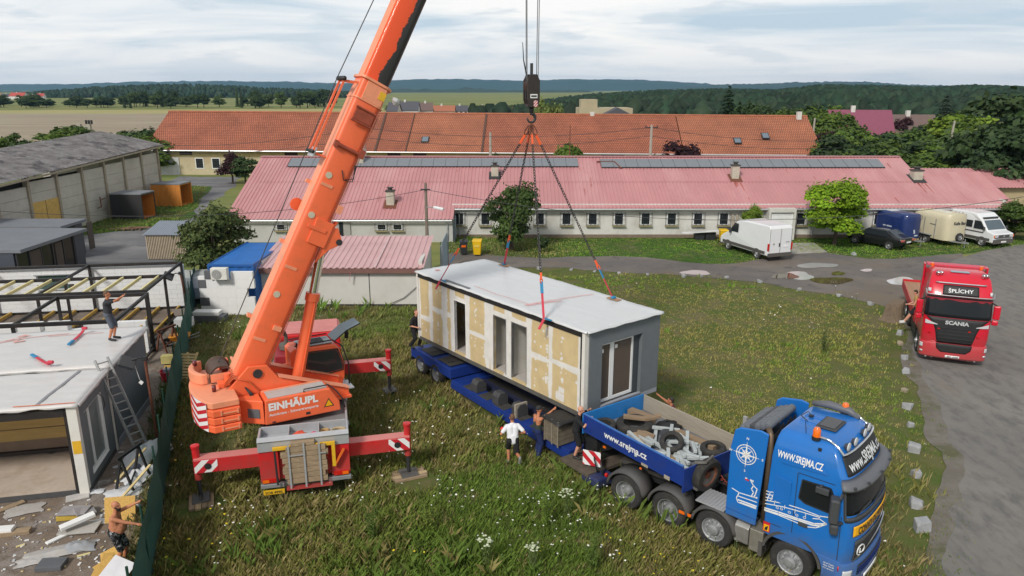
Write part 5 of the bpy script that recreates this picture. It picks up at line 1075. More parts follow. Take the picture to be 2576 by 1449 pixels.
for sd in (-1,1):
 m = MB(); pr = [(sd*.62,.42),(sd*1.12,.42),(sd*1.21,.5),(sd*1.21,.92),(sd*1.12,1.0),(sd*.62,1.0)]; m.prism(pr,'X',-1.46,-1.08); fl_ = m.build('fuel_tank', silver, tr, bevel=.03)
 m = MB(); m.prism([(sd*.60,.40),(sd*1.22,.40),(sd*1.22,1.0),(sd*.60,1.0)],'X',-1.05,-.70); bx_ = m.build('battery_box', mat('tread_plate',(.34,.32,.27),.4,metal=.5,var=.15,dirt=(.2,.18,.14),dirt_amt=.5), tr, bevel=.02)
 m = MB(); m.box(-.78,-.72,sd*1.22-.012,sd*1.22+.012,.55,.61); m.build('side_marker', lamp_or, bx_)
 wheel(tr, Matrix.Translation((0,0,0)), 0, sd*1.23, side=sd, hub='flat')
 wheel(tr, None, -2.02, sd*1.23, side=sd, hub='flat')
 for x in (-3.36,-4.72): wheel(tr, None, x, sd*1.23, side=sd, hub='deep', w=.32); wheel(tr, None, x, sd*.86, side=sd, hub='deep', w=.32)
 for x in (-2.02,-3.36,-4.72):
  m = MB(); n = 16; aa = [math.radians(6+k*168/n) for k in range(n+1)]; y0, y1 = sd*1.27, sd*.66
  rows = [[(x+.62*math.cos(t),y0,.55+.60*math.sin(t)) for t in aa],[(x+.62*math.cos(t),y1,.55+.60*math.sin(t)) for t in aa]]; m.sheet(rows,2,n+1)
  rows = [[(x+.62*math.cos(t),y0,.55+.60*math.sin(t)) for t in aa],[(x+.56*math.cos(t),y0,.55+.54*math.sin(t)) for t in aa]]; m.sheet(rows,2,n+1); mg = m.build('mudguard', plast, tr, solid=.025, smooth=True)
m = MB(); m.box(-3.0,-2.6,-1.26,-1.24,.62,.70); m.build('side_marker', lamp_or, tr)
m = MB(); m.box(-2.55,-1.75,-1.24,-.5,1.155,1.19)
for k in range(8): m.box(-2.52+.095*k,-2.47+.095*k,-1.24,-.5,1.191,1.205)
m.build('catwalk', alu, tr)
m = MB(); m.tube([(-5.35,-1.2,.8),(-5.42,-1.2,.8)],.06,10); m.build('tail_light', lamp_red, tr)
pts = []
for k in range(80): a = k*.7; pts.append((-1.78-.01*k+.05*math.cos(a),-.25+.002*k,1.55-.25*math.sin(PI*k/79)+.05*math.sin(a)))
m = MB(); m.tube(pts,.012,5); m.build('coiled_hose', mat('hose_red',(.28,.05,.03),.5), tr, smooth='all')
m = MB()
for k in range(4): m.tube([(-1.7,-.1+.12*k,1.9),(-2.1,-.3+.1*k,1.35),(-2.6,-.2+.12*k,1.3)],.02,6)
m.build('air_lines', blackm, tr, smooth='all')
YS = -1.2575
m = MB()
ART = [[(-1.58,1.91),(-1.39,1.86),(-.93,1.89)],[(-1.39,1.86),(-1.45,1.69),(-1.40,1.59),(-.93,1.6)],[(-1.42,1.76),(-.93,1.78)],[(-1.35,1.61),(-.94,1.63)],[(-1.14,2.31),(-1.05,2.19),(-.95,2.13)],[(-1.13,2.32),(-1.06,2.28),(-1.07,2.32)],[(-1.04,2.2),(-1.09,2.08),(-1.03,2.01),(-1.07,1.9)],[(-.95,2.13),(-.98,1.97),(-1.02,1.88),(-.93,1.91)]]
for p in ART: ribbon(m,p,.024,YS)
ribbon(m,[(-1.4,1.66),(-.93,1.67)],.035,YS)
C_ = (-1.30,2.93)
for rr, w_ in ((.25,.022),(.19,.016),(.10,.012)): ribbon(m,[(C_[0]+rr*math.cos(2*PI*k/28),C_[1]+rr*math.sin(2*PI*k/28)) for k in range(29)],w_,YS)
for k in range(8):
 a = PI/2+k*PI/4; L_ = .36 if k%2 == 0 else .22; q = .045
 m.add([(C_[0]+L_*math.cos(a),YS-.002,C_[1]+L_*math.sin(a)),(C_[0]+q*math.cos(a+.6),YS-.002,C_[1]+q*math.sin(a+.6)),(C_[0],YS-.002,C_[1])],[(0,1,2)])
 m.add([(C_[0]+L_*math.cos(a),YS-.002,C_[1]+L_*math.sin(a)),(C_[0]+q*math.cos(a-.6),YS-.002,C_[1]+q*math.sin(a-.6)),(C_[0],YS-.002,C_[1])],[(2,1,0)])
fr_r = [c for c in tr.children if c.name.startswith('side_fairing')][0]
m.build('side_drawing', whitep, fr_r)
for s_, dx_, dz_ in (('N',-.02,.40),('S',-.02,-.46),('W',-.45,-.03),('E',.40,-.03)): text(s_, whitep, fr_r, (C_[0]+dx_,YS,C_[1]+dz_), (1,0,0), (0,0,1), height=.06, bold=.02)
m = MB(); m.box(-1.27,-1.22,YS-.002,YS,2.30,2.33); m.build('flag_white', whitep, fr_r); m = MB(); m.box(-1.27,-1.17,YS-.002,YS,2.26,2.298); m.build('flag_red', signred, fr_r)
m = MB(); YC = -1.2475
ART2 = [[(-.72,2.17),(-.64,2.17),(-.57,2.2),(-.43,2.14),(-.29,2.02)],[(-.72,2.09),(-.55,2.11),(-.39,2.07)],[(-.72,2.0),(-.51,2.03),(-.29,2.0)],[(-.72,1.92),(-.29,2.01),(.12,2.04),(.55,2.03),(.78,2.09)],[(-.72,1.83),(-.28,1.92),(.18,1.97),(.57,2.0)],[(-.72,1.71),(-.39,1.74),(.09,1.76),(.46,1.79),(.73,1.9)],[(-.72,1.66),(-.38,1.69),(.09,1.72),(.44,1.74),(.6,1.79),(.73,1.9)],[(-.72,1.64),(-.38,1.66),(-.02,1.65),(.3,1.64),(.5,1.7),(.63,1.8)],[(.42,1.91),(.57,1.96),(.73,1.9)]]
for i, p in enumerate(ART2): ribbon(m,p,.034 if i in (5,6) else .022,YC)
for x, z in ((-.42,1.84),(-.32,1.85),(-.13,1.84),(.05,1.84),(.23,1.85)): ribbon(m,[(x+.03*math.cos(2*PI*k/10),z+.026*math.sin(2*PI*k/10)) for k in range(11)],.014,YC)
for x in (-.5,-.25,0,.25): ribbon(m,[(x,1.87),(x,1.98)],.012,YC)
for x in (-.68,-.6,-.5): ribbon(m,[(x,1.95),(x+.05,2.14)],.02,YC)
m.build('side_drawing', whitep, cab)
text('Princess 55', whitep, cab, (.22,YC,1.715), (1,.0,.06), (0,0,1), width=.26, bold=.004, shear=.3)
def sw_(u,v): z = 3.14+.17*v; return Vector((-.56+1.06*u,-(cabl.at(z)[1]+.05),z))
text_map('WWW.SREJMA.CZ', whitep, cab, sw_, bold=.022)
for i, s_ in enumerate(('Slávek Šrejma','Slapy 332 08','IČO: 608 90 871')): text(s_, whitep, cab, (.77,-1.262,.92-.065*i), (1,0,0), (0,0,1), width=.24, bold=.012)
m = MB(); m.add([(-.72,-1.2475,1.10),(-.55,-1.2475,1.10),(-.55,-1.2475,1.36),(-.72,-1.2475,1.36)],[(0,1,2,3)]); sk = m.build('warning_sticker', signred, cab, solid=.004)
m = MB(); m.add([(-.70,-1.2505,1.12),(-.57,-1.2505,1.12),(-.57,-1.2505,1.29),(-.70,-1.2505,1.29)],[(0,1,2,3)]); ss = m.build('sticker_face', MATS['sign_yellow'], sk, solid=.002)
m = MB(); m.add([(-.68,-1.2545,1.14),(-.61,-1.2545,1.14),(-.59,-1.2545,1.27),(-.66,-1.2545,1.22)],[(0,1,2,3)]); m.build('sticker_mark', blackm, sk, solid=.002)
cs = cabl.patch('convoy_board', MATS['sign_yellow'], cab, -.62,.62,1.72,1.98, off=.035, n=16)
text_map('CONVOI EXCEPTIONNEL', blackm, cs, lambda u,v: cabl.flin(-.74+1.48*u, 1.76+.18*v, .055), bold=.03)
TRO, TRH = Vector((2.2,20.42,0)), math.radians(-54.6)
tl = thing('lowbed_trailer','dark blue low loader trailer with a raised front tray full of scrap','trailer',TRO,TRH)
blk_deck = mat('black_deck',(.025,.024,.024),.8,var=.3,scale=5,dirt=(.07,.06,.05),dirt_amt=.5)
mat_rub = mat('deck_mat',(.045,.043,.04),.85,var=.25,dirt=(.11,.10,.085),dirt_amt=.5)
bblue = mat('bright_tray_blue',(.02,.19,.52),.45,var=.1)
wood_in = mat('grey_wood',(.34,.30,.24),.85,var=.2,scale=5,stretch=(.3,4,4),dirt=(.22,.2,.17),dirt_amt=.5)
m = MB(); m.box(-7.7,-.55,-.12,.42,.38,.62); m.box(-7.7,-.55,2.1,2.62,.38,.62); m.box(-7.7,-7.2,.421,2.099,.38,.62); m.box(-1.0,-.55,.421,2.099,.38,.62); m.box(-7.7,-.55,-.15,-.121,.30,.55); m.build('side_beam', blue_d, tl, bevel=.012)
m = MB(); m.box(-7.199,-1.001,.421,2.099,.36,.50); m.build('well_floor', blk_deck, tl)
m = MB(); m.box(-7.0,-1.2,.75,.95,.501,.66); m.box(-7.0,-1.2,1.6,1.8,.501,.66); m.build('centre_rail', mat('rail_blue_black',(.02,.025,.06),.5,var=.3), tl)
m = MB()
for k in range(6): m.box(-6.9+1.05*k,-6.3+1.05*k,-.08,.40,.622,.632)
m.build('deck_mat', mat_rub, tl)
for x in (-6.15,-4.75,-3.55):
 m = MB(); m.prism([(-.05,.62),(.40,.62),(.40,.95),(.28,1.08),(.05,1.08),(-.05,.95)],'X',x-.22,x+.16); m.build('side_bolster', mat('bolster_grey',(.055,.055,.058),.7,var=.3,scale=6), tl, bevel=.02)
m = MB(); m.box(-3.50,-3.42,-.12,.38,.62,1.12); m.build('wooden_stop', wood_in, tl)
m = MB(); m.prism([(-11.0,.62),(-7.75,.62),(-7.75,1.02),(-10.75,1.06),(-11.0,.98)],'Y',-.12,2.62); m.build('rear_deck', blue_d, tl, bevel=.02)
m = MB()
for x0, x1 in ((-10.35,-9.75),(-9.7,-9.35),(-8.95,-8.35),(-8.3,-7.95)): m.box(x0,x1,.0,.95,1.065,1.08); m.box(x0,x1,1.55,2.5,1.065,1.08)
m.build('deck_mat', mat_rub, tl)
m = MB(); m.box(-10.9,-7.8,.9,1.6,.45,.619); m.build('bogie_frame', blackm, tl)
for x in (-10.2,-8.95):
 wheel(tl, None, x, -.13, r=.44, w=.32, side=-1, hub='deep'); wheel(tl, None, x, 2.63, r=.44, w=.32, side=1, hub='deep')
m = MB(); m.box(-11.04,-11.0,.1,.5,.66,.8); m.box(-11.04,-11.0,2.0,2.4,.66,.8); m.build('tail_light', lamp_red, tl)
m = MB(); m.box(-11.03,-10.95,-.12,2.62,.45,.6); m.tube([(-10.3,-.14,.8),(-10.28,-.16,.8)],.03,6); m.build('rear_bumper', blackm, tl)
m = MB(); m.box(-.54,.75,-.48,2.5,.40,.52); m.build('front_step', mat('muddy_plate',(.10,.08,.06),.9,var=.3,scale=4), tl, bevel=.01)
m = MB(); m.box(.42,1.15,-.46,.25,.20,.48); m.build('step_box', mat('dirty_blue',(.02,.035,.12),.6,var=.3,dirt=(.09,.07,.05),dirt_amt=.6), tl, bevel=.05)
m = MB(); m.box(-.3,.3,.25,2.2,.525,1.45); m.box(.3,3.6,.75,1.75,1.12,1.45); m.beam((-.3,.6,.6),(1.0,.6,1.4),.25,.3); m.build('gooseneck', blackm, tl)
m = MB(); m.tube([(.5,.2,.9),(.9,-.1,.8),(1.0,-.1,.5),(.8,0,.4)],.035,6); m.tube([(.35,.1,1.0),(.7,-.2,.9),(.85,-.2,.55)],.025,6); m.build('hoses', blackm, tl, smooth='all')
hz_ = hazard(tl, None, .30,-.30,.78,-.02,.62,1.10,n=3,lean=-1)
LT, WT = 3.9, 2.5
m = MB(); m.box(0,LT,0,WT,1.46,1.55); m.build('tray_floor', mat('tray_floor',(.16,.17,.19),.7,var=.25,dirt=(.08,.07,.06),dirt_amt=.5), tl)
m = MB(); m.box(-.02,LT+.02,-.045,0,1.49,2.05); sdn = m.build('tray_side', blue_d, tl, bevel=.008)
m = MB(); m.box(-.02,LT+.02,-.05,.01,2.051,2.075); m.build('top_rail', mat('rail_blue',(.05,.16,.45),.4), sdn)
m = MB()
for x in (.25,LT-.45): m.box(x-.08,x+.08,-.06,-.046,1.62,1.68)
m.build('latch', blue_d, sdn)
text('www.srejma.cz', whitep, sdn, (.92,-.0485,1.69), (1,0,0), (0,0,1), width=1.72, bold=.022)
m = MB(); m.box(2.45,2.70,-.052,-.046,1.46,1.54); m.box(3.3,3.5,-.052,-.046,1.45,1.56); m.build('data_plate', wood_in, sdn)
m = MB(); m.box(-.02,LT+.02,WT+.001,WT+.045,1.40,2.05); m.build('tray_side', wood_in, tl, bevel=.008, label='bare grey timber side of the tray')
m = MB(); m.box(-.065,-.021,-.04,WT+.04,1.40,2.06); m.build('tray_end', bblue, tl, bevel=.008, label='bright blue end board of the tray')
m = MB(); m.box(LT+.021,LT+.065,-.04,WT+.04,1.30,1.98); m.build('tray_end', blue_d, tl, bevel=.008)
m = MB(); m.box(LT-.12,LT,WT-.02,WT+.06,1.56,2.75); m.build('stanchion', mat('grey_stanchion',(.33,.33,.33),.55,var=.15), tl, bevel=.01)
m = MB(); m.tube([(2.4,-.03,1.33),(2.45,-.04,1.33)],.03,6); m.box(.9,1.0,-.06,-.03,1.34,1.39); m.build('side_marker', lamp_or, tl)
m = MB(); TWh = Matrix.Translation((LT+.28,.75,1.62)) @ Matrix.Rotation(math.radians(90),4,'Z') @ Matrix.Rotation(math.radians(8),4,'X') @ Matrix.Translation((0,0,-.48))
sw2 = wheel(tl, TWh, 0, 0, r=.48, w=.26, side=-1, hub='deep', name='spare_wheel', rimm=rust)
m = MB(); m.box(LT+.07,LT+.2,.35,1.15,1.3,1.7); m.tube([(LT+.1,.3,2.1),(LT+.3,.5,2.12),(LT+.2,.9,2.15)],.04,6); m.build('spare_carrier', mat('dirty_steel',(.13,.12,.11),.6,var=.3), tl)
def trp(x, y, z): q = Matrix.Rotation(TRH,3,'Z') @ Vector((x,y,z)); return TRO+q
def tyre(label, x, y, z, r, w, rx=0.0, ry=0.0):
 m = MB(); prof = [(r*.58,-w*.42),(r*.62,-w*.5),(r*.88,-w*.5),(r*.98,-w*.38),(r,-w*.3),(r,w*.3),(r*.98,w*.38),(r*.88,w*.5),(r*.62,w*.5),(r*.58,w*.42),(r*.6,0),(r*.58,-w*.42)]
 m.lathe(prof,(0,0,0),'Z',26); o = m.build('tyre', rubber, None, loc=trp(x,y,z), smooth=True); o.rotation_euler = (rx,ry,TRH); return tag(o, label, 'tyre', 'old tyres in the trailer tray')
tyre('big old lorry tyre lying in the rear of the trailer tray with timber on it',.95,1.15,1.72,.55,.30,.06)
tyre('worn tyre in the rear near corner of the trailer tray beside the big one',.42,.42,1.70,.36,.24,.12)
tyre('car tyre leaning on the grey steel profiles in the trailer tray',2.62,.95,1.92,.34,.2,.5,.3)
tyre('car tyre lying flat in the tray corner by the grey stanchion',3.35,1.85,1.74,.36,.22,.1)
rr_ = random.Random(9)
galv = mat('galvanised_profile',(.50,.54,.54),.5,metal=.2,var=.15); oldw = mat('old_timber',(.27,.19,.12),.85,var=.3,scale=5,stretch=(.4,5,5))
DESC = ['near the wooden side','by the leaning tyre','at the near side','in the middle of the heap','towards the front','crossing the others']
def piece(kind, m_, x, y, z, l, w, h, rz, ry, label, group, chan=False):
 m = MB()
 if chan: m.box(-l/2,l/2,-w/2,w/2,-h/2,-h/2+.012); m.box(-l/2,l/2,-w/2,-w/2+.012,-h/2+.0121,h/2); m.box(-l/2,l/2,w/2-.012,w/2,-h/2+.0121,h/2)
 else: m.box(-l/2,l/2,-w/2,w/2,-h/2,h/2)
 o = m.build(kind, m_, None, loc=trp(x,y,z), bevel=0 if chan else .008); o.rotation_euler = (0,ry,TRH+rz); return tag(o, label, 'profile' if 'profile' in kind else 'timber', group)
for k in range(42):
 x = rr_.uniform(1.6,3.6); y = rr_.uniform(.22,1.75); z = rr_.uniform(1.61,1.84)
 piece('steel_profile', galv, x, y, z, rr_.uniform(.5,1.0), .10, .085, rr_.uniform(-.9,.9), rr_.uniform(-.12,.12), 'short galvanised steel profile in the jumble of profiles in the trailer tray', 'steel profiles in the trailer tray')
for (x,y,z,l,w,h,rz,ry,lb) in ((.95,1.2,1.97,.75,.16,.1,.9,.1,'rough timber block lying across the big lorry tyre'),(1.25,1.6,1.98,.5,.14,.1,1.2,-.1,'short timber block on the far edge of the big lorry tyre'),(1.6,.95,1.72,.5,.3,.14,.5,.2,'broad brown timber block beside the big lorry tyre'),(2.65,1.95,1.68,1.3,.22,.2,.08,0,'long heavy beam along the far timber side of the tray'),(1.35,.35,1.68,1.3,.18,.06,-.1,.08,'long flat plank along the near side of the tray'),(1.75,.5,1.74,.8,.24,.08,-.35,.1,'pale split board near the middle of the near tray side'),(1.85,1.85,1.66,.55,.2,.12,.6,0,'short dark timber offcut by the black round lid'),(.5,1.9,1.66,.9,.25,.25,.15,0,'thick timber baulk in the rear far corner of the tray'),(2.95,.55,1.72,.7,.16,.08,-.25,.05,'grey board end on top of the steel profiles')): piece('timber_block', oldw if l != .8 else plywood, x,y,z,l,w,h,rz,ry,lb,'timber in the trailer tray')
m = MB(); m.lathe([(.001,.03),(.25,.03),(.27,0),(.001,0)],(0,0,0),'Z',22); o = m.build('round_lid', mat('black_plastic',(.04,.042,.046),.5), None, loc=trp(2.0,1.5,1.75)); o.rotation_euler = (.15,.1,0); tag(o,'round black plastic lid lying among the timber in the tray','lid')
m = MB(); m.box(-.17,.17,-.13,.13,0,.2); o = m.build('plastic_box', mat('yellow_plastic',(.72,.42,.02),.5), None, loc=trp(3.05,.25,1.62), rz=TRH+.5, bevel=.02); tag(o,'small yellow plastic box at the near side of the tray','box')
for x_, y_, lb in ((3.45,.5,'grey steel bracket plate in the front near corner of the tray'),):
 m = MB(); m.box(-.2,.2,-.15,.15,0,.02); m.prism([(-.15,.02),(.15,.02),(0,.3)],'Y',-.01,.01); o = m.build('steel_bracket', galv, None, loc=trp(x_,y_,1.62), rz=TRH+.3); tag(o, lb, 'bracket')
m = MB(); m.add(*blob((0,0,.12),.34,n=12,sq=.4,seed=8)); o = m.build('plastic_sheet', blackm, None, loc=trp(1.5,2.05,1.56), smooth='all'); tag(o,'crumpled black sheet at the far timber side of the tray','plastic sheet')
cr_ = thing('timber_crate','upright wooden crate with a black mat on top on the blue low loader','crate',trp(-1.25,.05,.635),TRH)
m = MB()
for k in range(5):
 z = .04+.16*k
 m.box(-.34,.34,-.33,-.30,z,z+.145); m.box(-.34,.34,.30,.33,z,z+.145); m.box(-.34,-.31,-.299,.299,z,z+.145); m.box(.31,.34,-.299,.299,z,z+.145)
m.build('boards', mat('crate_wood',(.17,.14,.10),.85,var=.3,scale=5), cr_)
m = MB()
for x in (-.36,.02,.32): m.box(x,x+.04,-.355,-.331,0,.86)
m.build('batten', mat('crate_batten',(.24,.2,.15),.85), cr_)
m = MB(); m.sheet([[(-.48+.96*i/8,-.44+.88*j/8,.87+.01*math.sin(3*i)-.05*((abs(i-4)/4)**4+(abs(j-4)/4)**4)) for i in range(9)] for j in range(9)],9,9); m.build('rubber_mat', blackm, cr_, solid=.015, smooth='all')
MO, MH = Vector((-3.84,29.0,1.55)), math.radians(-51.6); ML, MW, MZ = 9.8, 3.4, 2.82
mod = thing('house_module','white roofed house module with unfinished plasterboard wall hanging above the blue low loader','house module',MO,MH)
def modp(x,y,z): return MO+Matrix.Rotation(MH,3,'Z')@Vector((x,y,z))
m_gyp = bpy.data.materials.new('filled_plasterboard'); m_gyp.use_nodes = True; nt = m_gyp.node_tree; L = nt.links; b = nt.nodes['Principled BSDF']; b.inputs['Roughness'].default_value = .85
at = _n(nt,'ShaderNodeAttribute'); at.attribute_name = 'filler'
rp = _n(nt,'ShaderNodeMapRange'); L.new(at.outputs['Fac'],rp.inputs[0]); rp.inputs[1].default_value = .35; rp.inputs[2].default_value = .65
tcn = _n(nt,'ShaderNodeTexCoord'); nz = _n(nt,'ShaderNodeTexNoise',Scale=2.5,Detail=6.0); L.new(tcn.outputs['Object'],nz.inputs['Vector'])
mxn = _n(nt,'ShaderNodeMix',data_type='RGBA'); L.new(rp.outputs[0],mxn.inputs[0]); mxn.inputs[6].default_value = (.60,.465,.25,1); mxn.inputs[7].default_value = (.72,.70,.66,1)
hs = _n(nt,'ShaderNodeHueSaturation'); r3 = _n(nt,'ShaderNodeMapRange'); L.new(nz.outputs[0],r3.inputs[0]); r3.inputs[1].default_value = .3; r3.inputs[2].default_value = .7; r3.inputs[3].default_value = .9; r3.inputs[4].default_value = 1.08
L.new(r3.outputs[0],hs.inputs['Value']); L.new(mxn.outputs[2],hs.inputs['Color']); L.new(hs.outputs[0],b.inputs['Base Color'])
DOORS = [(2.62,3.37),(5.13,5.83),(6.17,6.96)]; DZ0, DZ1 = .16, 2.20
def gyp_wall(name, parent, x0, x1, z0, z1, P3, doors, joints, hj, seed, thick=.1):
 nx, nz_ = int((x1-x0)/.045), int((z1-z0)/.045)
 xs = np.linspace(x0,x1,nx+1); zs = np.linspace(z0,z1,nz_+1)
 for a, b_ in doors:
  for e in (a,b_): xs[np.abs(xs-e).argmin()] = e
 if doors:
  for e in (DZ0,DZ1): zs[np.abs(zs-e).argmin()] = e
 r = np.random.default_rng(seed)
 def nz2(f):
  g = r.random((40,40)); u = np.clip((xs-x0)*f%39,0,38.99); v = np.clip((zs-z0)*f%39,0,38.99); i = u.astype(int); j = v.astype(int); fu = (u-i)[:,None]; fv = (v-j)[None,:]
  return g[i][:,j]*(1-fu)*(1-fv)+g[i+1][:,j]*fu*(1-fv)+g[i][:,j+1]*(1-fu)*fv+g[i+1][:,j+1]*fu*fv
 N = nz2(1.6)*.6+nz2(4)*.3+nz2(9)*.2
 F = np.zeros((nx+1,nz_+1))
 for jx, w_, za, zb in joints:
  d = np.abs(xs-jx)[:,None]/w_; k = np.clip(1.35-d+ (N-.5)*1.1,0,1); k = k*((zs>=za)&(zs<=zb))[None,:]; F = np.maximum(F,k)
 for jz, w_, xa, xb in hj:
  d = np.abs(zs-jz)[None,:]/w_; k = np.clip(1.35-d+(N-.5)*1.1,0,1); k = k*((xs>=xa)&(xs<=xb))[:,None]; F = np.maximum(F,k)
 for q in range(150):
  cx = r.choice([1.0,1.45,2.1,4.0,4.6,7.4,8.0,8.75])+r.normal(0,.03) if q < 110 else r.uniform(x0,x1); cz = r.uniform(.2,2.5)
  d = np.hypot((xs-cx)[:,None],(zs-cz)[None,:])/r.uniform(.03,.06); F = np.maximum(F,np.clip(1.5-d,0,.75))
 V = [P3(x,z) for x in xs for z in zs]; fs = []
 for i in range(nx):
  for j in range(nz_):
   cx, cz = (xs[i]+xs[i+1])/2,(zs[j]+zs[j+1])/2
   if any(a < cx < b_ and DZ0 < cz < DZ1 for a,b_ in doors): continue
   k = nz_+1; fs.append((i*k+j,(i+1)*k+j,(i+1)*k+j+1,i*k+j+1))
 me = bpy.data.meshes.new(name); me.from_pydata(V,[],fs); a = me.attributes.new('filler','FLOAT','POINT'); a.data.foreach_set('value',F.ravel().astype(np.float32)); me.materials.append(m_gyp); me.update()
 o = mobj(name, me, parent); k = o.modifiers.new('thick','SOLIDIFY'); k.thickness = thick; k.offset = -1; return o
JO = [(.95,.13,0,2.6),(1.95,.18,0,2.6),(2.5,.16,0,2.6),(3.5,.15,0,2.6),(4.75,.2,0,2.6),(5.0,.12,0,2.6),(5.95,.22,0,2.6),(7.1,.16,0,2.6),(8.2,.13,0,2.6),(9.6,.10,0,2.6),(.08,.10,0,2.6)]
HJ = [(.95,.11,0,1.0),(1.5,.10,.95,2.5),(1.2,.10,3.4,5.1),(1.35,.12,7.0,8.2),(1.42,.10,8.2,9.7),(2.28,.09,2.5,3.5),(2.3,.1,5.0,7.1),(.55,.10,8.6,8.9),(.3,.16,8.5,8.9)]
gw = gyp_wall('long_wall', mod, .06, 9.68, .08, 2.58, lambda x,z: (x,0,z), DOORS, JO, HJ, 3)
for xa, xb in ((.1,4.86),(6.04,9.3)): gyp_wall('inner_wall', mod, xa, xb, .16, 2.56, lambda x,z: (x,1.55,z), [], [(2.9,.3,0,2.6),(6.35,.2,0,2.6),(6.9,.35,.2,1.4),(5.6,.3,0,2.6),(3.3,.15,0,2.6)], [(1.3,.14,0,9.5)], 5)
studs = mat('stud_metal',(.42,.43,.44),.4,metal=.6)
for a, b_ in DOORS:
 m = MB(); m.box(a-.03,a,-.008,.11,DZ0,DZ1); m.box(b_,b_+.03,-.008,.11,DZ0,DZ1); m.box(a-.03,b_+.03,-.008,.11,DZ1,DZ1+.03); m.build('door_lining', studs if a > 3 else whitep, mod)
m = MB(); m.box(-.06,.055,-.03,.12,0,2.78); m.box(9.69,9.82,-.03,.14,0,2.78); m.build('corner_strip', mat('dirty_white_foam',(.70,.68,.63),.8,var=.06,dirt=(.45,.36,.26),dirt_amt=.35), mod)
m = MB(); m.box(.06,9.68,-.035,.1,2.60,2.74); m.box(9.62,9.68,-.03,-.002,1.55,2.6); m.box(9.63,9.67,-.012,-.003,.1,1.55); m.build('black_membrane', mat('membrane',(.015,.014,.014),.7,var=.3,scale=9), mod)
m = MB(); m.box(0,9.8,-.02,3.38,-.06,.075); m.build('floor_frame', mat('floor_frame',(.10,.095,.085),.7,var=.3), mod)
m = MB(); m.box(.1,9.6,.11,3.2,.078,.155); m.build('floor', mat('dusty_floor',(.46,.43,.40),.9,var=.12,dirt=(.3,.26,.22),dirt_amt=.4), mod)
m = MB(); m.box(0,9.68,3.25,3.4,.08,2.74); m.box(-.06,0,.13,3.4,.0,2.74); m.build('far_wall', mat('module_grey',(.145,.162,.175),.85,var=.08,scale=4,bump=.15,bscale=90), mod)
mg = MATS['module_grey']
for x in (3.42,4.9,6.0,7.02):
 m = MB(); m.box(x-.04,x+.04,.115,1.5,.16,2.55); m.build('partition', mat('partition_white',(.62,.60,.56),.9,var=.08,dirt=(.5,.4,.24),dirt_amt=.6,dirt_scale=1), mod)
m = MB(); y0, y1, z0, z1 = .70, 2.55, .18, 2.25
m.box(9.685,9.85,.145,y0,.14,2.74); m.box(9.685,9.85,y1,3.4,.14,2.74); m.box(9.685,9.85,y0,y1,z1,2.74); m.build('end_wall', mg, mod)
m = MB(); m.box(9.685,9.85,.145,3.4,-.02,.135); m.box(9.80,9.88,y0,y1,.14,z0); m.build('base_strip', mat('light_render',(.30,.32,.36),.85,var=.08), mod)
m = MB(); xw = 9.70
for a, b_ in ((y0+.01,1.30),(1.305,2.30)):
 m.box(xw-.06,xw,a,a+.09,z0+.02,z1-.02); m.box(xw-.06,xw,b_-.09,b_,z0+.02,z1-.02); m.box(xw-.06,xw,a+.09,b_-.09,z0+.02,z0+.12); m.box(xw-.06,xw,a+.09,b_-.09,z1-.11,z1-.02)
wf_ = m.build('window', white_pvc, mod, bevel=.006)
m = MB(); m.box(xw-.04,xw-.025,y0+.10,2.21,z0+.12,z1-.11); m.build('pane', glassy('window_dark',(.12,.095,.08),.05), wf_)
m = MB(); m.box(xw-.024,xw-.02,y0+.12,y0+.24,1.88,2.0); m.box(xw-.024,xw-.02,1.45,1.57,1.92,2.04); m.build('pane_sticker', whitep, wf_)
m = MB(); m.box(9.68,9.72,2.305,y1,z0,z1); m.build('reveal', mat('dark_reveal',(.05,.06,.07),.85), mod)
film = mat('roof_film',(.60,.61,.62),.35,var=.05,scale=1.2,dirt=(.62,.60,.58),dirt_amt=.35,dirt_scale=.7,spec=.5,bump=.2,bscale=3,stretch=(1,3,1))
from mathutils import noise as mn
def film_roof(name, parent, x0, x1, y0, y1, z, m_, drop=.10, nx=60, ny=24, seed=0.0):
 rows = []
 for j in range(ny+1):
  row = []
  for i in range(nx+1):
   x = x0+(x1-x0)*i/nx; y = y0+(y1-y0)*j/ny; h = .02*mn.noise((x*1.3+seed,y*3.0,0))+.012*mn.noise((x*4,y*7+seed,2))
   row.append((x,y,z+h))
  rows.append(row)
 def sk(row, dx, dy): return [(p[0]+dx, p[1]+dy, z-drop*(.7+.5*mn.noise((p[0]*2.2+seed,p[1]*2.2,5)))) for p in row]
 mb = MB(); full = [sk(rows[0],0,-.05)]+rows+[sk(rows[-1],0,.05)]; mb.sheet(full,ny+3,nx+1)
 for col, dx in ((0,-.05),(nx,.05)):
  c = [r[col] for r in rows]; mb.sheet([c,sk(c,dx,0)],2,ny+1)
 return mb.build(name, m_, parent, smooth='all', solid=.008)
rf_ = film_roof('roof', mod, -.10, 9.92, -.04, 3.46, 2.83, film, drop=.07, seed=3.1)
m = MB(); m.box(-.06,9.84,.0,3.42,2.745,2.80); m.build('roof_deck', mat('roof_deck',(.5,.48,.45),.8), mod)
redm = mat('red_scribble',(.72,.20,.17),.7)
m = MB();
def scrib(mb, pts, w, zf):
 for a, b_ in zip(pts[:-1],pts[1:]):
  d = Vector((b_[0]-a[0],b_[1]-a[1])); n = Vector((-d.y,d.x)).normalized()*w/2
  mb.add([(a[0]+n.x,a[1]+n.y,zf),(b_[0]+n.x,b_[1]+n.y,zf),(b_[0]-n.x,b_[1]-n.y,zf),(a[0]-n.x,a[1]-n.y,zf)],[(0,1,2,3)])
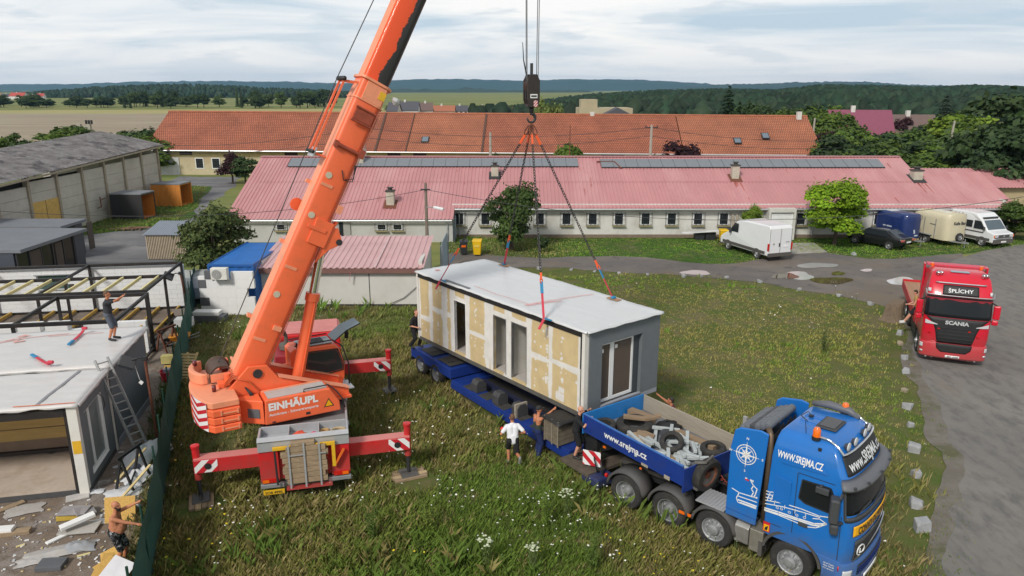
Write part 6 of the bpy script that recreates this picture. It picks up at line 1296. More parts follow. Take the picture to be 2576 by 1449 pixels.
scrib(m,[(6.55,.25),(6.6,1.0),(6.75,1.8),(6.85,2.4),(7.0,3.1)],.035,2.866); scrib(m,[(6.62,.3),(6.8,1.2),(6.95,1.6)],.05,2.867); scrib(m,[(3.4,.4),(4.8,.35),(6.5,.45)],.02,2.866); scrib(m,[(.4,.6),(.5,.75)],.12,2.866)
m.build('red_marks', redm, mod)
m = MB(); m.box(2.0,3.6,-.02,.10,2.862,2.875); m.build('grey_tape', mat('grey_tape',(.16,.17,.18),.6), mod)
HP = HOOK+Vector((0,0,-1.17))
LP = []
for px, py in ((1107,706),(1268,667),(1368,803),(1543,752)): LP.append(P(px,py,MO.z+2.86))
chm = mat('chain_steel',(.05,.048,.046),.5,metal=.5); orm = mat('orange_link',(.75,.10,.02),.5)
strm = mat('red_webbing',(.55,.045,.075),.75,var=.15); blm = mat('blue_webbing',(.03,.22,.42),.75)
link = None
DN = ['far left','back','near middle','right']
LBL = ['chain sling with red strap running down to the rear near corner of the lifted module','chain sling with short red strap to the back of the module roof','chain sling with red strap tied over the black edge of the lifted module','longest chain sling with a red strap down to the pocket near the grey end wall']
def chain_mesh(mb, a, b_, r=.014, ll=.13):
 d = b_-a; n = int(d.length/(ll*.78)); d.normalize(); u = d.orthogonal().normalized(); v = d.cross(u)
 for k in range(n):
  c = a+d*(ll*.78*(k+.5)); s1 = u if k%2 else v; pts = []
  for i in range(11):
   t = 2*PI*i/10; pts.append(c+d*(ll*.5*math.cos(t))+s1*(ll*.30*math.sin(t)))
  mb.tube(pts,r,5,cap=False)
for k, q in enumerate(LP):
 t = thing('chain_sling', LBL[k], 'sling', HP, 0, 'slings carrying the house module'); d = q-HP; a = d*.03; off = d.normalized()
 e = d*(.78 if k != 1 else .76)
 m = MB(); chain_mesh(m, off*.75, e); m.build('chain', chm, t)
 m = MB(); pts = []
 u = off.orthogonal().normalized()
 for i in range(17): tt = 2*PI*i/16; pts.append(off*.22+off*.2*math.cos(tt)+u*.11*math.sin(tt))
 m.tube(pts,.022,6,cap=False); m.build('master_link', rust, t)
 m = MB(); m.beam(off*.42,off*.78,.06,.08); m.beam(e-off*.02,e+off*.22,.07,.06); pts = [e+off*.25+off*.09*math.cos(2*PI*i/12)+u*.06*math.sin(2*PI*i/12) for i in range(13)]; m.tube(pts,.02,6,cap=False); m.build('orange_hook', orm, t)
 m = MB(); s0 = e+off*.28; m.beam(s0,s0+off*.4,.10,.025); m.build('blue_sleeve', blm, t)
 m = MB(); m.beam(s0+off*.38,d-off*.02,.075,.02);
 if k in (0,2): f_ = modp(0,0,0)-modp(0,1,0); m.beam(d,d+f_.normalized()*.20+Vector((0,0,-.30)),.10,.02)
 m.build('strap', strm, t)
 if k in (1,3):
  m = MB(); T_ = Matrix.Rotation(MH,4,'Z'); m.T = Matrix.Translation(d) @ T_; m.box(-.25,.28,-.12,.14,.003,.012); m.build('pocket', mat('bare_wood',(.38,.22,.12),.8,var=.2), t)
  m = MB(); m.T = Matrix.Translation(d) @ T_; m.box(-.06,.06,-.08,.08,.013,.10); m.build('blue_knot', blm, t, bevel=.02)
 else:
  m = MB(); m.T = Matrix.Translation(d) @ Matrix.Rotation(MH,4,'Z'); m.box(-.02,.3,.02,.10,.005,.03); m.build('blue_tail', blm, t)
frame_b = mat('frame_black',(.020,.017,.016),.55,var=.25,dirt=(.07,.04,.025),dirt_amt=.35,dirt_scale=3)
joist_m = mat('yellow_joist',(.70,.60,.30),.7,var=.15,scale=4); joist_b = mat('ochre_joist',(.50,.31,.06),.75,var=.2,scale=5)
ytong = mat('aerated_block',(.76,.77,.78),.85,var=.04,scale=3)
def blocks(mb, x0, x1, z0, z1, y0, y1, seed=0, gap=None):
 r = 0; z = z0
 while z < z1-.05:
  h = min(.25,z1-z); x = x0-(.3 if r%2 else 0)
  while x < x1:
   a, b_ = max(x,x0), min(x+.6,x1)
   if b_-a > .05 and not (gap and gap[0] < (a+b_)/2 < gap[1] and gap[2] < z+.1 < gap[3]): mb.box(a+.004,b_-.004,y0+.004*((r*7+int(x*10))%2),y1,z+.004,z+h-.004)
   x += .6
  z += .25; r += 1
def steel_frame(label, loc, rz, xs, ys, h, joists=None, base=.12):
 t = thing('steel_frame_module', label, 'steel frame', loc, rz); w = .11
 for x in xs:
  for y in ys:
   m = MB(); m.box(x-w/2,x+w/2,y-w/2,y+w/2,0,h-.12); m.build('post', frame_b, t)
 for y in ys:
  m = MB(); m.box(min(xs)-w/2,max(xs)+w/2,y-w/2-.01,y+w/2+.01,h-.119,h+.03); m.build('beam', frame_b, t)
  m = MB(); m.box(min(xs),max(xs),y-.05,y+.05,base,base+.1) ; m.build('base_beam', frame_b, t)
 for x in xs:
  m = MB(); m.box(x-.05,x+.05,min(ys)+.07,max(ys)-.07,h-.10,h+.02); m.build('cross_beam', frame_b, t)
 for x in (max(xs),):
  m = MB(); m.box(x-.05,x+.05,min(ys)+.06,max(ys)-.06,base,base+.1); m.build('base_beam', frame_b, t)
 return t
bf = steel_frame('larger black steel frame with pale yellow ceiling joists and white block wall',(-17.75,38.4,0),math.radians(8.7),[0,-4.6,-9.4,-13.5],[0,-2.95,-5.85],2.58,base=.02)
for k in range(16):
 x = -.25-.82*k; m = MB(); m.box(x-.04,x+.04,-5.78,-3.03,2.46,2.60); m.build('ceiling_joist', joist_m, bf)
for k in range(12):
 x = -.3-1.05*k; m = MB(); m.box(x-.05,x+.05,-5.75,-.1,.06,.2); m.build('floor_joist', joist_b, bf)
m = MB(); blocks(m,-13.6,.05,.05,2.4,.10,.30,gap=(-7.2,-5.8,1.3,2.1)); m.build('block_wall', ytong, bf)
m = MB(); m.box(-7.2,-5.8,.2,.26,1.3,2.05); wn = m.build('window_opening', mat('green_board',(.05,.10,.085),.7), bf); m = MB(); m.box(-7.4,-5.6,.06,.099,2.06,2.11); m.box(-7.3,-5.7,.05,.099,1.24,1.29); m.build('lintel', mat('grey_lintel',(.35,.36,.37),.8), wn)
m = MB(); m.box(-3.6,-1.9,-5.5,-4.6,.40,.46); m.build('loose_board', osb, bf)
ff = steel_frame('smaller black steel frame with low white block walls beside the concrete path',(-16.25,31.55,0),math.radians(9),[0,-3.7,-7.9,-12],[0,-4.0],2.74)
m = MB(); blocks(m,-6.6,-2.7,.05,1.3,-.34,-.08); blocks(m,-12,-6.6,.05,1.05,-.34,-.08); blocks(m,-2.7,-.12,.05,1.6,-.34,-.08) ; m.build('block_wall', ytong, ff)
m = MB()
for x, z in ((-4.2,1.3),(-6.4,1.3),(-5.3,1.3),(-9.6,1.05)): m.box(x,x+.9,-.45,.0,z+.01,z+.36)
m.build('loose_blocks', eps, ff)
m = MB(); m.box(.08,.16,-1.9,-1.55,.2,1.75); m.build('osb_strip', osb, ff)
grey_r = mg
m2 = thing('house_module','white roofed grey house module with a man standing on it','house module',(-13.08,22.3,0),math.radians(10.5))
m = MB(); m.box(-.16,0,.0,3.85,.12,2.82); m.box(-11,-.161,3.65,3.85,.12,2.82); m.box(-11,-.161,0,.2,.12,2.82); m.build('wall', grey_r, m2)
m = MB(); m.box(-.14,.01,0.0,3.85,.0,.117); m.box(-.02,.02,.0,3.86,.121,.28); m.build('base_strip', MATS['light_render'], m2)
film2 = mat('dirty_roof_film',(.60,.585,.57),.4,var=.06,scale=1,dirt=(.60,.50,.45),dirt_amt=.5,dirt_scale=.6,bump=.25,bscale=3,stretch=(1,3,1))
film_roof('roof', m2, -11, .12, -.1, 4.0, 2.93, film2, drop=.16, seed=1.3)
m = MB()
for k in range(26):
 r = random.Random(k); x = -5.2+r.uniform(-1.8,1.4); y = .4+ (x+7)*.9+r.uniform(-.4,.4);
 if .1 < y < 3.6: scrib(m,[(x,y),(x+r.uniform(.1,.4),y+r.uniform(.1,.3))],r.uniform(.03,.10),2.958+.0005*k)
scrib(m,[(-6.8,.5),(-5.6,1.7),(-4.6,2.7),(-3.6,3.3),(-2.4,3.55)],.05,2.956); scrib(m,[(-3.0,3.3),(-1.8,3.4),(-1.2,3.42)],.04,2.957)
m.build('red_marks', mat('faint_red',(.72,.33,.28),.7), m2)
def loose_sling(label, pts, rz=0):
 m = MB();
 for a, b_ in zip(pts[:-1],pts[1:]): m.beam(a,b_,.09,.03)
 o = m.build('lashing_strap', strm, None); m = MB(); d = (Vector(pts[0])-Vector(pts[1])).normalized(); m.beam(Vector(pts[0]),Vector(pts[0])+d*.45,.11,.06); m.build('blue_end', blm, o, bevel=.02)
 m = MB(); m.cbox(Vector(pts[-1])+Vector((.05,0,.08)),(.2,.11,.11)); m.build('red_loop', strm, o, bevel=.04); return tag(o,label,'strap','straps lying on the white module roof')
loose_sling('red and blue strap lying near the back of the white roof by the standing man',[P(275,870,3.0),P(300,856,2.99),P(312,845,2.99),P(322,833,3.04)] if False else [P(185,856,3.0),P(197,846,3.0),P(205,838,3.0),P(210,831,3.06)])
loose_sling('red and blue strap at the front edge of the white roof above the lower module',[P(92,899,3.0),P(102,905,3.0),P(112,911,3.0),P(124,917,3.03)])
m3 = thing('house_module','nearest grey house module with an open side and glazed door by the ladder','house module',(-12.4,19.3,0),math.radians(12.5))
y0, y1 = .50, 2.05
m = MB(); m.box(-.15,0,.16,y0,.2,2.75); m.box(-.15,0,y1,2.72,.2,2.75); m.box(-.15,0,y0,y1,2.4,2.75); m.box(-.15,0,y0,y1,.2,.42); m.box(-.155,-.005,0.16,2.72,.02,.197); m.build('end_wall', grey_r, m3)
m = MB(); m.box(-.26,.0,-.03,.155,.0,2.78); m.build('corner_strip', MATS['dirty_white_foam'], m3); m = MB(); m.box(-.06,.04,2.722,2.80,.05,2.78); m.build('corner_strip', MATS['dirty_white_foam'], m3)
m = MB(); m.box(-.255,-.005,-.045,-.031,1.85,2.2) if False else m.box(-.24,-.01,-.04,-.031,1.35,1.75); m.build('yellow_patch', mat('yellow_patch',(.70,.40,.02),.8), m3)
m = MB(); m.box(-.35,-.265,-.02,.12,.1,2.75); m.box(-9,-.265,-.02,.12,2.52,2.75); m.box(-9,-.265,2.5,2.62,.3,.40); m.build('steel_frame', frame_b, m3)
m = MB(); m.box(-9,0,.0,2.7,.02,.18); m.build('floor_frame', mat('dark_floor_edge',(.07,.07,.072),.7,var=.2), m3)
m = MB(); m.box(-9,-.16,.03,2.6,.183,.24); m.build('floor', mat('dusty_board_floor',(.48,.40,.33),.9,var=.12,scale=2,dirt=(.30,.21,.13),dirt_amt=.6,dirt_scale=1.1), m3)
m = MB(); m.box(-9,-.16,2.62,2.72,.2,2.75); m.build('back_wall', mat('brown_board',(.20,.14,.10),.85,var=.15,scale=2), m3)
m = MB()
for z, h in ((.75,.38),(1.16,.5),): m.box(-8.8,-.2,2.585,2.615,z,z+h)
m.build('timber_lining', mat('lining_pine',(.42,.28,.10),.75,var=.2,scale=2,stretch=(.3,3,3)), m3)
m = MB(); m.box(-8.9,-.2,2.57,2.612,2.3,2.45); m.box(-.20,-.165,.2,2.5,.3,2.6); m.build('white_lining', whitep, m3)
film_roof('roof', m3, -10, .08, -.06, 2.75, 2.90, film2, drop=.12, seed=7.7)
m = MB(); scrib(m,[(-1.0,.0),(-.95,.7),(-.82,1.6),(-.7,2.7)],.09,2.925); m.build('grey_seam', mat('grey_seam',(.25,.25,.27),.7), m3)
m = MB(); scrib(m,[(-1.6,.05),(-.9,.02),(.0,.0)],.05,2.927); m.build('orange_marks', mat('orange_marks',(.75,.20,.08),.7), m3)
m = MB(); xw = -.06
for a, b_ in ((y0,1.0),(1.0,y1)):
 m.box(xw-.05,xw,a+.005,a+.07,.43,2.39); m.box(xw-.05,xw,b_-.07,b_-.005,.43,2.39); m.box(xw-.05,xw,a+.07,b_-.07,.43,.50); m.box(xw-.05,xw,a+.07,b_-.07,2.32,2.39)
w3 = m.build('window', white_pvc, m3); m = MB(); m.box(xw-.035,xw-.02,y0+.08,y1-.08,.5,2.32); m.build('pane', glassy('curtain_glass',(.20,.225,.225),.08), w3)
m = MB(); m.box(-.15,.001,y1-.012,y1+.002,.42,2.4); m.box(-.06,.015,y0,y1,.395,.425); m.build('reveal', whitep, m3)
m = MB(); m.tube([(-.0,1.9,2.4),(.08,1.95,2.25),(.1,1.98,2.0),(.05,1.93,1.85)],.014,5); m.build('hanging_wire', iron, m3, smooth='all')
cw_ = Vector(P(133,1135,.25)); coil('cable_coil','coiled black cable on the floor of the open module', cw_, .16, .014, iron, 4)
def ladder():
 a = Vector((-12.05,21.85,0)); b_ = Vector((-13.05,21.95,3.25)); d = b_-a; s_ = Vector((.15,.22,0)).normalized()*.2
 t = thing('ladder','grey aluminium ladder leaning against the corner of the nearest grey module','ladder',a); alu2 = mat('worn_aluminium',(.42,.43,.43),.5,metal=.4,var=.2)
 for k in (-1,1): m = MB(); m.beam(s_*k,d+s_*k,.035,.08); m.build('rail', alu2, t)
 for k in range(12): m = MB(); q = d*((k+.7)/12.2); m.beam(q-s_,q+s_,.035,.035); m.build('rung', alu2, t)
ladder()
def floodlight(label, base, h, lean, arm):
 t = thing('floodlight_post', label, 'floodlight', base)
 m = MB(); m.tube([(0,0,0),(lean[0],lean[1],h)],.045,8); m.build('pole', rust, t)
 top = Vector((lean[0],lean[1],h-.05)); e = top+Vector(arm)
 m = MB(); m.tube([top,top.lerp(e,.5)+Vector((0,0,.04)),e],.03,6); m.cbox(top,(.16,.12,.14)); m.build('arm', blackm, t)
 m = MB(); m.cbox(e+Vector((-.12,-.06,-.05)),(.48,.16,.36),rz=.5,rx=-.6,ry=.5); l_ = m.build('lamp', plast, t, bevel=.02); m = MB(); m.cbox(e+Vector((-.10,-.14,-.10)),(.40,.02,.28),rz=.5,rx=-.6,ry=.5); m.build('lamp_glass', dark_glass, l_); return t
fl1 = floodlight('rusty leaning post with a black floodlight beside the grey module wall',(-11.97,22.63,0),3.05,(-.05,0),(-.38,-.1,-.02))
m = MB(); m.tube([(-.35,-.1,2.8),(-.25,-.1,2.3)],.008,4); m.cbox((-.22,-.1,2.2),(.12,.02,.12),ry=.7); m.build('hanging_tag', whitep, fl1)
floodlight('rusty post with a black floodlight at the corner of the larger steel frame',(-16.71,36.39,0),2.5,(-.2,0),(-.42,-.1,-.05))
FB = [Vector(p) for p in ((-7.9,13.2,0),(-8.76,15.54,0),(-9.88,18.53,0),(-12.24,24.56,0),(-14.79,31.74,0),(-16.59,36.59,0),(-18.3,41.2,0))]
fn = thing('net_fence','long dark green net fence between the building site and the meadow','fence')
rows = []; rr = random.Random(5); seg = []
for a, b_ in zip(FB[:-1],FB[1:]):
 k = max(2,int((b_-a).length/.25)); seg += [a.lerp(b_,i/k) for i in range(k)]
seg.append(FB[-1])
for j in range(9):
 v = j/8; row = []
 for i, p in enumerate(seg):
  bul = .10*math.sin(i*.45)*(1-abs(2*v-1))+.05*mn.noise((i*.35,v*3,2)); row.append((p.x+bul*.9,p.y+bul*.35,1.78*v+.07*v*mn.noise((i*.4,1,3))))
 rows.append(row)
m = MB(); m.sheet(rows,9,len(seg))
m_net = mat('green_net',(.017,.080,.060),.8,var=.22,scale=1.5,dirt=(.02,.085,.065),dirt_amt=.6,dirt_scale=40,bump=.5,bscale=60)
m.build('shade_net', m_net, fn)
d_ = 0; i_ = 0
for a, b_ in zip(FB[:-1],FB[1:]):
 n = max(1,round((b_-a).length/2.4))
 for k in range(n):
  p = a.lerp(b_,k/n); m = MB(); m.tube([(p.x-.06,p.y-.02,0),(p.x-.07,p.y-.03,1.98)],.03,8); m.build('post', mat('green_post',(.012,.05,.035),.5), fn)
def slab(name, label, cat, px, py, l, w, h, rz, m_, z=.02, tilt=(0,0), grp=None):
 q = P(px,py,z); m = MB(); m.box(-l/2,l/2,-w/2,w/2,0,h); o = m.build(name, m_, None, loc=q, bevel=min(.01,h/4)); o.rotation_euler = (tilt[0],tilt[1],rz); return tag(o,label,cat,grp)
greyb = mat('grey_board',(.30,.28,.28),.85,var=.2)
slab('plank','bare plank at the edge of the dirt under the open module','plank',8,1283,1.1,.2,.04,.95,plywood)
slab('fibre_board','grey board with a yellow edge lying on a small stack in the dirt','board',187,1286,.75,.45,.05,.1,greyb,.2)
slab('foam_board','thick yellow edged foam board under the grey board','board',190,1296,.8,.5,.14,.2,mat('foam_yellow',(.55,.38,.06),.8),.03)
slab('fibre_board','tilted grey board on the right of the small board stack','board',213,1287,.5,.4,.05,.8,greyb,.18,(.1,.2))
slab('foam_offcut','white foam bar lying across the small board stack','foam offcut',196,1314,.85,.22,.09,.75,eps,.24,(0,-.1))
slab('plaster_board','pale board with an ochre edge below the white foam bar','board',201,1330,.95,.55,.05,.15,mat('pale_board',(.42,.40,.37),.85,var=.1),.05)
slab('foam_offcut','narrow white foam strip alone in the dirt','foam offcut',148,1355,.62,.14,.05,1.0,eps)
slab('plastic_scrap','torn white plastic scrap beside the board stack','plastic scrap',250,1313,.5,.3,.02,.6,eps,.02,(0,.1))
slab('concrete_block','grey block with a white face by the left edge','block',10,1340,.5,.25,.15,.15,eps,.06); slab('timber_offcut','brown timber offcut under the white faced block','timber',28,1345,.95,.22,.12,.25,plywood,.01)
slab('foam_board','dark grey foam slab at the bottom of the dirt yard','foam board',131,1425,.62,.42,.12,.1,epsg)
for x, y, rz, l in ((211,1397,.5,.3),(150,1418,.55,.35),(52,1374,.7,.2)): slab('timber_stick','thin yellow stick lying in the dirt','stick',x,y,l,.05,.04,rz,joist_m,grp='thin yellow sticks in the dirt')
slab('plaster_board','pale slab on the ground under the corner of the open module','board',196,1252,.6,.35,.05,.5,mat('pale_slab',(.5,.48,.46),.85),.02)
for (px,py,l,w,rz,rx,ry,lb) in ((303,1302,.80,1.15,.15,1.25,.0,'large yellow chipboard sheet standing behind the bearded man'),(285,1392,.6,.45,.5,.1,-.3,'yellow chipboard piece behind the legs of the bearded man'),(282,1410,.5,.6,.3,.05,.1,'yellow chipboard offcut just below the bearded man'),(276,1425,.6,.5,-.5,.1,.1,'yellow chipboard offcut pointing left in the lowest pile'),(270,1443,.7,.5,.2,.05,.0,'lowest yellow chipboard offcut in the pile by the fence')): slab('chipboard',lb,'chipboard',px,py,l,w,.025,rz,osb,.12+.03*(px%3),(rx,ry))
slab('white_sheet','white sheet leaning on the fence at the bottom of the yard','sheet',292,1440,.7,.6,.02,1.2,mat('white_sheet',(.66,.65,.68),.5),.3,(.3,-.45))
def tarp(label, px, py, l, w, h, rz, m_, seed, name='plastic_tarp'):
 q = P(px,py,.02); m = MB(); n = 16; rows = []
 for i in range(n):
  row = []
  for j in range(n):
   u, v = i/(n-1)*2-1, j/(n-1)*2-1; e = 1+.25*mn.noise((u*1.5+seed,v*1.5,0)); k = max(0,1-(abs(u)**2.5+abs(v)**2.5)*.8)
   row.append((u*l/2*e,v*w/2*e,.015+h*k*(.6+.7*abs(mn.noise((u*2.2+seed,v*2.2,4))))))
  rows.append(row)
 m.sheet(rows,n,n); o = m.build(name, m_, None, loc=q, rz=rz, smooth='all'); return tag(o,label,'plastic sheet')
tpm = mat('tarp_white',(.62,.63,.65),.4,var=.08,bump=.3,bscale=8); clr = mat('thin_film',(.45,.43,.41),.3,var=.15,dirt=(.30,.25,.21),dirt_amt=.6,dirt_scale=3)
tarp('white plastic tarp heaped against the fence at the foot of the ladder',368,1150,1.6,.9,.6,1.25,tpm,2.0)
tarp('white plastic tarp below the big heap beside the fence',360,1200,1.1,.8,.35,1.0,tpm,5.1)
tarp('white sheet of plastic on the dirt beside the yellow chipboard',312,1240,1.0,.7,.12,.4,tpm,8.3)
tarp('dark blue bundle of plastic between the white tarps',345,1195,.6,.5,.35,.3,mat('dark_bundle',(.05,.055,.08),.6,bump=.4),9.9)
tarp('wide sheet of clear film spread in the middle of the dirt',140,1390,1.5,.55,.10,.45,clr,3.3); tarp('crumpled grey film at the end of the clear film',197,1378,.8,.5,.16,.3,mat('grey_film',(.33,.34,.36),.3,dirt=(.2,.18,.16),dirt_amt=.6,dirt_scale=6),6.6)
tarp('brownish film sheet at the bottom of the dirt yard',95,1410,.9,.45,.06,.3,clr,7.1); tarp('flat grey film by the plank in front of the open module',62,1283,.9,.6,.03,.5,clr,4.2)
tarp('small white plastic piece by the corner of the open module',243,1237,.4,.3,.05,.1,tpm,1.7)
def trestle(label, px, py, rz, h=.85, m_=None):
 t = thing('trestle', label, 'trestle', P(px,py), rz)
 for sx in (-.4,.4):
  for sy in (-.3,.3): m = MB(); m.beam((sx,sy,0),(sx,0,h),.06,.06); m.build('leg', m_ or blackm, t)
 m = MB(); m.beam((-.55,0,h+.04),(.55,0,h+.04),.07,.08); m.build('top_bar', m_ or blackm, t)
 m = MB(); m.beam((-.4,-.2,.3),(.4,.2,.3),.04,.04); m.build('brace', m_ or blackm, t)
trestle('black trestle beside the white tarps near the yellow chipboard',338,1222,1.4,1.1); trestle('old brown trestle beyond the rusty floodlight post',425,880,1.2,1.0,rust)
for k, (px,py) in enumerate(((330,1170),(340,1215))): slab('plank',('short pale plank propped by the trestle and tarp','narrow pale plank leaning on the black trestle')[k],'plank',px,py,1.3,.09,.04,1.1,pine,.35,(0,-.5))
pal = thing('slatted_pallet','pale wooden pallet of many slats leaning behind the green fence','pallet',P(447,955,.0),math.radians(15)); pal.rotation_euler = (math.radians(38),0,math.radians(-5))
for k in range(9): m = MB(); m.box(-.45,.45,.14*k,.14*k+.09,.06,.09); m.build('slat', pine, pal)
for x in (-.42,0,.42): m = MB(); m.box(x-.04,x+.04,-.05,1.3,0,.055); m.build('runner', pine, pal)
slab('chipboard','yellow board beside the slatted pallet','chipboard',430,935,.6,.7,.03,.2,osb,.3,(.5,0)); slab('insulation_roll','yellow insulation slab behind the slatted pallet','insulation',442,912,1.1,.3,.35,.1,mat('mineral_wool',(.60,.52,.20),.95),.1)
bk = thing('red_crate','bright red plastic crate in the weeds behind the pallet','crate',P(424,957)); m = MB(); m.lathe([(.001,0),(.24,0),(.3,.42),(.31,.44),(.28,.44),(.22,.03),(.001,.03)],(0,0,0),'Z',18); m.build('tub', mat('red_plastic',(.66,.015,.04),.4), bk, smooth=True); m = MB(); m.box(-.15,.2,-.1,.15,.35,.5); m.build('contents', mat('lilac_rag',(.4,.36,.46),.8), bk)
slab('white_crate','white foam box on the ground beside the fence','foam box',465,824,.8,.6,.5,.15,eps,.05); slab('grey_sheet','grey board lying flat at the corner of the steel frame','board',470,785,1.3,.9,.03,.6,mat('brown_grey',(.26,.21,.18),.9),.25,(.15,.1))
ob = thing('wheelbarrow','orange wheelbarrow lying between weeds and the green fence','wheelbarrow',P(453,868),math.radians(200)); m = MB(); m.hexa([(-.3,-.22,.2),(.3,-.15,.25),(.3,.15,.25),(-.3,.22,.2)],[(-.5,-.36,.5),(.45,-.3,.5),(.45,.3,.5),(-.5,.36,.5)]); m.build('tray', mat('orange_plastic',(.72,.28,.02),.5), ob, bevel=.03)
m = MB(); m.beam((.5,-.1,.1),(-.9,-.28,.45),.04,.04); m.beam((.5,.1,.1),(-.9,.28,.45),.04,.04); m.beam((-.2,-.2,.3),(-.3,-.25,0),.04,.04); m.beam((-.2,.2,.3),(-.3,.25,0),.04,.04); m.build('handle', steel, ob)
m = MB(); m.lathe([(.05,-.05),(.19,-.05),(.2,0),(.19,.05),(.05,.05)],(.55,0,.2),'Y',16); m.build('wheel', rubber, ob)
pc = thing('parked_car','white car half hidden behind the steel frame corner and the bush','car',(-18.2,41.0,0),math.radians(100))
def simple_car(root, L_, W_, Hh, body, prof, glassprof, wh):
 m = MB(); m.prism(prof,'Y',-W_/2,W_/2); m.build('body', body, root, bevel=.06, seg=3)
 m = MB(); m.prism(glassprof,'Y',-W_/2-.004,W_/2+.004); m.build('side_glass', dark_glass, root, bevel=.01)
 for x in wh:
  for sd in (-1,1): wheel(root,None,x,sd*(W_/2+.01),r=.32,w=.2,side=sd,hub='flat',n=18)
simple_car(pc,4,1.7,1.45,mat('car_white',(.62,.64,.64),.3,var=.03,coat=.5),[(-2,.3),(2,.3),(2.05,.7),(1.2,.85),(.5,1.42),(-1.5,1.45),(-2.05,.95)],[(.95,.88),(.45,1.36),(-1.4,1.38),(-1.75,.95)],(-1.25,1.3))
r = np.random.default_rng(3); m = MB(); cols = []
for k in range(230):
 px, py = (r.uniform(0,300),r.uniform(1270,1440)) if k < 190 else ((r.uniform(200,380),r.uniform(1130,1300)) if k < 240 else (r.uniform(395,470),r.uniform(780,1080)))
 q = P(px,py);
 if q.x > -9.0-.37*(q.y-16): continue
 s_ = r.uniform(.012,.055); m.m = int(r.integers(0,4)); m.cbox((q.x,q.y,.025),(s_*2,s_,.02),rz=r.uniform(0,3),rx=r.uniform(-.3,.3))
o = m.build('debris',[eps,pine,greyb,tpm],None); o['kind'] = 'stuff'; o['label'] = 'small foam and timber litter strewn over the dirt'; o['category'] = 'litter'
rred = mat('truck_red',(.62,.008,.030),.28,var=.04,coat=.5,mud=.45); RO, RH = Vector((19.45,31.05,0)), math.radians(-113)
rt = thing('flatbed_truck','bright red flatbed truck with a black roof sign parked on the road','truck',RO,RH)
rc = Cab([(.95,1.22,1.0,1.36,-.95),(1.2,1.25,1.05,1.42,-.95),(2.05,1.25,1.03,1.40,-.95),(2.95,1.22,.92,1.2,-.95),(3.08,1.20,.88,1.14,-.95),(3.4,1.17,.74,.94,-.95),(3.68,1.12,.55,.68,-.93),(3.82,1.05,.30,.38,-.9),(3.88,.92,.1,.16,-.8)],p=3.4)
rcab = rc.shell('cab', rred, rt)
rb = Cab([(.28,1.2,1.02,1.38,.7),(.36,1.26,1.08,1.46,.7),(.9,1.26,1.08,1.47,.7),(.97,1.25,1.06,1.44,.7)],p=3.4); rbo = rb.shell('bumper', rred, rt)
rc.patch('windscreen', MATS['truck_glass'], rcab, -.9,.9,2.12,2.98,off=.016,n=22)
m = MB(); pts = [[rc.front(-.84+1.68*i/24, 2.92-(.05 if (i//2)%2 else .10)*j, .03) for i in range(25)] for j in (0,1)]; m.sheet(pts,2,25); m.build('curtain_fringe', mat('dark_red_fringe',(.22,.01,.02),.8), rcab, solid=.006)
def trap(name, m_, par, C_, prof, off, n=14, nz=8):
 m = MB(); rows = []
 for j in range(nz+1):
  z = prof[0][0]+(prof[-1][0]-prof[0][0])*j/nz; hb = float(np.interp(z,[q[0] for q in prof],[q[1] for q in prof])); rows.append([C_.flin(-hb+2*hb*i/n,z,off) for i in range(n+1)])
 m.sheet(rows,nz+1,n+1); return m.build(name, m_, par, smooth='all', solid=.012)
trap('grille', blackm, rcab, rc, ((.97,.52),(1.5,.60),(1.85,.70),(2.10,.93)), .02)
trap('lower_grille', blackm, rbo, rb, ((.60,.36),(.75,.50),(.97,.53)), .02)
m = MB()
for k in range(5): m.sheet([[rc.flin(-.52+1.04*i/16-(.0),1.06+.15*k+.04*j,.045) for i in range(17)] for j in (0,1)],2,17)
m.build('grille_bars', mat('grille_black',(.03,.031,.033),.4), rcab, solid=.015)
text_map('SCANIA', mat('badge_silver',(.55,.56,.57),.4,metal=.2), rcab, lambda u,v: rc.flin(-.34+.68*u,1.84+.16*v,.05), bold=.045)
m = MB();
for a, z in ((-.2,1.62),(.12,1.60),(-.42,1.42),(.3,1.4)): m.cbox(rc.front(a,z,.06),(.03,.1,.04))
m.build('marker_lamp', lamp_red, rcab)
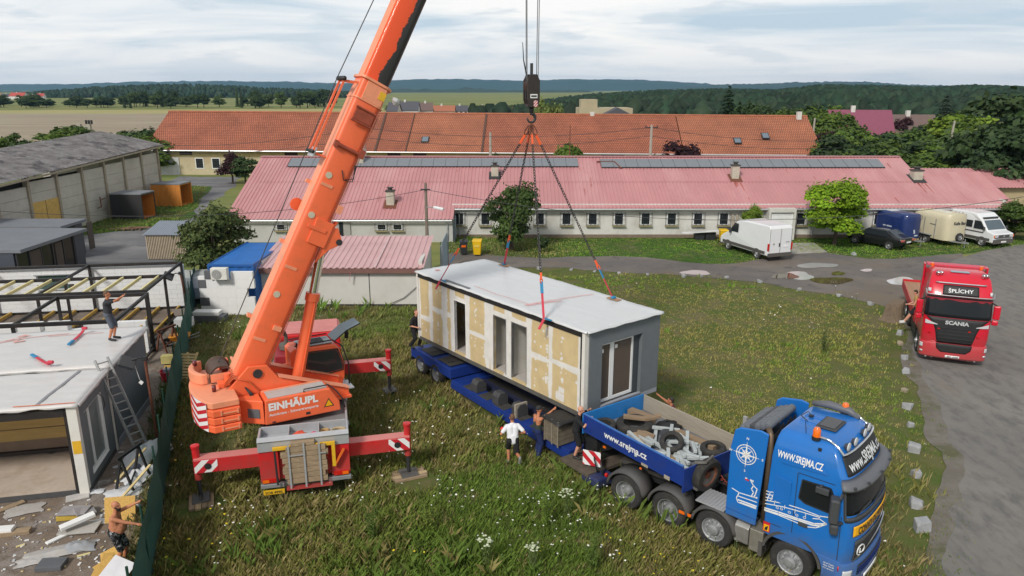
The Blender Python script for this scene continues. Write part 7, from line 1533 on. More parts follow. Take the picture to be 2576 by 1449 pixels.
for sd in (-1,1):
 m = MB(); m.sheet([[rc.flin(sd*(.55+.36*i/6), z0, .04) for i in range(7)] for z0 in (1.78,)]+[[rc.flin(sd*(.55+.36*i/6),1.80+.15*(i/6),.04) for i in range(7)]],2,7); m.build('upper_lamp', lensg, rcab, solid=.01)
 rb.patch('headlight', lensg, rbo, sd*.63,sd*.87,.72,.90,off=.02,n=6); rb.patch('fog_light', lensg, rbo, sd*.60,sd*.78,.50,.58,off=.02,n=4,nz=1)
 m = MB(); m.cbox((.98,sd*1.44,2.42),(.14,.26,.60),rz=sd*-.2); m.cbox((1.0,sd*1.42,1.98),(.14,.24,.22),rz=sd*-.2); mr = m.build('mirror', rred, rt, bevel=.05); m = MB(); m.beam((.95,sd*1.18,2.85),(.98,sd*1.44,2.7),.05,.05); m.beam((1.0,sd*1.22,2.0),(1.0,sd*1.42,2.05),.06,.06); m.build('mirror_arm', blackm, mr)
 m = MB(); m.add([(x,sd*(rc.at(z)[1]+.008),z) for x,z in ((.0,2.15),(.86,2.12),(.74,2.82),(.05,2.85))],[(0,1,2,3)]); m.build('side_window', MATS['truck_glass'], rcab, solid=.012)
 m = MB(); m.prism([(-.6,1.0),(-.95,1.0),(-1.35,1.0),(-1.35,3.9),(-.96,3.9),(-.96,1.0)][1:],'Y',min(sd*1.25,sd*1.18),max(sd*1.25,sd*1.18)); m.build('side_fairing', rred, rt, bevel=.02)
 rc.patch('roof_lamp', lensg, rcab, sd*.62,sd*.86,3.12,3.26,off=.03,n=4,nz=1)
 wheel(rt,None,-.1,sd*1.24,side=sd); wheel(rt,None,-4.2,sd*1.24,side=sd,hub='deep'); wheel(rt,None,-5.5,sd*1.24,side=sd,hub='deep')
 m = MB(); q = Vector((.35,sd*.85,3.88)); m.tube([q+Vector((-.12,0,0)),q+Vector((.12,0,-.02)),q+Vector((.24,0,-.03))],[.03,.05,.11],10); m.tube([q+Vector((-.05,.12,0)),q+Vector((.2,.12,-.02))],[.03,.08],10); m.build('air_horn', chrome, rt, smooth=True)
 m = MB(); m.tube([(-.85,sd*.95,3.86),(-.85,sd*.95,3.98)],.08,12); m.build('beacon', lamp_or, rt, smooth=True)
sg = rc.patch('name_sign', blackm, rcab, -.22,.22,3.08,3.44,off=.07,n=10,solid=.05)
text_map('ŠPLÍCHY', wt_, sg, lambda u,v: rc.flin(-.36+.72*u,3.17+.17*v+.03*u,.105), bold=.012)
m = MB(); m.tube([rc.front(-.95+1.9*i/20,3.04 if 1 < i < 19 else 3.2,.09) for i in range(21)],.025,6); m.tube([rc.front(-.42+.84*i/8,3.52,.10) for i in range(9)],.03,6); m.build('lamp_bar', steel, rt, smooth='all')
m = MB(); m.box(.05,.32,-.36,.36,3.86,3.90); m.build('roof_window', glassy('sky_pane',(.25,.31,.36),.06), rcab, bevel=.02)
m = MB(); m.box(-1.3,-.95,-1.16,1.16,1.0,3.7); m.build('rear_wall', mat('dark_red_wall',(.38,.01,.02),.5), rt); m = MB(); m.box(-1.32,-.8,-1.15,1.15,3.885,3.93); m.build('roof_edge', mat('pinkish_red',(.62,.05,.09),.4), rt)
pl_ = trap('number_plate', whitep, rbo, rb, ((.36,.21),(.47,.21)), .022, 6, 1); text_map('3SC 4100', blackm, pl_, lambda u,v: rb.flin(-.15+.32*u,.38+.075*v,.042), bold=.02)
m = MB(); m.box(-8.4,-1.5,-1.25,1.25,1.18,1.30); m.build('load_bed', mat('bed_boards',(.36,.20,.12),.8,var=.2,scale=2,stretch=(.3,4,1)), rt)
m = MB(); m.box(-8.4,-1.5,-1.28,-1.251,.98,1.42); m.box(-8.4,-1.5,1.251,1.28,.98,1.42); m.box(-8.43,-8.40,-1.28,1.28,.98,1.42); m.build('side_board', mat('board_red',(.50,.02,.03),.45,var=.1), rt); m = MB(); m.box(-1.52,-1.45,-1.25,1.25,1.3,2.2); m.build('headboard', rred, rt)
m = MB(); m.box(-8.2,.6,-.45,.45,.65,1.17); m.box(-3.2,-1.2,-1.2,-.7,.4,1.0); m.box(-3.2,-1.2,.7,1.2,.4,1.0); m.build('chassis', blackm, rt)
m = MB()
for k in range(9): m.box(1.3,1.36,-1.0+.23*k,-.95+.23*k,.27,.30)
m.build('under_lamps', lensg, rt)
van_w = mat('van_white',(.74,.75,.76),.3,var=.02,coat=.4)
def van(label, loc, rz, L_, W_, H_, nose='ducato'):
 t = thing('white_van', label, 'van', loc, rz); h = L_/2; w = W_/2
 if nose == 'ducato': prof = [(-h,.42),(h,.42),(h+.03,.85),(h-.25,1.10),(h-.95,1.45),(h-1.75,H_-.22),(h-2.1,H_-.06),(h-2.5,H_),(-h+.12,H_),(-h,H_-.2)]
 else: prof = [(-h,.42),(h,.42),(h+.02,1.10),(h-.55,1.25),(h-1.15,1.95),(h-1.35,2.12),(h-1.7,H_-.04),(h-2.2,H_),(-h+.1,H_),(-h,H_-.2)]
 m = MB(); a = [(x,z) for x,z in prof]; n = len(a)
 vs = [(x,-w,z) if z < H_-.4 else (x,-w+.12*(z-H_+.4)/.4,z) for x,z in a]+[(x,w,z) if z < H_-.4 else (x,w-.12*(z-H_+.4)/.4,z) for x,z in a]
 m.add(vs,[tuple(range(n)),tuple(range(2*n-1,n-1,-1))]+[(i,i+n,(i+1)%n+n,(i+1)%n) for i in range(n)]); m.build('body', van_w, t, bevel=.07, seg=3)
 m = MB(); m.box(-h-.06,-h+.1,-w+.02,w-.02,.36,.62); m.box(h-.2,h+.08,-w+.02,w-.02,.36,.68);
 for sd in (-1,1): m.box(-h+.3,h-.3,sd*w-.015,sd*w+.02,.5,.72)
 m.build('bumper', plast, t, bevel=.03)
 for x in (-h+1.15,h-.95):
  for sd in (-1,1):
   wheel(t,None,x,sd*(w-.0),r=.34,w=.22,side=sd,n=20)
   m = MB(); aa = [PI*k/12 for k in range(13)]; rows = [[(x+.44*math.cos(q),sd*(w+.012),.36+.42*math.sin(q)) for q in aa],[(x+.34*math.cos(q),sd*(w+.012),.34+.34*math.sin(q)) for q in aa]]; m.sheet(rows,2,13); m.build('arch', plast, t, solid=.02)
 return t, h, w
vn, h, w = van('tall white panel van seen from behind on the grass edge',(18.35,51.6,0),math.radians(110),5.4,2.02,2.5)
vn.location = (17.55,52.2,0)
m = MB(); m.box(-h-.012,-h-.002,-.012,.012,.64,2.3); m.box(-h-.014,-h-.004,-w+.1,-w+.12,.7,2.3); m.box(-h-.014,-h-.004,w-.12,w-.1,.7,2.3); m.build('door_seam', plast, vn)
for sd in (-1,1):
 m = MB(); m.box(-h-.03,-h+.06,sd*w-.09 if sd > 0 else -w-.01,sd*w+.01 if sd > 0 else -w+.09,.80,1.30); m.build('tail_light', lamp_red, vn)
 m = MB(); m.box(-h-.03,-h-.002,sd*.45-.2,sd*.45+.2,1.0,1.10) if sd < 0 else m.box(-h-.03,-h-.002,.05,.12,1.05,1.30); m.build('handle' if sd > 0 else 'number_plate', blackm if sd > 0 else whitep, vn)
 m = MB(); m.add([(h-1.0,sd*(w+.01),1.5),(h-1.05,sd*(w+.01),1.5),(h-1.65,sd*(w+.01),2.15),(h-2.05,sd*(w+.01),2.15),(h-2.05,sd*(w+.01),1.5)],[(0,1,2,3,4)]); m.build('side_window', dark_glass, vn, solid=.02)
 m = MB(); m.cbox((h-1.35,sd*(w+.16),1.55),(.1,.2,.34)); m.build('mirror', plast, vn, bevel=.03)
m = MB(); m.box(-h-.02,-h-.004,-.75,-.45,1.32,1.38); m.lathe([(.001,-h-.02),(.07,-h-.02),(.07,-h)],(0,.55,1.25),'X',12); m.build('badge', steel, vn)
cvn, h, w = van('older white passenger van parked beside the cream horse trailer',(37.0,57.0,0),math.radians(-72),4.7,1.95,2.45,'old')
cvn.location = (36.0,56.3,0)
m = MB(); m.add([(h-.60,-w+.12,1.32),(h-.60,w-.12,1.32),(h-1.12,w-.2,1.95),(h-1.12,-w+.2,1.95)],[(0,1,2,3)]); m.build('windscreen', glassy('van_glass',(.10,.13,.15),.05), cvn, solid=.03)
m = MB(); m.box(h-1.34,h-1.22,-w+.25,w-.25,2.0,2.16); m.build('dark_band', plast, cvn); m = MB(); m.box(h+.02,h+.045,-.85,.85,.78,1.02); g_ = m.build('grille', plast, cvn); m = MB(); m.box(h+.046,h+.055,-.75,.75,.72,.78); m.lathe([(.001,h+.06),(.08,h+.06),(.08,h+.05)],(0,0,.92),'X',14); m.build('grille_trim', steel, g_)
for sd in (-1,1):
 m = MB(); m.box(h+.046,h+.06,sd*.72-.16,sd*.72+.16,.84,1.02); m.build('headlight', lensg, cvn); m = MB(); m.box(h+.03,h+.05,sd*.93-.05,sd*.93+.05,.84,1.02); m.build('indicator', lamp_or, cvn)
 m = MB(); m.add([(h-.75,sd*(w+.01),1.3),(h-1.2,sd*(w+.0),1.9),(h-1.75,sd*(w-.02),1.9),(h-1.75,sd*(w+.01),1.3)],[(0,1,2,3)]); m.add([(h-1.9,sd*(w+.01),1.35),(h-1.9,sd*(w-.02),1.85),(h-2.5,sd*(w-.02),1.85),(h-2.5,sd*(w+.01),1.35)],[(0,1,2,3)]); m.build('side_window', dark_glass, cvn, solid=.02)
 m = MB(); m.cbox((h-.75,sd*(w+.14),1.4),(.08,.16,.26)); m.build('mirror', plast, cvn, bevel=.02)
m = MB(); m.box(h+.081,h+.09,-.25,.25,.45,.56); m.build('number_plate', whitep, cvn); m = MB(); m.box(h-2.6,h-.9,-w-.022,-w-.012,1.05,1.12); m.build('stripe', plast, cvn)
text('Kafe Bar', plast, cvn, (h-3.6,-w+.03,2.06), (1,0,0), (0,.1,1), width=1.1, bold=.03, ext=.03)
ccar = thing('black_car','black saloon car parked on the grass under the bright green tree','car',(27.4,54.9,0),math.radians(108)); ccar.location = (27.9,55.0,0)
cblack = mat('car_black',(.012,.012,.014),.2,var=.05,coat=.7); ccar.rotation_euler = (0,0,math.radians(122))
lv = [(-2.3,.62,.95,.78),(-2.25,.35,.98,.84),(-1.7,.28,1.0,.86),(-1.0,.28,1.38,.88),(-.3,.28,1.45,.88),(.5,.28,1.40,.88),(1.1,.28,.98,.88),(2.0,.30,.84,.85),(2.32,.42,.72,.72)]
m = MB(); rows = []
for x, z0, z1, w in lv:
 wt = w*(.70 if z1 > 1.1 else .93); zb = min(z1-.08,.92); rows.append([(x,-w*.92,z0),(x,-w,z0+.2),(x,-w,zb-.05),(x,-w*.96,zb),(x,-wt,z1-.05),(x,-wt*.8,z1),(x,0,z1+.02),(x,wt*.8,z1),(x,wt,z1-.05),(x,w*.96,zb),(x,w,zb-.05),(x,w,z0+.2),(x,w*.92,z0)])
m.sheet(rows,len(rows),13); m.f += [tuple(range(13)),tuple(range(len(m.v)-1,len(m.v)-14,-1))]; m.mi += [0,0]; m.build('body', cblack, ccar, smooth=True, sub=1)
m = MB(); m.add([(-1.72,-.62,.99),(-1.72,.62,.99),(-1.02,.56,1.38),(-1.02,-.56,1.38)],[(0,1,2,3)]); m.build('rear_window', glassy('car_glass',(.05,.06,.075),.05), ccar, solid=.05)
m = MB(); m.add([(1.08,-.66,1.0),(1.08,.66,1.0),(.52,.58,1.37),(.52,-.58,1.37)],[(0,1,2,3)]); m.build('windscreen', MATS['car_glass'], ccar, solid=.05)
for sd in (-1,1):
 m = MB(); m.add([(-1.35,sd*.85,.96),(.95,sd*.85,.96),(.45,sd*.66,1.34),(-.95,sd*.66,1.34)],[(0,1,2,3)]); m.build('side_window', dark_glass, ccar, solid=.03)
 m = MB(); m.box(-2.33,-2.1,sd*.64-.17,sd*.64+.17,.72,.88); m.build('tail_light', mat('pale_red_lamp',(.5,.12,.10),.2,coat=.5), ccar, bevel=.03)
 for x in (-1.35,1.4): wheel(ccar,None,x,sd*.89,r=.33,w=.22,side=sd,n=20)
 m = MB(); m.cbox((.75,sd*.98,.98),(.12,.2,.13)); m.build('mirror', cblack, ccar, bevel=.03)
m = MB(); m.box(-2.36,-2.33,-.26,.26,.62,.73); m.build('number_plate', whitep, ccar); m = MB(); m.box(-2.345,-2.325,-.4,.4,.78,.81); m.build('trim', chrome, ccar)
def horse_trailer(label, loc, rz, body, L_, W_, H_, cream=False):
 t = thing('horse_trailer', label, 'horse trailer', loc, rz); w = W_/2
 pl = [(-L_/2,-w),(L_/2-.55,-w)]+[(L_/2-.55+.55*math.sin(q),-w+ (1-math.cos(q))*.35+0) for q in (.5,1.0,PI/2)]; pl += [(x,-y) for x,y in pl[::-1]]
 rows = []
 for z, k in ((.45,1),(H_-.45,1),(H_-.2,.95),(H_-.05,.84),(H_,.66)): rows.append([(x*(1 if k == 1 else .97+.03*k),y*k,z) for x,y in pl+[pl[0]]])
 m = MB(); m.sheet(rows,5,len(pl)+1); n = len(pl)+1; m.f += [tuple(range(4*n,4*n+n-1)),tuple(range(n-2,-1,-1))]; m.mi += [0,0]; m.build('body', body, t, smooth=True)
 m = MB(); m.beam((-L_/2,-w*.6,.42),(L_/2,-w*.5,.42),.08,.08); m.beam((-L_/2,w*.6,.42),(L_/2,w*.5,.42),.08,.08); m.beam((L_/2-.1,-w*.5,.42),(L_/2+1.0,0,.42),.08,.08); m.beam((L_/2-.1,w*.5,.42),(L_/2+1.0,0,.42),.08,.08); m.box(L_/2+.9,L_/2+1.15,-.06,.06,.40,.50); m.tube([(L_/2+.75,.1,0),(L_/2+.75,.1,.7)],.03,8); m.build('drawbar', steel, t)
 for x in (-.75,.0):
  for sd in (-1,1):
   wheel(t,None,x-.1,sd*(w+.16),r=.32,w=.2,side=sd,n=18)
 for sd in (-1,1):
  m = MB(); m.box(-1.35,.35,sd*w if sd > 0 else -w-.26,w+.26 if sd > 0 else -w,.66,.74); m.build('mudguard', steel if cream else body, t, bevel=.03)
 m = MB()
 for x in (-L_/2+.25,-L_/2+1.1,L_/2-1.1):
  for sd in (-1,1): m.box(x-.03,x+.03,sd*w-.0 if sd > 0 else -w-.03,w+.03 if sd > 0 else -w,.5,H_-.48)
 m.build('frame_rib', steel if cream else body, t); return t
nb = mat('trailer_navy',(.012,.03,.135),.35,var=.12,dirt=(.04,.06,.17),dirt_amt=.4,coat=.3); crm = mat('trailer_cream',(.60,.54,.38),.4,var=.05,dirt=(.45,.38,.24),dirt_amt=.35,dirt_scale=.8)
hb1 = horse_trailer('navy blue horse trailer between the black car and the cream trailer',(30.2,56.7,0),math.radians(-74),nb,2.9,1.75,2.35)
m = MB(); m.box(1.36,1.44,.05,.55,1.62,1.85); m.build('front_vent', blackm, hb1); m = MB(); m.box(1.0,1.5,-.6,.6,.36,.45); m.build('yellow_bar', yellow, hb1); m = MB(); m.cbox((1.47,.1,1.0),(.02,.12,.3),rx=.2); m.cbox((1.47,.3,.7),(.02,.3,.1)); m.box(-.7,.2,-.88,-.86,1.2,1.3); m.build('scuffs', mat('pale_scuff',(.5,.55,.62),.6), hb1); m = MB(); m.box(-.9,-.3,-.6,.2,2.352,2.38); m.build('roof_vent', mat('pale_vent',(.55,.57,.6),.5), hb1)
hb2 = horse_trailer('cream horse trailer with a spare wheel on its rounded nose',(33.2,56.3,0),math.radians(-76),crm,3.3,1.95,2.45,True)
text('Kafe Bar', plast, hb2, (1.668,-.42,1.66), (0,1,0), (0,0,1), width=1.1, bold=.035, ext=.015)
wsp = wheel(hb2, Matrix.Translation((1.80,.22,.70)) @ Matrix.Rotation(math.radians(90),4,'Z') @ Matrix.Translation((0,0,-.33)), 0,0, r=.33, w=.18, side=-1, name='spare_wheel', n=20)
m = MB(); m.lathe([(.13,-1.01),(.15,-1.0),(.13,-.985)],(-.9,0,1.85),'Y',16); m.box(.0,.5,-.99,-.978,1.5,1.55); m.build('side_mark', plast, hb2); m = MB(); m.box(.2,.75,-.4,.2,2.452,2.50); m.box(-.8,-.2,-.3,.3,2.452,2.48); m.build('roof_vent', mat('white_vent',(.66,.66,.62),.5), hb2)
def wheelie(label, px, py, body, lid, s=1.0, rz=0.0):
 t = thing('wheelie_bin', label, 'bin', P(px,py), rz); t.scale = (s,s,s)
 m = MB(); m.hexa([(-.22,-.26,.1),(.22,-.26,.1),(.22,.2,.1),(-.22,.2,.1)],[(-.29,-.36,1.0),(.29,-.36,1.0),(.29,.3,1.0),(-.29,.3,1.0)]); m.build('body', body, t, bevel=.03)
 m = MB(); m.prism([(-.39,1.003),(.36,1.003),(.34,1.07),(-.34,1.06)],'X',-.31,.31); m.build('lid', lid, t, bevel=.02)
 for x in (-.2,.2): m = MB(); m.lathe([(.001,x-.03),(.1,x-.03),(.1,x+.03),(.001,x+.03)],(0,.24,.1),'X',14); m.build('wheel', blackm, t)
 m = MB(); m.box(-.16,.16,-.335,-.318,.62,.78); m.build('sticker', lamp_or if body is not yel_b else mat('pale_yellow',(.75,.55,.1),.5), t); return t
yel_b = mat('bin_yellow',(.80,.50,.01),.45,var=.05); blk_b = mat('bin_black',(.03,.032,.036),.5)
wheelie('black bin beside the yellow bin at the step of the white wall',1167,641,blk_b,blk_b,1.0,.05); wheelie('yellow bin on the grass beside the single black bin',1201,643,yel_b,yel_b,1.1,-.05)
wheelie('yellow bin between the white van and the black tubs',1818,611,yel_b,yel_b,1.0); wheelie('black bin between the yellow bin and the white van',1837,611,blk_b,blk_b,1.0)
for x, lb in ((1758,'left black tub under the white board by the white wall'),(1785,'right black tub under the white board by the white wall')):
 q = P(x,603); m = MB(); m.hexa([(-.35,-.25,0),(.35,-.25,0),(.35,.25,0),(-.35,.25,0)],[(-.42,-.3,.62),(.42,-.3,.62),(.42,.3,.62),(-.42,.3,.62)]); tag(m.build('black_tub', blk_b, None, loc=q, bevel=.03),lb,'tub')
q = P(1767,597,.0); m = MB(); m.cbox((q.x,57.0,.72),(3.9,.5,.05),ry=-.06); tag(m.build('white_board', van_w),'long white board lying across the two black tubs','board')
for dx, lb in ((0,'left grey plank leaning on the white wall behind the van'),(.35,'right grey plank leaning on the white wall behind the van')): q = D(1846,570,57.6); m = MB(); m.beam((q.x+dx,57.2,.02),(q.x+dx-.1,57.85,1.9),.22,.05); tag(m.build('grey_plank', wood_in),lb,'plank')
stp = thing('tree_stump','thick grey brown tree stump at the edge of the road','stump',P(2247,806)); m = MB(); rows = []
for z, k in ((0,1.45),(.12,1.15),(.35,.98),(.7,.9),(.95,.86),(1.0,.8)): rows.append([(.48*k*math.cos(a)*(1+.12*math.sin(3*a)+.08*math.sin(7*a))+.06*z,.42*k*math.sin(a)*(1+.1*math.sin(4*a+1)),z+(.12*math.cos(a) if z > .9 else 0)) for a in [2*PI*i/26 for i in range(27)]])
m.sheet(rows,6,27); m.f.append(tuple(range(5*27,5*27+26))); m.mi.append(0); m.build('trunk', mat('stump_bark',(.17,.125,.085),.95,var=.35,scale=6,stretch=(3,3,.6),bump=.8,bscale=14), stp, smooth=True)
def stone(label, px, py, s, seed, m_):
 r = random.Random(seed); bm = __import__('bmesh').new(); B = __import__('bmesh').ops
 for k in range(16): bm.verts.new(((1 if k&1 else -1)*s*.48*r.uniform(.35,1),(1 if k&2 else -1)*s*.40*r.uniform(.35,1),s*.85*r.uniform(.5,1) if k&4 else -.05))
 B.convex_hull(bm, input=bm.verts); B.delete(bm, geom=[v for v in bm.verts if not v.link_faces], context='VERTS'); me = bpy.data.meshes.new('kerb_stone'); bm.to_mesh(me); bm.free(); me.materials.append(m_)
 o = mobj('kerb_stone', me); o.location = P(px,py)+Vector((0,0,-.07)); o.rotation_euler = (0,0,r.uniform(0,6)); k = o.modifiers.new('edge','BEVEL'); k.width = .015; return tag(o,label,'stone','stones set along the edge of the grass')
stm = mat('pale_stone',(.33,.335,.345),.88,var=.22,scale=4,bump=.3); stb = mat('brown_stone',(.30,.25,.18),.9,var=.2,scale=4,bump=.3)
STN = [(2316,1333,.62,0,'low wide stone with dark soil around it, nearest the bottom of the road'),(2302,1275,.62,0,'tall split stone second from the bottom along the road edge'),(2303,1200,.46,0,'square pale stone third from the bottom along the road edge'),(2297,1136,.58,0,'tall pointed stone fourth from the bottom along the road edge'),(2290,1073,.38,0,'low stone fifth from the bottom along the road edge'),(2282,1028,.48,0,'cut stone beside the nose of the blue truck cab'),(2276,985,.40,1,'brownish stone below the large pale slab stone'),(2280,940,.55,0,'wide slab stone level with the red truck bumper'),(2277,905,.5,0,'leaning white stone just left of the red truck bumper'),(2264,868,.42,1,'small brown stone left of the red truck wheel'),(2263,842,.5,0,'upright grey stone below the tree stump'),(2190,768,.45,0,'grey stone to the left of the tree stump'),(2110,746,.42,0,'stone beside the bend of the gravel lane'),(2010,730,.4,0,'flat stone at the start of the lane bend'),(1912,711,.45,0,'long stone south of the bright puddles'),(1720,697,.5,0,'broad wedge stone just below the round puddle'),(1765,697,.35,0,'small wedge stone right of the broad wedge stone'),(1828,700,.35,0,'flat white stone between the wedge stones and the puddles'),(1629,692,.33,0,'small stone in the middle of the near lane edge'),(1558,689,.33,0,'pale lump beside the right hand chain strap'),(1496,684,.33,0,'small stone left of the right hand chain strap'),(1436,680,.42,0,'square stone right of the near chain sling'),(1357,678,.45,0,'stone half behind the near chain sling'),(2148,642,.55,0,'white stone on the lawn in front of the black car'),(1268,605,.3,0,'white ball like stone on the bank by the bins')]
for i, (x,y,s,k,lb) in enumerate(STN): stone(lb,x,y,s*.78,i,stb if k else stm)
def pole(label, loc, h, m_, r=.13, arm=True, lean=(0,0)):
 t = thing('utility_pole', label, 'utility pole', loc)
 m = MB(); m.tube([(0,0,0),(lean[0],lean[1],h)],[r,r*.65],10); m.build('pole', m_, t)
 if arm: m = MB(); m.box(lean[0]-.7,lean[0]+.7,-.05,.05,h-.35,h-.25); [m.tube([(lean[0]+x,0,h-.25),(lean[0]+x,0,h-.05)],.04,6) for x in (-.6,0,.6)]; m.build('crossarm', iron, t)
 return t
pw = mat('pole_wood',(.20,.165,.13),.9,var=.2); pcn = mat('pole_concrete',(.36,.33,.28),.9,var=.1)
up = pole('tall grey brown pole with a white lamp rising behind the white workshop',(-5.55,47.3,0),5.7,pw,.13,False)
m = MB(); m.tube([(.05,-.1,4.15),(.6,-.35,4.2)],.03,6); m.build('arm', steel, up); m = MB(); m.cbox((.85,-.45,4.15),(.7,.22,.16),rz=-.35,ry=.15); m.build('lamp', van_w, up, bevel=.04); m = MB(); m.tube([(-.3,-.1,5.3),(.3,-.1,5.3)],.05,6); m.build('insulator', iron, up)
for lb, px, py0, py1, Y, mm, a in (('concrete pole just right of the crane boom in front of the tile roof',918,390,318,70,pcn,True),('concrete pole with a street lamp before the tile roof',1636,390,314,80,pcn,True),('thin dark pole in front of the middle of the tile roof',1433,385,313,82,rust,False),('short pale pole with shrub at its foot before the tile roof',1234,388,333,82,pcn,False),('concrete pole beside the right end of the tile roof',2046,335,297,112,pcn,True),('leaning pole among the trees behind the annex',2384,372,304,100,pcn,True)):
 a_ = D(px,py0,Y); b_ = D(px,py1,Y); t = pole(lb,(a_.x,Y,0),b_.z,mm,.2 if mm is pcn else .07,a,(.4,0) if 'leaning' in lb else (0,0))
 if 'street lamp' in lb: m = MB(); m.tube([(0,0,3.6),(-.9,-.2,4.0)],.04,6); m.cbox((-1.1,-.2,4.05),(.8,.25,.2),ry=-.2); m.build('street_lamp', van_w, t)
q = D(215,342,140); tp = thing('transformer_pole','pair of pale posts with black insulators beyond the concrete barn','utility pole',(q.x,140,0)); zt = D(215,312,140).z
for x in (-.9,.9): m = MB(); m.box(x-.35,x+.35,-.3,.3,0,zt); m.build('post', pcn, tp)
m = MB(); m.box(-2.6,.9,-.1,.1,zt-.8,zt-.5); m.build('crossarm', steel, tp); m = MB(); [m.tube([(x,0,zt),(x,0,zt+.7)],.2,8) for x in (.5,1.0,1.5)]; m.build('insulator', blackm, tp)
def wire(label, a, b_, sag, r=.02):
 a = Vector(a); b_ = Vector(b_); m = MB(); m.tube([a.lerp(b_,i/20)-Vector((0,0,sag*4*(i/20)*(1-i/20))) for i in range(21)],r,4); tag(m.build('overhead_cable', rope_m),label,'cable')
pt = Vector((-5.55,47.2,5.3)); wire('overhead cable sagging to the right across the pink roof',pt,D(2720,470,44),2.0); wire('overhead cable running left from the pole across the yard',pt,D(-60,527,36),.9)
for dz, n in ((0,'upper'),(-.9,'lower')):
 a = D(918,322,70)+Vector((0,0,dz)); b_ = D(1636,320,80)+Vector((0,0,dz)); wire(n+' overhead line between two concrete poles before the tile roof',a,b_,.9,.03); wire(n+' overhead line from the street lamp pole to the right',b_,D(2120,352,88)+Vector((0,0,dz)),.6,.03); wire(n+' overhead line leftwards before the tile roof',a,D(380,365,88)+Vector((0,0,dz)),.6,.03)
def skin_mat(n, c): return mat(n, c, .55, var=.10, scale=6)
sk_a = skin_mat('skin_tanned',(.50,.20,.105)); sk_b = skin_mat('skin_light',(.58,.29,.19)); hair_d = mat('dark_hair',(.03,.02,.015),.7); hair_b = mat('brown_hair',(.13,.065,.035),.7)
shoe_k = mat('black_shoe',(.02,.02,.022),.6); shoe_w = mat('white_shoe',(.6,.6,.58),.6)
_ico = None
def ico():
 global _ico
 if _ico is None:
  bm = __import__('bmesh').new(); __import__('bmesh').ops.create_icosphere(bm, subdivisions=2, radius=1); _ico = (np.array([v.co[:] for v in bm.verts]), [[v.index for v in f.verts] for f in bm.faces]); bm.free()
 return _ico
class Flesh:
 def __init__(s): s.v = []; s.f = []; s.n = 0
 def ball(s, c, r, sc=(1,1,1)):
  V, Fc = ico(); s.v.append(V*r*np.array(sc)+np.array(c)); s.f += [[i+s.n for i in f] for f in Fc]; s.n += len(V)
 def limb(s, a, b, ra, rb, g=0.0, sc=(1,1,1)):
  a = np.array(a,float); b = np.array(b,float); k = max(2,int(np.linalg.norm(b-a)/(min(ra,rb)*.35)))
  for i in range(k+1): t = i/k; s.ball(a+(b-a)*t, ra+(rb-ra)*t+g, sc)
 def make(s, name, m, parent, vox=.011, smooth=5):
  me = bpy.data.meshes.new(name); me.from_pydata([tuple(p) for p in np.concatenate(s.v)],[],s.f); me.materials.append(m); me.polygons.foreach_set('use_smooth',[True]*len(me.polygons)); o = mobj(name, me, parent)
  k = o.modifiers.new('skin','REMESH'); k.mode = 'VOXEL'; k.voxel_size = vox; k.use_smooth_shade = True
  k = o.modifiers.new('soft','SMOOTH'); k.factor = .5; k.iterations = smooth; return o
def ik(a, b, l1, l2, pole):
 a, b = Vector(a), Vector(b); d = b-a; L_ = min(d.length,(l1+l2)*.999); d.normalize(); b = a+d*L_
 x = (l1*l1-l2*l2+L_*L_)/(2*L_); h = math.sqrt(max(0,l1*l1-x*x)); p = Vector(pole); p = (p-d*p.dot(d)).normalized(); return a+d*x+p*h, b
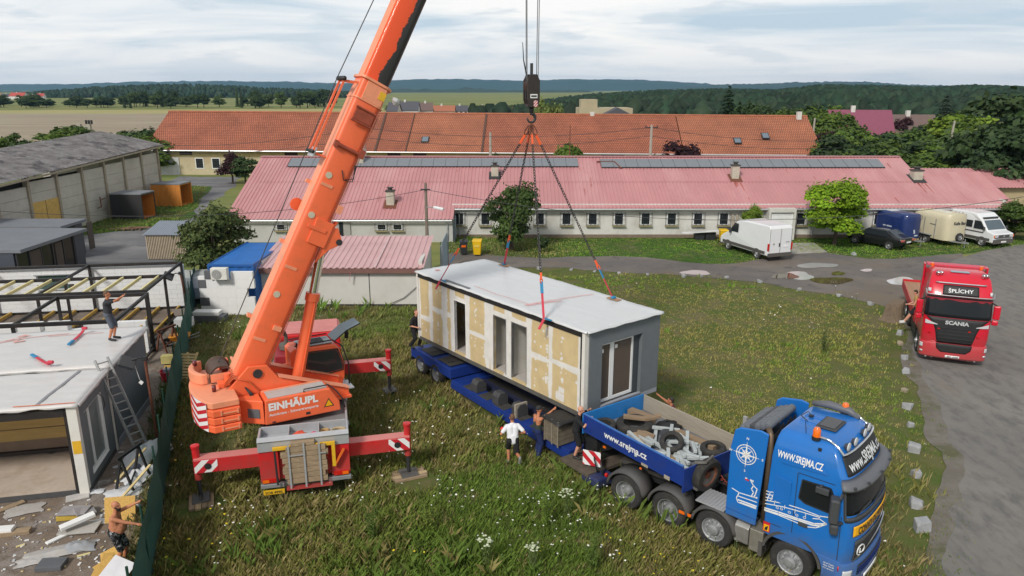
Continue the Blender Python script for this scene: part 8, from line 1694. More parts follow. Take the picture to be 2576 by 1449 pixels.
def person(label, loc, rz, skin, hip=(0,0,.93), chest=(.02,0,1.38), face=0.0, nod=0.0, hands=((.25,.3,.85),(.25,-.3,.85)), feet=((.06,.12,.0),(-.02,-.12,.0)), fat=1.0, hair=None, beard=False, top=None, sleeve=.5, bottom=None, leglen=.5, shoe=shoe_k, cap=None, bib=None, kneepole=(1,0,0), curl=.6, extra=None):
 t = thing('person', label, 'person', loc, rz); hip = Vector(hip); ch = Vector(chest); B = Flesh()
 up = (ch-hip).normalized(); side = Vector((0,1,0)); sh = [ch+side*.175*s for s in (1,-1)]; hp = [hip+side*.095*s for s in (1,-1)]
 def torso(F, g=0.0):
  for s in (1,-1):
   F.limb(hip+side*.075*s, hip.lerp(ch,.45)+side*.07*s+Vector((.02*fat,0,0)), .105*fat, .10*fat, g); F.limb(hip.lerp(ch,.45)+side*.07*s, ch+side*.08*s-up*.05, .10*fat, .105, g); F.limb(ch+side*.06*s, sh[0 if s > 0 else 1]-up*.01, .075, .058, g)
  if fat > 1.05: F.ball(hip.lerp(ch,.3)+Vector((.10,0,0)), .13*fat, (1,1.1,1.1)) if g == 0 else F.ball(hip.lerp(ch,.3)+Vector((.10,0,0)), .13*fat+g, (1,1.1,1.1))
 torso(B)
 nk = ch+up*.10; hd = nk+Vector((.035+.05*nod,0,.155)); B.limb(ch+up*.02, hd-Vector((0,0,.06)), .062, .056)
 Rh = Matrix.Rotation(face,3,'Z') @ Matrix.Rotation(nod,3,'Y')
 def hq(x,y,z): return hd+Rh@Vector((x,y,z))
 B.ball(hq(-.008,0,.03), .088, (1.12,.88,1.1)); B.ball(hq(.025,0,-.045), .066, (1.05,.92,1.05)); B.ball(hq(.06,0,-.085), .03, (1,1.3,.8)); B.limb(hq(.093,0,.02), hq(.112,0,-.012), .013, .018); B.ball(hq(.088,0,.045), .02, (.6,2.6,.6))
 for s in (1,-1): B.ball(hq(-.005,.083*s,.0), .028, (.8,.45,1.2))
 B.limb(hq(.095,.022,-.048), hq(.095,-.022,-.048), .009, .009)
 el = []
 for i, s in enumerate((1,-1)):
  e, h = ik(sh[i], hands[i], .30, .27, (-.5,s*.6,-.6)); el.append((e,h))
  B.limb(sh[i], e, .056, .044); B.limb(e, h, .044, .029); d = (h-e).normalized(); pv = d.cross(Vector((0,0,1))); pv = pv.normalized() if pv.length > .1 else Vector((0,1,0)); n_ = d.cross(pv)
  B.limb(h, h+d*.075, .030, .034, 0, (1,1,1));
  for k in range(4):
   q = h+d*.085+pv*(.026-.017*k); l = (.07,.08,.075,.058)[k]; q2 = q+d*l*.5-n_*.01*curl; q3 = q2+d*l*.4*(1-curl)-n_*l*.5*curl; B.limb(q,q2,.0105,.0098); B.limb(q2,q3,.0098,.0088)
  q = h+d*.02+pv*.03; B.limb(q, q+pv*.03+d*.035, .013,.011); B.limb(q+pv*.03+d*.035, q+pv*.03+d*.065-n_*.012, .011,.0095)
 kn = []
 for i, s in enumerate((1,-1)):
  f = Vector(feet[i][:3]); ank = f+Vector((0,0,.085)); k_, a_ = ik(hp[i], ank, .45, .43, kneepole if not isinstance(kneepole[0],tuple) else kneepole[i]); kn.append((k_,a_)); B.limb(hp[i], k_, .088*min(fat,1.1), .058); B.limb(k_, k_.lerp(a_,.35), .056, .058); B.limb(k_.lerp(a_,.35), a_, .058, .04)
  fd = Vector(feet[i][3:6]).normalized() if len(feet[i]) > 3 else Vector((1,.12*s,-.12)).normalized(); B.limb(a_-Vector((0,0,.035)), a_-Vector((0,0,.045))+fd*.17, .042, .036, 0, (1,1,.8))
 B.make('body', skin, t, .0105)
 if hair: H_ = Flesh(); H_.ball(hq(-.022,0,.055), .088, (1.08,.93,1.02)); H_.ball(hq(-.05,0,.01), .075, (.9,1.0,1.0)); H_.make('hair', hair, t, .012, 2)
 if beard: H_ = Flesh(); H_.ball(hq(.055,0,-.09), .055, (1.1,1.05,1.15)); [H_.limb(hq(.02,.068*s,-.02),hq(.06,.04*s,-.08),.018,.03) for s in (1,-1)]; H_.make('beard', hair_d, t, .01, 2)
 if cap: H_ = Flesh(); H_.ball(hq(-.012,0,.06), .096, (1.1,.92,.95)); H_.limb(hq(.09,.0,.055), hq(.16,0,.045), .05, .045, 0, (1,1.1,.22)); H_.make('cap', cap, t, .012, 2)
 if top:
  C_ = Flesh(); torso(C_, .016); C_.limb(hip+up*.0, hip+up*.12, .13*fat, .14*fat, .02, (.85,1.2,1)); C_.limb(ch+up*.05,ch+up*.07,.075,.07)
  if sleeve:
   for i in range(2): C_.limb(sh[i], sh[i].lerp(el[i][0],min(1,sleeve*1.4)), .062, .056, .012)
  C_.make('shirt', top, t, .014, 4)
 if bottom:
  C_ = Flesh(); [C_.limb(hip+side*.07*s+up*.05, hip+side*.085*s, .112*fat, .112*min(fat,1.12), .014) for s in (1,-1)]
  for i in range(2):
   C_.limb(hp[i], hp[i].lerp(kn[i][0],min(1,leglen*2)), .094*min(fat,1.1), .082, .014)
   if leglen > .6: C_.limb(kn[i][0], kn[i][1], .07, .058, .012)
  C_.make('trousers' if leglen > .6 else 'shorts', bottom, t, .014, 4)
 if bib:
  C_ = Flesh(); [C_.limb(hip+side*.075*s, hip.lerp(ch,.62)+side*.06*s+Vector((.015,0,0)), .108, .10, .016) for s in (1,-1)]; [C_.limb(hip.lerp(ch,.6)+side*.07*s+Vector((.09,0,0)), ch+side*.09*s+up*.06, .028,.028) for s in (1,-1)]; [C_.limb(ch+side*.09*s+up*.06, hip.lerp(ch,.55)+side*.05*s-Vector((.09,0,0)), .028,.028) for s in (1,-1)]; C_.make('bib', bib, t, .014, 3)
 if shoe:
  for i in range(2):
   a_ = kn[i][1]; fd = Vector(feet[i][3:6]).normalized() if len(feet[i]) > 3 else Vector((1,.12*(1-2*i),-.12)).normalized(); C_ = Flesh(); C_.limb(a_-Vector((0,0,.035)), a_-Vector((0,0,.045))+fd*.175, .048, .042, .006, (1,1,.85)); C_.limb(a_,a_-Vector((0,0,.03)),.048,.05); C_.make('shoe', shoe, t, .012, 3)
 if extra: extra(t, el)
 return t
camo = ground_mat('camouflage_cloth',[(.10,.105,.115),(.012,.012,.014),(.50,.50,.50)],[9,11],rough=.85,thr=((.48,.52),(.56,.60)),bump=0)
denim = mat('grey_denim',(.085,.10,.13),.85,var=.2,scale=8); black_c = mat('black_cloth',(.012,.012,.014),.9,var=.2); dark_t = mat('charcoal_tee',(.035,.036,.042),.9,var=.15); white_t = mat('white_tee',(.74,.75,.78),.85,var=.04); green_b = mat('dark_green_overall',(.028,.04,.034),.9,var=.2); blue_tr = mat('navy_trousers',(.012,.025,.11),.9,var=.2); maroon = mat('maroon_vest',(.13,.025,.04),.9)
person('bald bearded man, bare chested in camouflage shorts, gripping the green fence', (-9.80,15.98,0), .12, sk_a, fat=1.3, chest=(.05,0,1.40), face=-.05, hands=((.66,.10,1.70),(.66,-.12,1.17)), beard=True, bottom=camo, leglen=.46, shoe=shoe_k)
def phone(t, el): h = el[1][1]; m = MB(); m.cbox(h+Vector((.10,.03,.03)),(.012,.15,.075),rz=.15); m.build('phone', blackm, t)
person('man in charcoal t-shirt and denim shorts standing on the white roof filming with a phone', (-14.15,24.62,2.965), .22, sk_a, fat=1.03, chest=(.02,0,1.38), hands=((.48,.10,1.50),(.52,.02,1.54)), hair=hair_b, top=dark_t, sleeve=.5, bottom=denim, leglen=.48, extra=phone)
def glove(t, el): C_ = Flesh(); h = el[0][1]; C_.ball(h+(h-el[0][0]).normalized()*.07, .06, (1,1,1.2)); C_.make('red_glove', mat('red_glove',(.75,.02,.03),.7), t, .012, 2)
person('man in white t-shirt and black shorts running through the meadow towards the trailer', (.03,21.05,0), math.radians(100), sk_a, hip=(0,0,.86), chest=(.10,0,1.31), hands=((.30,.30,1.10),(.16,-.28,1.0)), feet=((.16,.11,.0),(-.46,-.14,.40,.3,0,-.95)), kneepole=((1,0,0),(.6,0,-.8)), hair=hair_b, top=white_t, bottom=black_c, leglen=.48, shoe=mat('grey_shoe',(.22,.22,.21),.7), extra=glove)
person('man in dark cap and green overalls reaching up to the hanging module', (.80,21.62,0), math.radians(28), sk_a, chest=(.03,0,1.37), hands=((.40,.10,.86),(.60,-.05,1.56)), hair=None, cap=mat('black_cap',(.025,.026,.028),.85), bib=green_b, bottom=blue_tr, leglen=1.0)
person('man in black t-shirt and black shorts standing on the trailer step at the tray corner', (1.98,20.62,.525), math.radians(-18), sk_b, chest=(.05,0,1.33), nod=.25, hands=((.36,.16,1.56),(.42,-.10,1.34)), top=black_c, sleeve=.55, bottom=black_c, leglen=.5)
person('man in maroon vest beyond the tray pushing the far corner of the module', (5.30,22.30,0), math.radians(158), sk_a, chest=(.05,0,1.38), hands=((.30,.20,1.2),(.60,-.05,1.80)), hair=hair_d, top=maroon, sleeve=0, bottom=denim, leglen=1.0)
person('man in black standing on the rear of the low loader behind the module corner', (-4.06,29.12,1.085), math.radians(-35), sk_b, hip=(0,0,.86), chest=(.06,.02,1.27), face=-.4, hands=((.30,.12,1.02),(.28,-.16,.95)), feet=((.1,.14,0),(-.12,-.14,0)), hair=hair_b, top=black_c, sleeve=.6, bottom=black_c, leglen=1.0)
sp_ = RO+Matrix.Rotation(RH,3,'Z')@Vector((-2.05,-1.17,1.44))
person('barefaced man sitting on the side board of the red truck with legs hanging down', sp_, RH-PI/2, sk_b, hip=(-.05,0,.10), chest=(.06,0,.55), nod=.35, hands=((.36,.06,.22),(.38,-.05,.20)), feet=((.50,.10,-.80),(.46,-.10,-.78)), kneepole=(.7,0,.7), hair=hair_d, bottom=black_c, leglen=.42, shoe=shoe_w, top=mat('mustard_top',(.42,.27,.08),.9), sleeve=0)
def leaf_mat(name, trans=.25):
 m = bpy.data.materials.new(name); m.use_nodes = True; nt = m.node_tree; L = nt.links; b = nt.nodes['Principled BSDF']; b.inputs['Roughness'].default_value = .65; b.inputs['Specular IOR Level'].default_value = .25
 oi = _n(nt,'ShaderNodeObjectInfo'); at = _n(nt,'ShaderNodeAttribute'); at.attribute_name = 'tint'; mx = _n(nt,'ShaderNodeMix',data_type='RGBA',blend_type='MULTIPLY'); mx.inputs[0].default_value = 1; L.new(oi.outputs['Color'],mx.inputs[6]); L.new(at.outputs['Color'],mx.inputs[7]); L.new(mx.outputs[2],b.inputs['Base Color'])
 tr_ = _n(nt,'ShaderNodeBsdfTranslucent'); L.new(mx.outputs[2],tr_.inputs[0]); ms = _n(nt,'ShaderNodeMixShader'); ms.inputs[0].default_value = trans; L.new(b.outputs[0],ms.inputs[1]); L.new(tr_.outputs[0],ms.inputs[2]); L.new(ms.outputs[0],nt.nodes['Material Output'].inputs[0]); return m
m_leaf = leaf_mat('leaves'); m_grass = leaf_mat('grass_blades',.2); bark = mat('bark',(.10,.075,.055),.95,var=.3,scale=5)
def quads(C, N, S, r, asp=.62):
 """leaf-sized quads: centres, normals, sizes"""
 n = len(C); N = N/np.linalg.norm(N,axis=1,keepdims=True); a = np.cross(N,r.normal(size=(n,3))); a /= np.linalg.norm(a,axis=1,keepdims=True); b = np.cross(N,a); a = a*S[:,None]*.5; b = b*S[:,None]*.5*asp
 return np.stack([C-a*.9,C-b,C+a,C+b*1.0],1).reshape(-1,3)
def crown(seed, n, size, nc=16, flat=1.0, spread=.62, shape='round'):
 """unit-height crown (z 0..1, radius about .5) of leaf clumps with gaps between"""
 r = np.random.default_rng(seed); cc = []
 while len(cc) < nc:
  p = r.uniform(-1,1,3)
  if p@p <= 1 and p@p > .12: cc.append(p)
 cc = np.array(cc); rad = r.uniform(.20,.38,nc)
 w = rad**2/np.sum(rad**2); k = r.choice(nc,n,p=w); d = r.normal(size=(n,3)); d /= np.linalg.norm(d,axis=1,keepdims=True); d[:,2] = np.abs(d[:,2])*.75+d[:,2]*.25
 q = cc[k]*spread+d*(rad[k]*r.uniform(.55,1.08,n))[:,None]*(1+.3*r.normal(size=n)[:,None]*.5)
 if shape == 'column': q[:,:2] *= (1-.35*np.clip(q[:,2],-1,1))[:,None]
 C = np.stack([q[:,0]*.55,q[:,1]*.55,.5+q[:,2]*.52*flat],1); N = d+r.normal(size=(n,3))*.45+np.array([0,0,.35]); S = size*r.uniform(.6,1.3,n)
 V = quads(C,N,S,r); tone = (.72+.5*r.random(nc))[k]*r.uniform(.8,1.2,n); wr = r.uniform(.9,1.15,n); T = np.stack([tone*wr,tone,tone*r.uniform(.7,1.1,n),np.ones(n)],1)
 return np_mesh('crown', V, np.arange(4*n).reshape(-1,4), m_leaf, 4, np.repeat(T,4,0))
def conifer(seed, n=2600):
 r = np.random.default_rng(seed); z = 1-np.sqrt(r.random(n))*.95; lay = np.floor(z*16)/16+.03*r.random(n); a = r.choice(13,n)*2*PI/13+lay*40+r.normal(0,.10,n); rad = (1-lay)*.24*(.85+.3*np.sin(a*3+lay*9))*np.sqrt(r.random(n))
 C = np.stack([rad*np.cos(a),rad*np.sin(a),lay-rad*.35+.02],1); N = np.stack([np.cos(a)*.4,np.sin(a)*.4,np.ones(n)],1)+r.normal(size=(n,3))*.4; V = quads(C,N,.055*r.uniform(.6,1.4,n),r,.5); t = r.uniform(.6,1.3,n); T = np.stack([t,t,t*.95,np.ones(n)],1)
 return np_mesh('crown', V, np.arange(4*n).reshape(-1,4), m_leaf, 4, np.repeat(T,4,0))
CR = [crown(20+i, 3400, .085, 17+i%4*3) for i in range(4)]; CRB = [crown(40+i, 2600, .10, 12, .85) for i in range(2)]; CRN = [crown(60+i, 11000, .050, 30,spread=.66) for i in range(3)]; CRC = crown(70, 5200, .055, 22, shape='column'); CON = [conifer(80),conifer(81)]; PINE = crown(90, 6000, .07, 34, .95, .72)
def trunk(parent, h, r0, seed, spread=.3):
 m = MB(); r = random.Random(seed); m.tube([(0,0,-.05),(.02*h,0,h*.3),(.0,.02*h,h*.62),(.02*h,0,h*.85)],[r0,r0*.8,r0*.5,r0*.2],8)
 for k in range(6):
  a = r.uniform(0,6.28); z = h*(.28+.08*k); e = spread*h*r.uniform(.6,1); m.tube([(0,0,z),(e*.5*math.cos(a),e*.5*math.sin(a),z+e*.35),(e*math.cos(a),e*math.sin(a),z+e*.8)],[r0*.4,r0*.25,r0*.1],5)
 return m.build('trunk', bark, parent)
def tree(label, px, ytop, Y, w, col, kind, group=None, cat='tree', zb=0.0, low=.12, name=None, seed=0, x=None):
 """stands at distance Y under picture column px; its height comes from where its top shows"""
 top = D(px,ytop,Y); h = top.z-zb; X = top.x
 t = thing(name or {'con':'spruce_tree','pine':'pine_tree'}.get(kind,'leafy_tree'), label, cat, (X,Y,zb), random.Random(px*7+int(ytop)).uniform(0,6.28), group)
 me = {'con':CON[seed%2],'near':CRN[seed%3],'col':CRC,'bush':CRB[seed%2],'pine':PINE}.get(kind,CR[seed%4]); o = mobj('crown', me, t); o.color = (*[c*1.55 for c in col],1)
 if kind != 'con': w *= 1.28
 if kind == 'con': o.scale = (h*1.0*w,h*1.0*w,h)
 else: hc = h*(1-low)*1.1; o.scale = (w*.92,w*.92,hc/1.0); o.location = (0,0,h*low-(.07*h if kind == 'near' else .03*h))
 if kind == 'bush': m = MB(); [m.tube([(0,0,0),(.1*w*math.cos(a),.1*w*math.sin(a),h*.4)],.03*h,5) for a in (0,2,4)]; m.build('trunk', bark, t)
 else: trunk(t, h*(.75 if kind != 'con' else .95), .028*h+.02, px, .0 if kind == 'con' else .28)
 return t
G1, G2, G3, G4, PU = (.045,.075,.016),(.065,.105,.018),(.028,.050,.018),(.10,.15,.018),(.030,.012,.016)
tree('large bushy green tree between the slatted shed and the blue container',522,514,43.5,4.2,(.062,.085,.028),'near',low=.06,seed=0)
tree('tall dense green tree in front of the white wall by the lifting chains',1287,446,53.5,3.9,(.040,.068,.018),'near',low=.0,seed=1)
tree('bright yellow green tree on the lawn beside the black car',2118,446,55.2,5.0,(.13,.22,.012),'near',low=.09,seed=2)
tree('slender light green sapling between the garage porch and the white van',1893,514,56.3,1.7,(.11,.17,.02),'near',low=.1,seed=0)
tree('dark leafy bush beside the older white passenger van',2568,497,57.5,4.2,G1,'near',low=.03,seed=1)
tree('small dark bush beneath the big tree near the chain',1358,590,52.5,1.3,G3,'bush','', 'bush',low=.0)
tree('round green bush showing above the pink ridge before the tile roof',1440,350,84,3.8,G2,'round',low=.05,seed=1); tree('loose small green bush at the foot of the short pole before the tile roof',1242,375,83,2.6,G2,'bush',None,'bush',low=.0)
tree('dark purple tree showing above the pink ridge before the tile roof',1705,346,84,5.2,PU,'round',low=.05,seed=2)
tree('dark purple tree beside the peeling barn wall',578,384,93,3.8,PU,'col',low=.04); tree('green tree to the right of the purple tree at the barn wall',612,388,92,3.6,G3,'round',low=.04,seed=3)
for k,(px,yt,Y,w,c) in enumerate(((28,325,112,4,G1),(70,345,100,5,G3),(130,330,118,8,G2),(185,308,126,9,G1),(170,325,112,7,G2),(245,330,122,6,G3),(305,322,124,6,G1),(365,317,122,9,G3),(385,338,104,7,G2),(330,335,110,6,G1),(-20,340,104,6,G2))): tree('green bushy tree in the row behind the concrete barn',px,yt,Y,w,c,'round' if k%3 else 'bush','trees behind the concrete barn',low=.03,seed=k)
RW = [(2035,262,150,11,G1),(1985,262,160,10,G3),(1915,258,165,8,G3),(1875,247,150,8,G3),(1950,270,140,9,G1),(2010,280,135,8,G2),(2085,258,150,10,G2),(2105,270,125,8,G2),(2140,290,118,8,G1),(2075,320,108,5,PU),(2090,330,95,7,G3),(2130,318,100,9,G2),(2170,335,98,8,G3),(2215,325,104,9,G3),(2245,345,92,7,G1),(2160,360,84,7,G3),(2115,375,80,6,G1),(2205,375,80,7,G3),(2265,380,76,6,G1),(2290,318,112,8,G1),(2310,352,95,8,G3),(2350,340,98,9,G1),(2330,380,78,8,G2),(2395,352,92,9,G2),(2440,350,88,10,G2),(2375,385,76,7,G1),(2420,395,74,7,G2),(2465,385,76,8,G3),(2500,400,72,7,G3),(2235,400,73,6,G2),(2300,405,72,6,G1),(2430,275,122,11,G4),(2460,290,105,9,G2),(2350,300,128,9,G3),(2280,290,140,5,PU),(2180,400,76,6,G2),(2345,415,70,5,G2),(2545,440,68,5,G3)]
for k,(px,yt,Y,w,c) in enumerate(RW): tree('%s %s, %s the barn side wood, %s' % ('large' if w > 8.5 else 'small' if w < 6.5 else 'medium', {G1:'mid green tree',G2:'fresh green tree',G3:'dark green tree',G4:'yellowish green tree',PU:'purple leaved tree'}[c], 'at the front of' if Y < 80 else 'inside' if Y < 112 else 'at the back of', 'by the barn end' if px < 2100 else 'before the magenta house' if px < 2240 else 'below the brown house' if px < 2335 else 'around the leaning pole' if px < 2425 else 'by the huge pine'),px,yt,Y,w,c,'round','trees of the wood beside the barn',low=.02,seed=k)
tree('tallest dark spruce rising behind the tile roof near its right end',1836,215,150,1.45,(.018,.035,.016),'con'); tree('shorter dark spruce to the right of the tallest spruce',1862,258,148,1.5,G3,'con',seed=1); tree('grey green spruce rising above the brown roofed house',2383,238,125,1.5,(.03,.045,.03),'con',seed=1)
tree('huge dark pine at the right edge of the wood',2545,246,74,10.5,(.036,.062,.023),'pine',low=.0); tree('big dark pine in front of the huge one at the right edge',2570,330,66,7.5,(.03,.055,.022),'pine',low=.0,seed=1)
r = random.Random(12)
for k in range(84):
 px = r.uniform(-60,830); Y = r.uniform(470,560); yt = r.uniform(222,243) if px > 330 else r.uniform(234,252); con = r.random() < .22 and px > 300
 tree('dark spruce in the far tree line beyond the ploughed field' if con else 'leafy tree in the far tree line beyond the ploughed field',px,yt-(8 if con else 0),Y,.6 if con else r.uniform(6,11),r.choice((G1,G3,G3,(.04,.065,.02))),'con' if con else 'round','spruces of the far tree line' if con else 'trees of the far tree line',low=.0,seed=k)
for k in range(26):
 px = r.choice((r.uniform(950,1010),r.uniform(1000,1450),r.uniform(1330,1480))); tree('small tree among the houses of the far hamlet',px,r.uniform(260,272),r.uniform(330,430),r.uniform(5,8),r.choice((G1,G3)),'round','trees of the far hamlet',low=.0,seed=k)
for k,(px,yt) in enumerate(((1372,236),(1396,252))): tree(('pale birch just right of the hook block','smaller pale birch right of the first one')[k],px,yt,125,4.5,(.10,.13,.04),'round',low=.1,seed=k+1)
def forest(prof, Y, depth, n, seed, nm, lab):
 r = np.random.default_rng(seed); xs = [p[0] for p in prof]; ys = [p[1] for p in prof]; V = []; F_ = []; T = []; o = 0
 for i in range(n):
  px = r.uniform(xs[0],xs[-1]); t = .5*r.random()**.8; q = D(px,np.interp(px,xs,ys),Y); y = Y+(t-.5)*depth; X = q.x*y/Y; z = -2+(q.z+2)*math.sin(PI*t)**.8; h = r.uniform(5,10); w = r.uniform(2.6,4.8); con = r.random() < .4
  for lv, (zz_, ww) in enumerate(((-2,.7),(.35*h,1.0),(.75*h,.55 if con else .85),(h,.06 if con else .35))):
   for k in range(6): a = k*PI/3+lv*.5; j = ww*w*r.uniform(.75,1.2); V.append((X+j*math.cos(a),y+j*math.sin(a),z+zz_))
  for lv in range(3):
   for k in range(6): F_.append((o+lv*6+k,o+lv*6+(k+1)%6,o+lv*6+6+(k+1)%6,o+lv*6+6+k))
  F_ += [(o+18,o+19,o+20,o+21),(o+18,o+21,o+22,o+23)]
  c = r.uniform(.55,1.35); T += [(c*r.uniform(.85,1.2),c,c*.9,1)]*24; o += 24
 ob = mobj(nm, np_mesh(nm, V, F_, m_leaf, 4, T)); ob.color = (.030,.060,.034,1); ob['kind'] = 'stuff'; ob['label'] = lab; ob['category'] = 'forest'
forest(H_RIGHT,1000,1460,9500,5,'forest','dark mixed forest covering the long hill behind the barns'); forest(H_LEFT,1300,500,2000,6,'forest','dark forest on the low hill behind the far tree line')
def inside(xy, pl):
 x, y = xy[:,0], xy[:,1]; c = np.zeros(len(xy),bool); n = len(pl)
 for i in range(n):
  x1,y1 = pl[i][:2]; x2,y2 = pl[(i+1)%n][:2]; k = (y1 > y) != (y2 > y); c ^= k & (x < (x2-x1)*(y-y1)/((y2-y1) if y2 != y1 else 1e-9)+x1)
 return c
def vnoise(xy, f, seed):
 g = np.random.default_rng(seed).random((64,64)); u = (xy*f+1000)%63; i = u.astype(int); t = u-i; t = t*t*(3-2*t); a,b = i[:,0],i[:,1]; a2,b2 = (a+1)%64,(b+1)%64
 return (g[a,b]*(1-t[:,0])+g[a2,b]*t[:,0])*(1-t[:,1])+(g[a,b2]*(1-t[:,0])+g[a2,b2]*t[:,0])*t[:,1]
MEAD = [(-8.6,13,0),(-9.75,18.53,0),(-12.1,24.56,0),(-14.6,31.74,0),(-16.4,36.6,0),(-13.9,38.5,0),(-4.9,38.6,0)]+V2((1110,690),(1330,670),(1430,672),(1560,682),(1720,690),(1910,706),(2010,722),(2110,734),(2190,754),(2285,800),(2290,880),(2310,930),(2350,1010),(2375,1100),(2390,1180),(2385,1250),(2365,1350),(2335,1500))
def scatter(n, y0, y1, poly_, pw=1.3, xr=(-17,24)):
 u = rng.random(n); a = 1-pw; Y = (y0**a+(y1**a-y0**a)*u)**(1/a); X = rng.uniform(-1,1,n)*(Y*.74+3); q = np.stack([X,Y],1); return q[inside(q,poly_)]
def not_under(q):
 k = np.ones(len(q),bool)
 for o_, h_, x0,x1,y0,y1 in ((TRO,TRH,-7.8,.8,-.2,2.6),(CO,HC,-.1,9,-1.1,1.1),(TO,TH_,-5.4,1.2,-1.0,1.0)):
  dx, dy = q[:,0]-o_.x, q[:,1]-o_.y; c_, s_ = math.cos(h_), math.sin(h_); lx = dx*c_+dy*s_; ly = -dx*s_+dy*c_; k &= ~((lx > x0)&(lx < x1)&(ly > y0)&(ly < y1))
 k &= ~((rng.random(len(q)) < .75) & (np.hypot((q[:,0]+9.2)/1.6,(q[:,1]-22.3)/1.5) < 1))
 for x_, y_ in ((-8.9,18.5),(-3.0,20.0)): k &= np.hypot(q[:,0]-x_,q[:,1]-y_) > .75
 for a_, b_ in zip(RE[:-1],RE[1:]):
  d_ = b_-a_; t_ = np.clip(((q[:,0]-a_.x)*d_.x+(q[:,1]-a_.y)*d_.y)/d_.length_squared,0,1); ds = np.hypot(q[:,0]-a_.x-t_*d_.x,q[:,1]-a_.y-t_*d_.y); k &= ~((ds < 1.9) & (rng.random(len(q)) > .15+.4*ds/1.9))
 k &= vnoise(q,.5,123) > .10
 return q[k]
RE = [P(*v).xy for v in ((2335,1500),(2365,1350),(2385,1250),(2390,1180),(2375,1100),(2350,1010),(2310,930),(2290,880),(2285,800),(2190,765),(2010,727),(1720,695),(1430,676))]
def tufts(q, nb, hmul, cols, name, lab, seed, hbase=(.10,.42)):
 r = np.random.default_rng(seed); n = len(q); big = vnoise(q,.22,seed)*.6+vnoise(q,.7,seed+1)*.4; mid = vnoise(q,1.6,seed+2); h = (hbase[0]+(hbase[1]-hbase[0])*np.clip(big*1.1+.3*(mid-.5),0,1)**1.3)*hmul*r.uniform(.6,1.3,n)*(1-.55*np.clip((q[:,0]-1.0)/3,0,1)*np.clip((q[:,1]-20)/4,0,1))
 lush = np.clip((vnoise(q,.16,seed+5)-.45)*3.2+(mid-.5)*.9+np.clip((q[:,1]-26)/10,0,1)*np.clip((-q[:,0])/6,0,1)*1.2,0,1)
 base = np.array(cols[0])*(1-lush)[:,None]+np.array(cols[1])*lush[:,None]; dry = r.random(n) < (.30*(1-lush)+.04); base[dry] = np.array(cols[2]); pt_ = np.clip((vnoise(q,.13,seed+9)*.7+vnoise(q,.45,seed+10)*.3-.52)*4,0,.75); base = base*(1-pt_[:,None])+np.array(cols[2])*.82*pt_[:,None]; h = h*(1-.55*pt_)
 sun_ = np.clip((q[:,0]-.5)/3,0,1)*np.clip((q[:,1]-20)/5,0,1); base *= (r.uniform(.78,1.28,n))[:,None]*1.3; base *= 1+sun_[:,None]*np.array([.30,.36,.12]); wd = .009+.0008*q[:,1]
 P0 = np.repeat(q,nb,0)+r.normal(0,.07,(n*nb,2)); hh = np.repeat(h,nb)*r.uniform(.5,1.15,n*nb); a = r.uniform(0,6.28,n*nb); ln = hh*r.uniform(.15,.75,n*nb); ww = np.repeat(wd,nb)*r.uniform(.6,1.3,n*nb)
 ca, sa = np.cos(a), np.sin(a); px_, py_ = -sa*ww*.5, ca*ww*.5; z0 = np.full(n*nb,.005)
 A = np.stack([P0[:,0]-px_,P0[:,1]-py_,z0],1); B_ = np.stack([P0[:,0]+px_,P0[:,1]+py_,z0],1); M1 = np.stack([P0[:,0]+ca*ln*.35+px_*.8,P0[:,1]+sa*ln*.35+py_*.8,hh*.65],1); T_ = np.stack([P0[:,0]+ca*ln,P0[:,1]+sa*ln,hh],1)
 V = np.stack([A,B_,M1,T_],1).reshape(-1,3); T4 = np.repeat(np.concatenate([np.repeat(base,nb,0),np.ones((n*nb,1))],1),4,0)
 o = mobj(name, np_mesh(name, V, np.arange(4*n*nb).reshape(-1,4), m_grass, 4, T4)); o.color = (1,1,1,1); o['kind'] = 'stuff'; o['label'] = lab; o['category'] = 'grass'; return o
GC = [(.190,.185,.052),(.118,.180,.030),(.25,.20,.09)]
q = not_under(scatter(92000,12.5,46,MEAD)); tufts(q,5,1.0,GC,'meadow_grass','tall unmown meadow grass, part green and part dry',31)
q = not_under(scatter(5200,12.5,44,MEAD)); q = q[vnoise(q,.35,77) > .55]; tufts(q,9,1.9,[(.115,.165,.034),(.10,.175,.028),(.22,.19,.07)],'tall_weeds','clumps of taller green weeds standing in the meadow',41)
LAWN = V2((1115,604),(1130,596),(2540,596),(2640,612),(2500,626),(2420,638),(2300,648),(2200,653),(2080,638),(1990,638),(1870,662),(1800,666),(1650,650),(1500,644),(1340,650),(1120,638))
q = rng.uniform((-6,46),(46,60),(26000,2)); q = q[inside(q,LAWN)]; tufts(q,3,.55,[(.17,.18,.045),(.12,.215,.026),(.26,.22,.11)],'lawn_grass','short grass on the strip before the long white wall',51)
q = rng.uniform((-40,56),(-24,90),(9000,2)); q = q[inside(q,[P(205,560),P(300,520),P(430,470),P(520,470),P(500,520),P(440,560),P(360,575),P(215,592)])]; tufts(q,3,.8,GC,'verge_grass','rough grass on the verge below the concrete barn',61)
k = rng.random((2600,1)); i0 = rng.integers(1,5,2600); A = np.array([[p.x,p.y] for p in FB]); q = A[i0]*(1-k)+A[i0+1]*k+rng.normal(0,.22,(2600,2))+np.array([-.3,0]); tufts(q,5,.8,[(.10,.12,.035),(.07,.11,.02),(.2,.16,.08)],'fence_weeds','weeds growing along the foot of the green fence',71)
q = np.concatenate([np.array([a_.lerp(b_,t) for t in np.linspace(0,1,int((b_-a_).length*30))]) for a_,b_ in zip(RE[:-1],RE[1:])]); q = q+rng.normal(0,.38,q.shape); q = q[vnoise(q,.9,200) > .42]; tufts(q,4,.42,GC,'edge_grass','thin short grass fringing the road and the gravel lane',81)
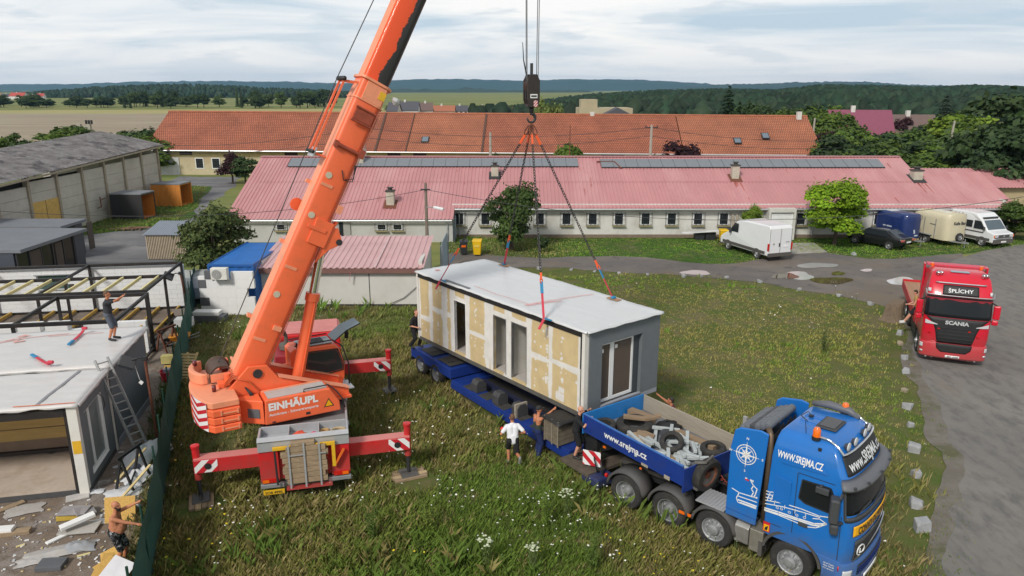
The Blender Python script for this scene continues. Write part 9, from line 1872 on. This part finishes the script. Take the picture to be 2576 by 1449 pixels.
def flowers(q, name, lab, col, hz, rad, seed, k=6):
 r = np.random.default_rng(seed); n = len(q); h = r.uniform(*hz,n); R = r.uniform(*rad,n)*(.75+.022*q[:,1]); V = []; a = np.arange(k)*2*PI/k
 ring = np.stack([np.cos(a),np.sin(a)],1); P3 = np.concatenate([np.concatenate([q[:,None,:]+ring[None]*R[:,None,None]*r.uniform(.6,1.2,(n,k,1)),np.repeat(h[:,None,None],k,1)+r.normal(0,.25,(n,k,1))*R[:,None,None]],2)],1)
 st = np.stack([np.stack([q[:,0]+dx,q[:,1],np.where(tp,h-.01,0)],1) for dx,tp in ((-.006,False),(.006,False),(.006,True),(-.006,True))],1)
 me = bpy.data.meshes.new(name); V = np.concatenate([P3.reshape(-1,3),st.reshape(-1,3)]); fs = [tuple(range(i*k,i*k+k)) for i in range(n)]+[tuple(range(n*k+i*4,n*k+i*4+4)) for i in range(n)]; me.from_pydata([tuple(p) for p in V],[],fs); me.materials.append(mat(name+'_petals',col,.8,var=.1)); me.materials.append(mat('flower_stem',(.07,.11,.025),.8)); me.polygons.foreach_set('material_index',[0]*n+[1]*n); me.update()
 o = mobj(name, me); o['kind'] = 'stuff'; o['label'] = lab; o['category'] = 'flowers'
q = not_under(scatter(5200,12.5,42,MEAD)); d = vnoise(q,.30,5)*.6+vnoise(q,1.1,6)*.5; q = q[((d > .70)|(rng.random(len(q)) < .02))&(rng.random(len(q)) < np.clip((q[:,1]-13.5)/5,.18,1))]
flowers(q,'white_flowers','scattered white umbel flowers in the meadow',(.78,.78,.70),(.28,.55),(.014,.036),7)
q = not_under(scatter(2600,12.5,40,MEAD)); d = vnoise(q,.5,15); q = q[d > .80]; flowers(q,'yellow_flowers','patches of small yellow flowers in the meadow',(.70,.52,.02),(.3,.5),(.015,.035),9)
def weed(seed, col, n=7, h=1.15, head=None):
 r = np.random.default_rng(seed); C = []; N = []; S = []
 m = MB()
 for k in range(n):
  a = r.uniform(0,6.28); l = r.uniform(.05,.32); hh = h*r.uniform(.65,1.05); pts = [(0,0,0),(l*.4*math.cos(a),l*.4*math.sin(a),hh*.5),(l*math.cos(a),l*math.sin(a),hh)]; m.tube(pts,[.009,.007,.004],4)
  for i in range(46): t = r.uniform(.2,1); C.append((l*t*math.cos(a)+r.normal(0,.035),l*t*math.sin(a)+r.normal(0,.035),hh*t)); N.append(r.normal(size=3)+np.array([0,0,.6])); S.append(.10*(1.2-.6*t)*r.uniform(.6,1.3))
 V = quads(np.array(C),np.array(N),np.array(S),r,.3); T = np.repeat(np.concatenate([r.uniform(.75,1.3,(len(C),1))*np.ones((1,3)),np.ones((len(C),1))],1),4,0); return m, np_mesh('leaves', V, np.arange(len(V)).reshape(-1,4), m_leaf, 4, T)
WK = [weed(i,None) for i in range(3)]
stem_m = mat('weed_stem',(.09,.13,.03),.8)
WD = [(1082,1345,1.25,(.17,.22,.04),'tall yellow green weed standing alone in the middle foreground'),(940,1365,1.15,(.10,.16,.03),'tall green weed left of the yellow green one in the foreground'),(1225,1430,.9,(.13,.18,.05),'pale headed plant at the bottom edge of the meadow'),(1425,1300,.85,(.14,.19,.06),'pale umbel plant before the rear truck wheels'),(1340,1440,.8,(.14,.18,.07),'pale umbel plant at the bottom edge right of the middle'),(1375,1330,1.2,(.13,.20,.03),'thin upright green weed left of the rear truck wheel'),(1490,1440,1.3,(.11,.17,.03),'thin upright weed at the bottom edge below the truck wheels'),(2070,890,1.2,(.07,.10,.03),'dark bushy plant on the meadow left of the red truck'),(1500,1200,.9,(.11,.16,.03),'green weed beside the trailer front step')]
for i,(px,py,h,c,lb) in enumerate(WD):
 m, lm = WK[i%3]; t = thing('meadow_plant',lb,'plant',P(px,py),i*1.3,'single tall plants in the meadow'); t.scale = (h,h,h)
 if i < 3: st0 = m.build('stem', stem_m, t); WK[i%3] = (st0, lm)
 else: o = m.copy(); COL.objects.link(o); o.parent = t
 o = mobj('leaves', lm, t); o.color = (*c,1)
 if 'pale' in lb:
  r = random.Random(i); m = MB()
  for k in range(26): a = r.uniform(0,6.28); d_ = r.uniform(0,.26); m.lathe([(.001,.012),(.035,.006),(.04,0)],(d_*math.cos(a),d_*math.sin(a),.95-.5*d_+r.uniform(-.05,.1)),'Z',6)
  m.build('umbels', mat('pale_umbel',(.55,.60,.42),.8), t)
def house(label, px, y0, y1, Y, wpx, wall, roof, depth=8, rz=0.0, group=None, win=True, hr=.5):
 a = D(px-wpx/2,y1,Y); b_ = D(px+wpx/2,y0,Y); w = b_.x-a.x; zt = b_.z; ze = zt*(1-hr); t = thing('house', label, 'house', ((a.x+b_.x)/2,Y,0), rz, group); h = w/2
 m = MB(); m.prism([(0,0),(depth,0),(depth,ze),(depth/2,zt-.1),(0,ze)],'X',-h,h); m.build('wall', wall, t)
 m = MB(); o_ = .35; m.add([(-h-o_,-o_,ze-.2),(h+o_,-o_,ze-.2),(h+o_,depth/2,zt),(-h-o_,depth/2,zt),(-h-o_,depth+o_,ze-.2),(h+o_,depth+o_,ze-.2)],[(0,1,2,3),(3,2,5,4)]); r_ = m.build('roof', roof, t, solid=.15); m = MB(); m.box(-h*.3,-h*.3+.7,depth*.45,depth*.45+.7,zt-.6,zt+.8); m.build('chimney', plaster, r_)
 if win:
  for k in range(3): m = MB(); x = -h+w*(k+.5)/3; m.box(x-.6,x+.6,-.06,-.01,ze*.35,ze*.75); m.build('window', dark_glass, t)
 return t
rf1, rf2, rf3, rf4, rf5 = mat('far_red_roof',(.42,.07,.05),.8), mat('far_grey_roof',(.08,.08,.095),.8), mat('far_brown_roof',(.15,.10,.09),.8,var=.2), mat('magenta_roof',(.23,.062,.105),.7,var=.1,scale=2), mat('far_orange_roof',(.36,.13,.07),.8)
creamw = mat('far_cream',(.58,.55,.48),.9); whitew = mat('far_white',(.66,.66,.64),.9)
house('house with a magenta tiled roof and white gable behind the wood',2175,279,330,132,150,whitew,rf4,9,math.radians(-12),hr=.55); house('long brown roofed house right of the magenta roofed house',2318,291,330,138,110,creamw,rf3,9,math.radians(-5),hr=.5)
for i,(px,y0,y1,w,rf,lb) in enumerate(((985,258,272,24,rf2,'white house with a grey roof beside the crane boom lamp'),(1022,256,278,56,rf2,'wide dark roofed house in the hamlet beside the boom'),(1072,259,274,30,rf3,'house with a maroon roof in the middle of the far hamlet'),(1062,264,277,36,rf2,'grey roofed house in front of the maroon roofed one'),(1115,266,277,54,rf5,'low house with an orange roof in the far hamlet'),(1160,266,277,34,rf2,'pale grey house right of the orange roofed one'),(1212,268,279,20,whitew and rf1,'small red roofed house at the right of the far hamlet'),(1265,274,288,34,rf1,'red roofed house just left of the hook block'),(1310,270,284,36,rf1,'larger red roofed house behind the hook chains'))): house(lb,px,y0,y1,300+9*i,w,whitew if i%2 else creamw,rf,8,.1*(i%3-1),win=i in (1,5,8))
for i,(px,y0,w,rf,lb) in enumerate(((40,233,34,rf1,'big red roofed house in the village at the left edge'),(12,236,20,rf2,'grey roofed house at the very left edge of the village'),(80,238,20,rf3,'brown roofed house right of the big red roof'),(100,235,14,rf1,'small red roofed house at the right of the village'),(-12,234,18,rf5,'orange roofed house cut by the left edge'))): house(lb,px,y0,244,900+12*i,w,whitew,rf,11,.1*i,win=False)
gb = thing('concrete_silo_building','tall beige concrete block building rising behind the tile roof','building',(D(1525,285,150).x,150,0)); cx = gb.location.x; bg_ = mat('beige_concrete',(.42,.36,.24),.9,var=.15,scale=.3)
a, b_, c_ = D(1458,272,150), D(1592,272,150), D(1480,250,150); m = MB(); m.box(a.x-cx,b_.x-cx,0,9,0,a.z); m.build('wall', bg_, gb); m = MB(); m.box(D(1463,250,150).x-cx,D(1504,250,150).x-cx,.5,5,a.z+.01,c_.z); m.build('tower', bg_, gb); m = MB(); q = D(1548,270,150).x-cx; m.prism([(q-4.4,a.z-2),(q+4.4,a.z-2),(q,a.z+.2)],'Y',-4,-.01); m.build('roof', rf2, gb)
m = MB(); m.box(-13000,13000,-380,7700,-1.0,150); hz_o = m.build('haze', None or MATS['haze'] if 'haze' in MATS else None) if False else None
me = bpy.data.meshes.new('haze'); me.from_pydata(m.v,[],m.f); me.update(); hm = bpy.data.materials.new('haze'); hm.use_nodes = True; nt = hm.node_tree; nt.nodes.remove(nt.nodes['Principled BSDF']); pv = _n(nt,'ShaderNodeVolumePrincipled'); pv.inputs['Color'].default_value = (.33,.60,1.0,1); pv.inputs['Density'].default_value = .000065; pv.inputs['Anisotropy'].default_value = .2
nt.links.new(pv.outputs[0], nt.nodes['Material Output'].inputs['Volume']); me.materials.append(hm); ho = mobj('haze', me); ho['kind'] = 'stuff'
def split_parts(names):
 for o in list(COL.objects):
  if o.type != 'MESH' or o.name.split('.')[0] not in names or o.parent is None: continue
  me = o.data; n = len(me.vertices); g = list(range(n))
  def root(i):
   while g[i] != i: g[i] = g[g[i]]; i = g[i]
   return i
  for e in me.edges: g[root(e.vertices[0])] = root(e.vertices[1])
  isl = {}
  for f in me.polygons: isl.setdefault(root(f.vertices[0]),[]).append(f)
  if len(isl) < 2 or len(isl) > 60: continue
  for fs in isl.values():
   ix = sorted({v for f in fs for v in f.vertices}); mp_ = {v:i for i,v in enumerate(ix)}; m2_ = bpy.data.meshes.new(me.name); m2_.from_pydata([me.vertices[v].co for v in ix],[],[[mp_[v] for v in f.vertices] for f in fs]); m2_.materials.append(me.materials[0]); m2_.polygons.foreach_set('use_smooth',[f.use_smooth for f in fs]); m2_.update()
   c = o.copy(); c.data = m2_; COL.objects.link(c)
  kids = list(o.children); nm = [x for x in COL.objects if x.data is m2_][0]
  for k in kids: k.parent = nm
  bpy.data.objects.remove(o)
split_parts({'frame_rib','umbels','rust_stain','side_skirt','door_seam','corner_strip','lug','side_pressing','curtain_panel','pad_cover','guide_roller','roof_pressing','mirror_arm','parapet','hatch','hook_bracket','black_hoses','wiper','latch','data_plate','marker_lamp','stripe','rear_lamp','winch_cheek','control_box','loose_blocks','osb_strip','deck_mat','joint_strip','pane_sticker','pillar_trim','horn_rail','cap','tail_light','handle','centre_rail','red_marks' if 0 else 'drum_guard','lifting_lug','air_horn','rib','roof_vent','scuffs','dark_gap','grille_trim' if 0 else 'catch','bracket','timber_lining','base_strip' if 0 else 'aerial'})
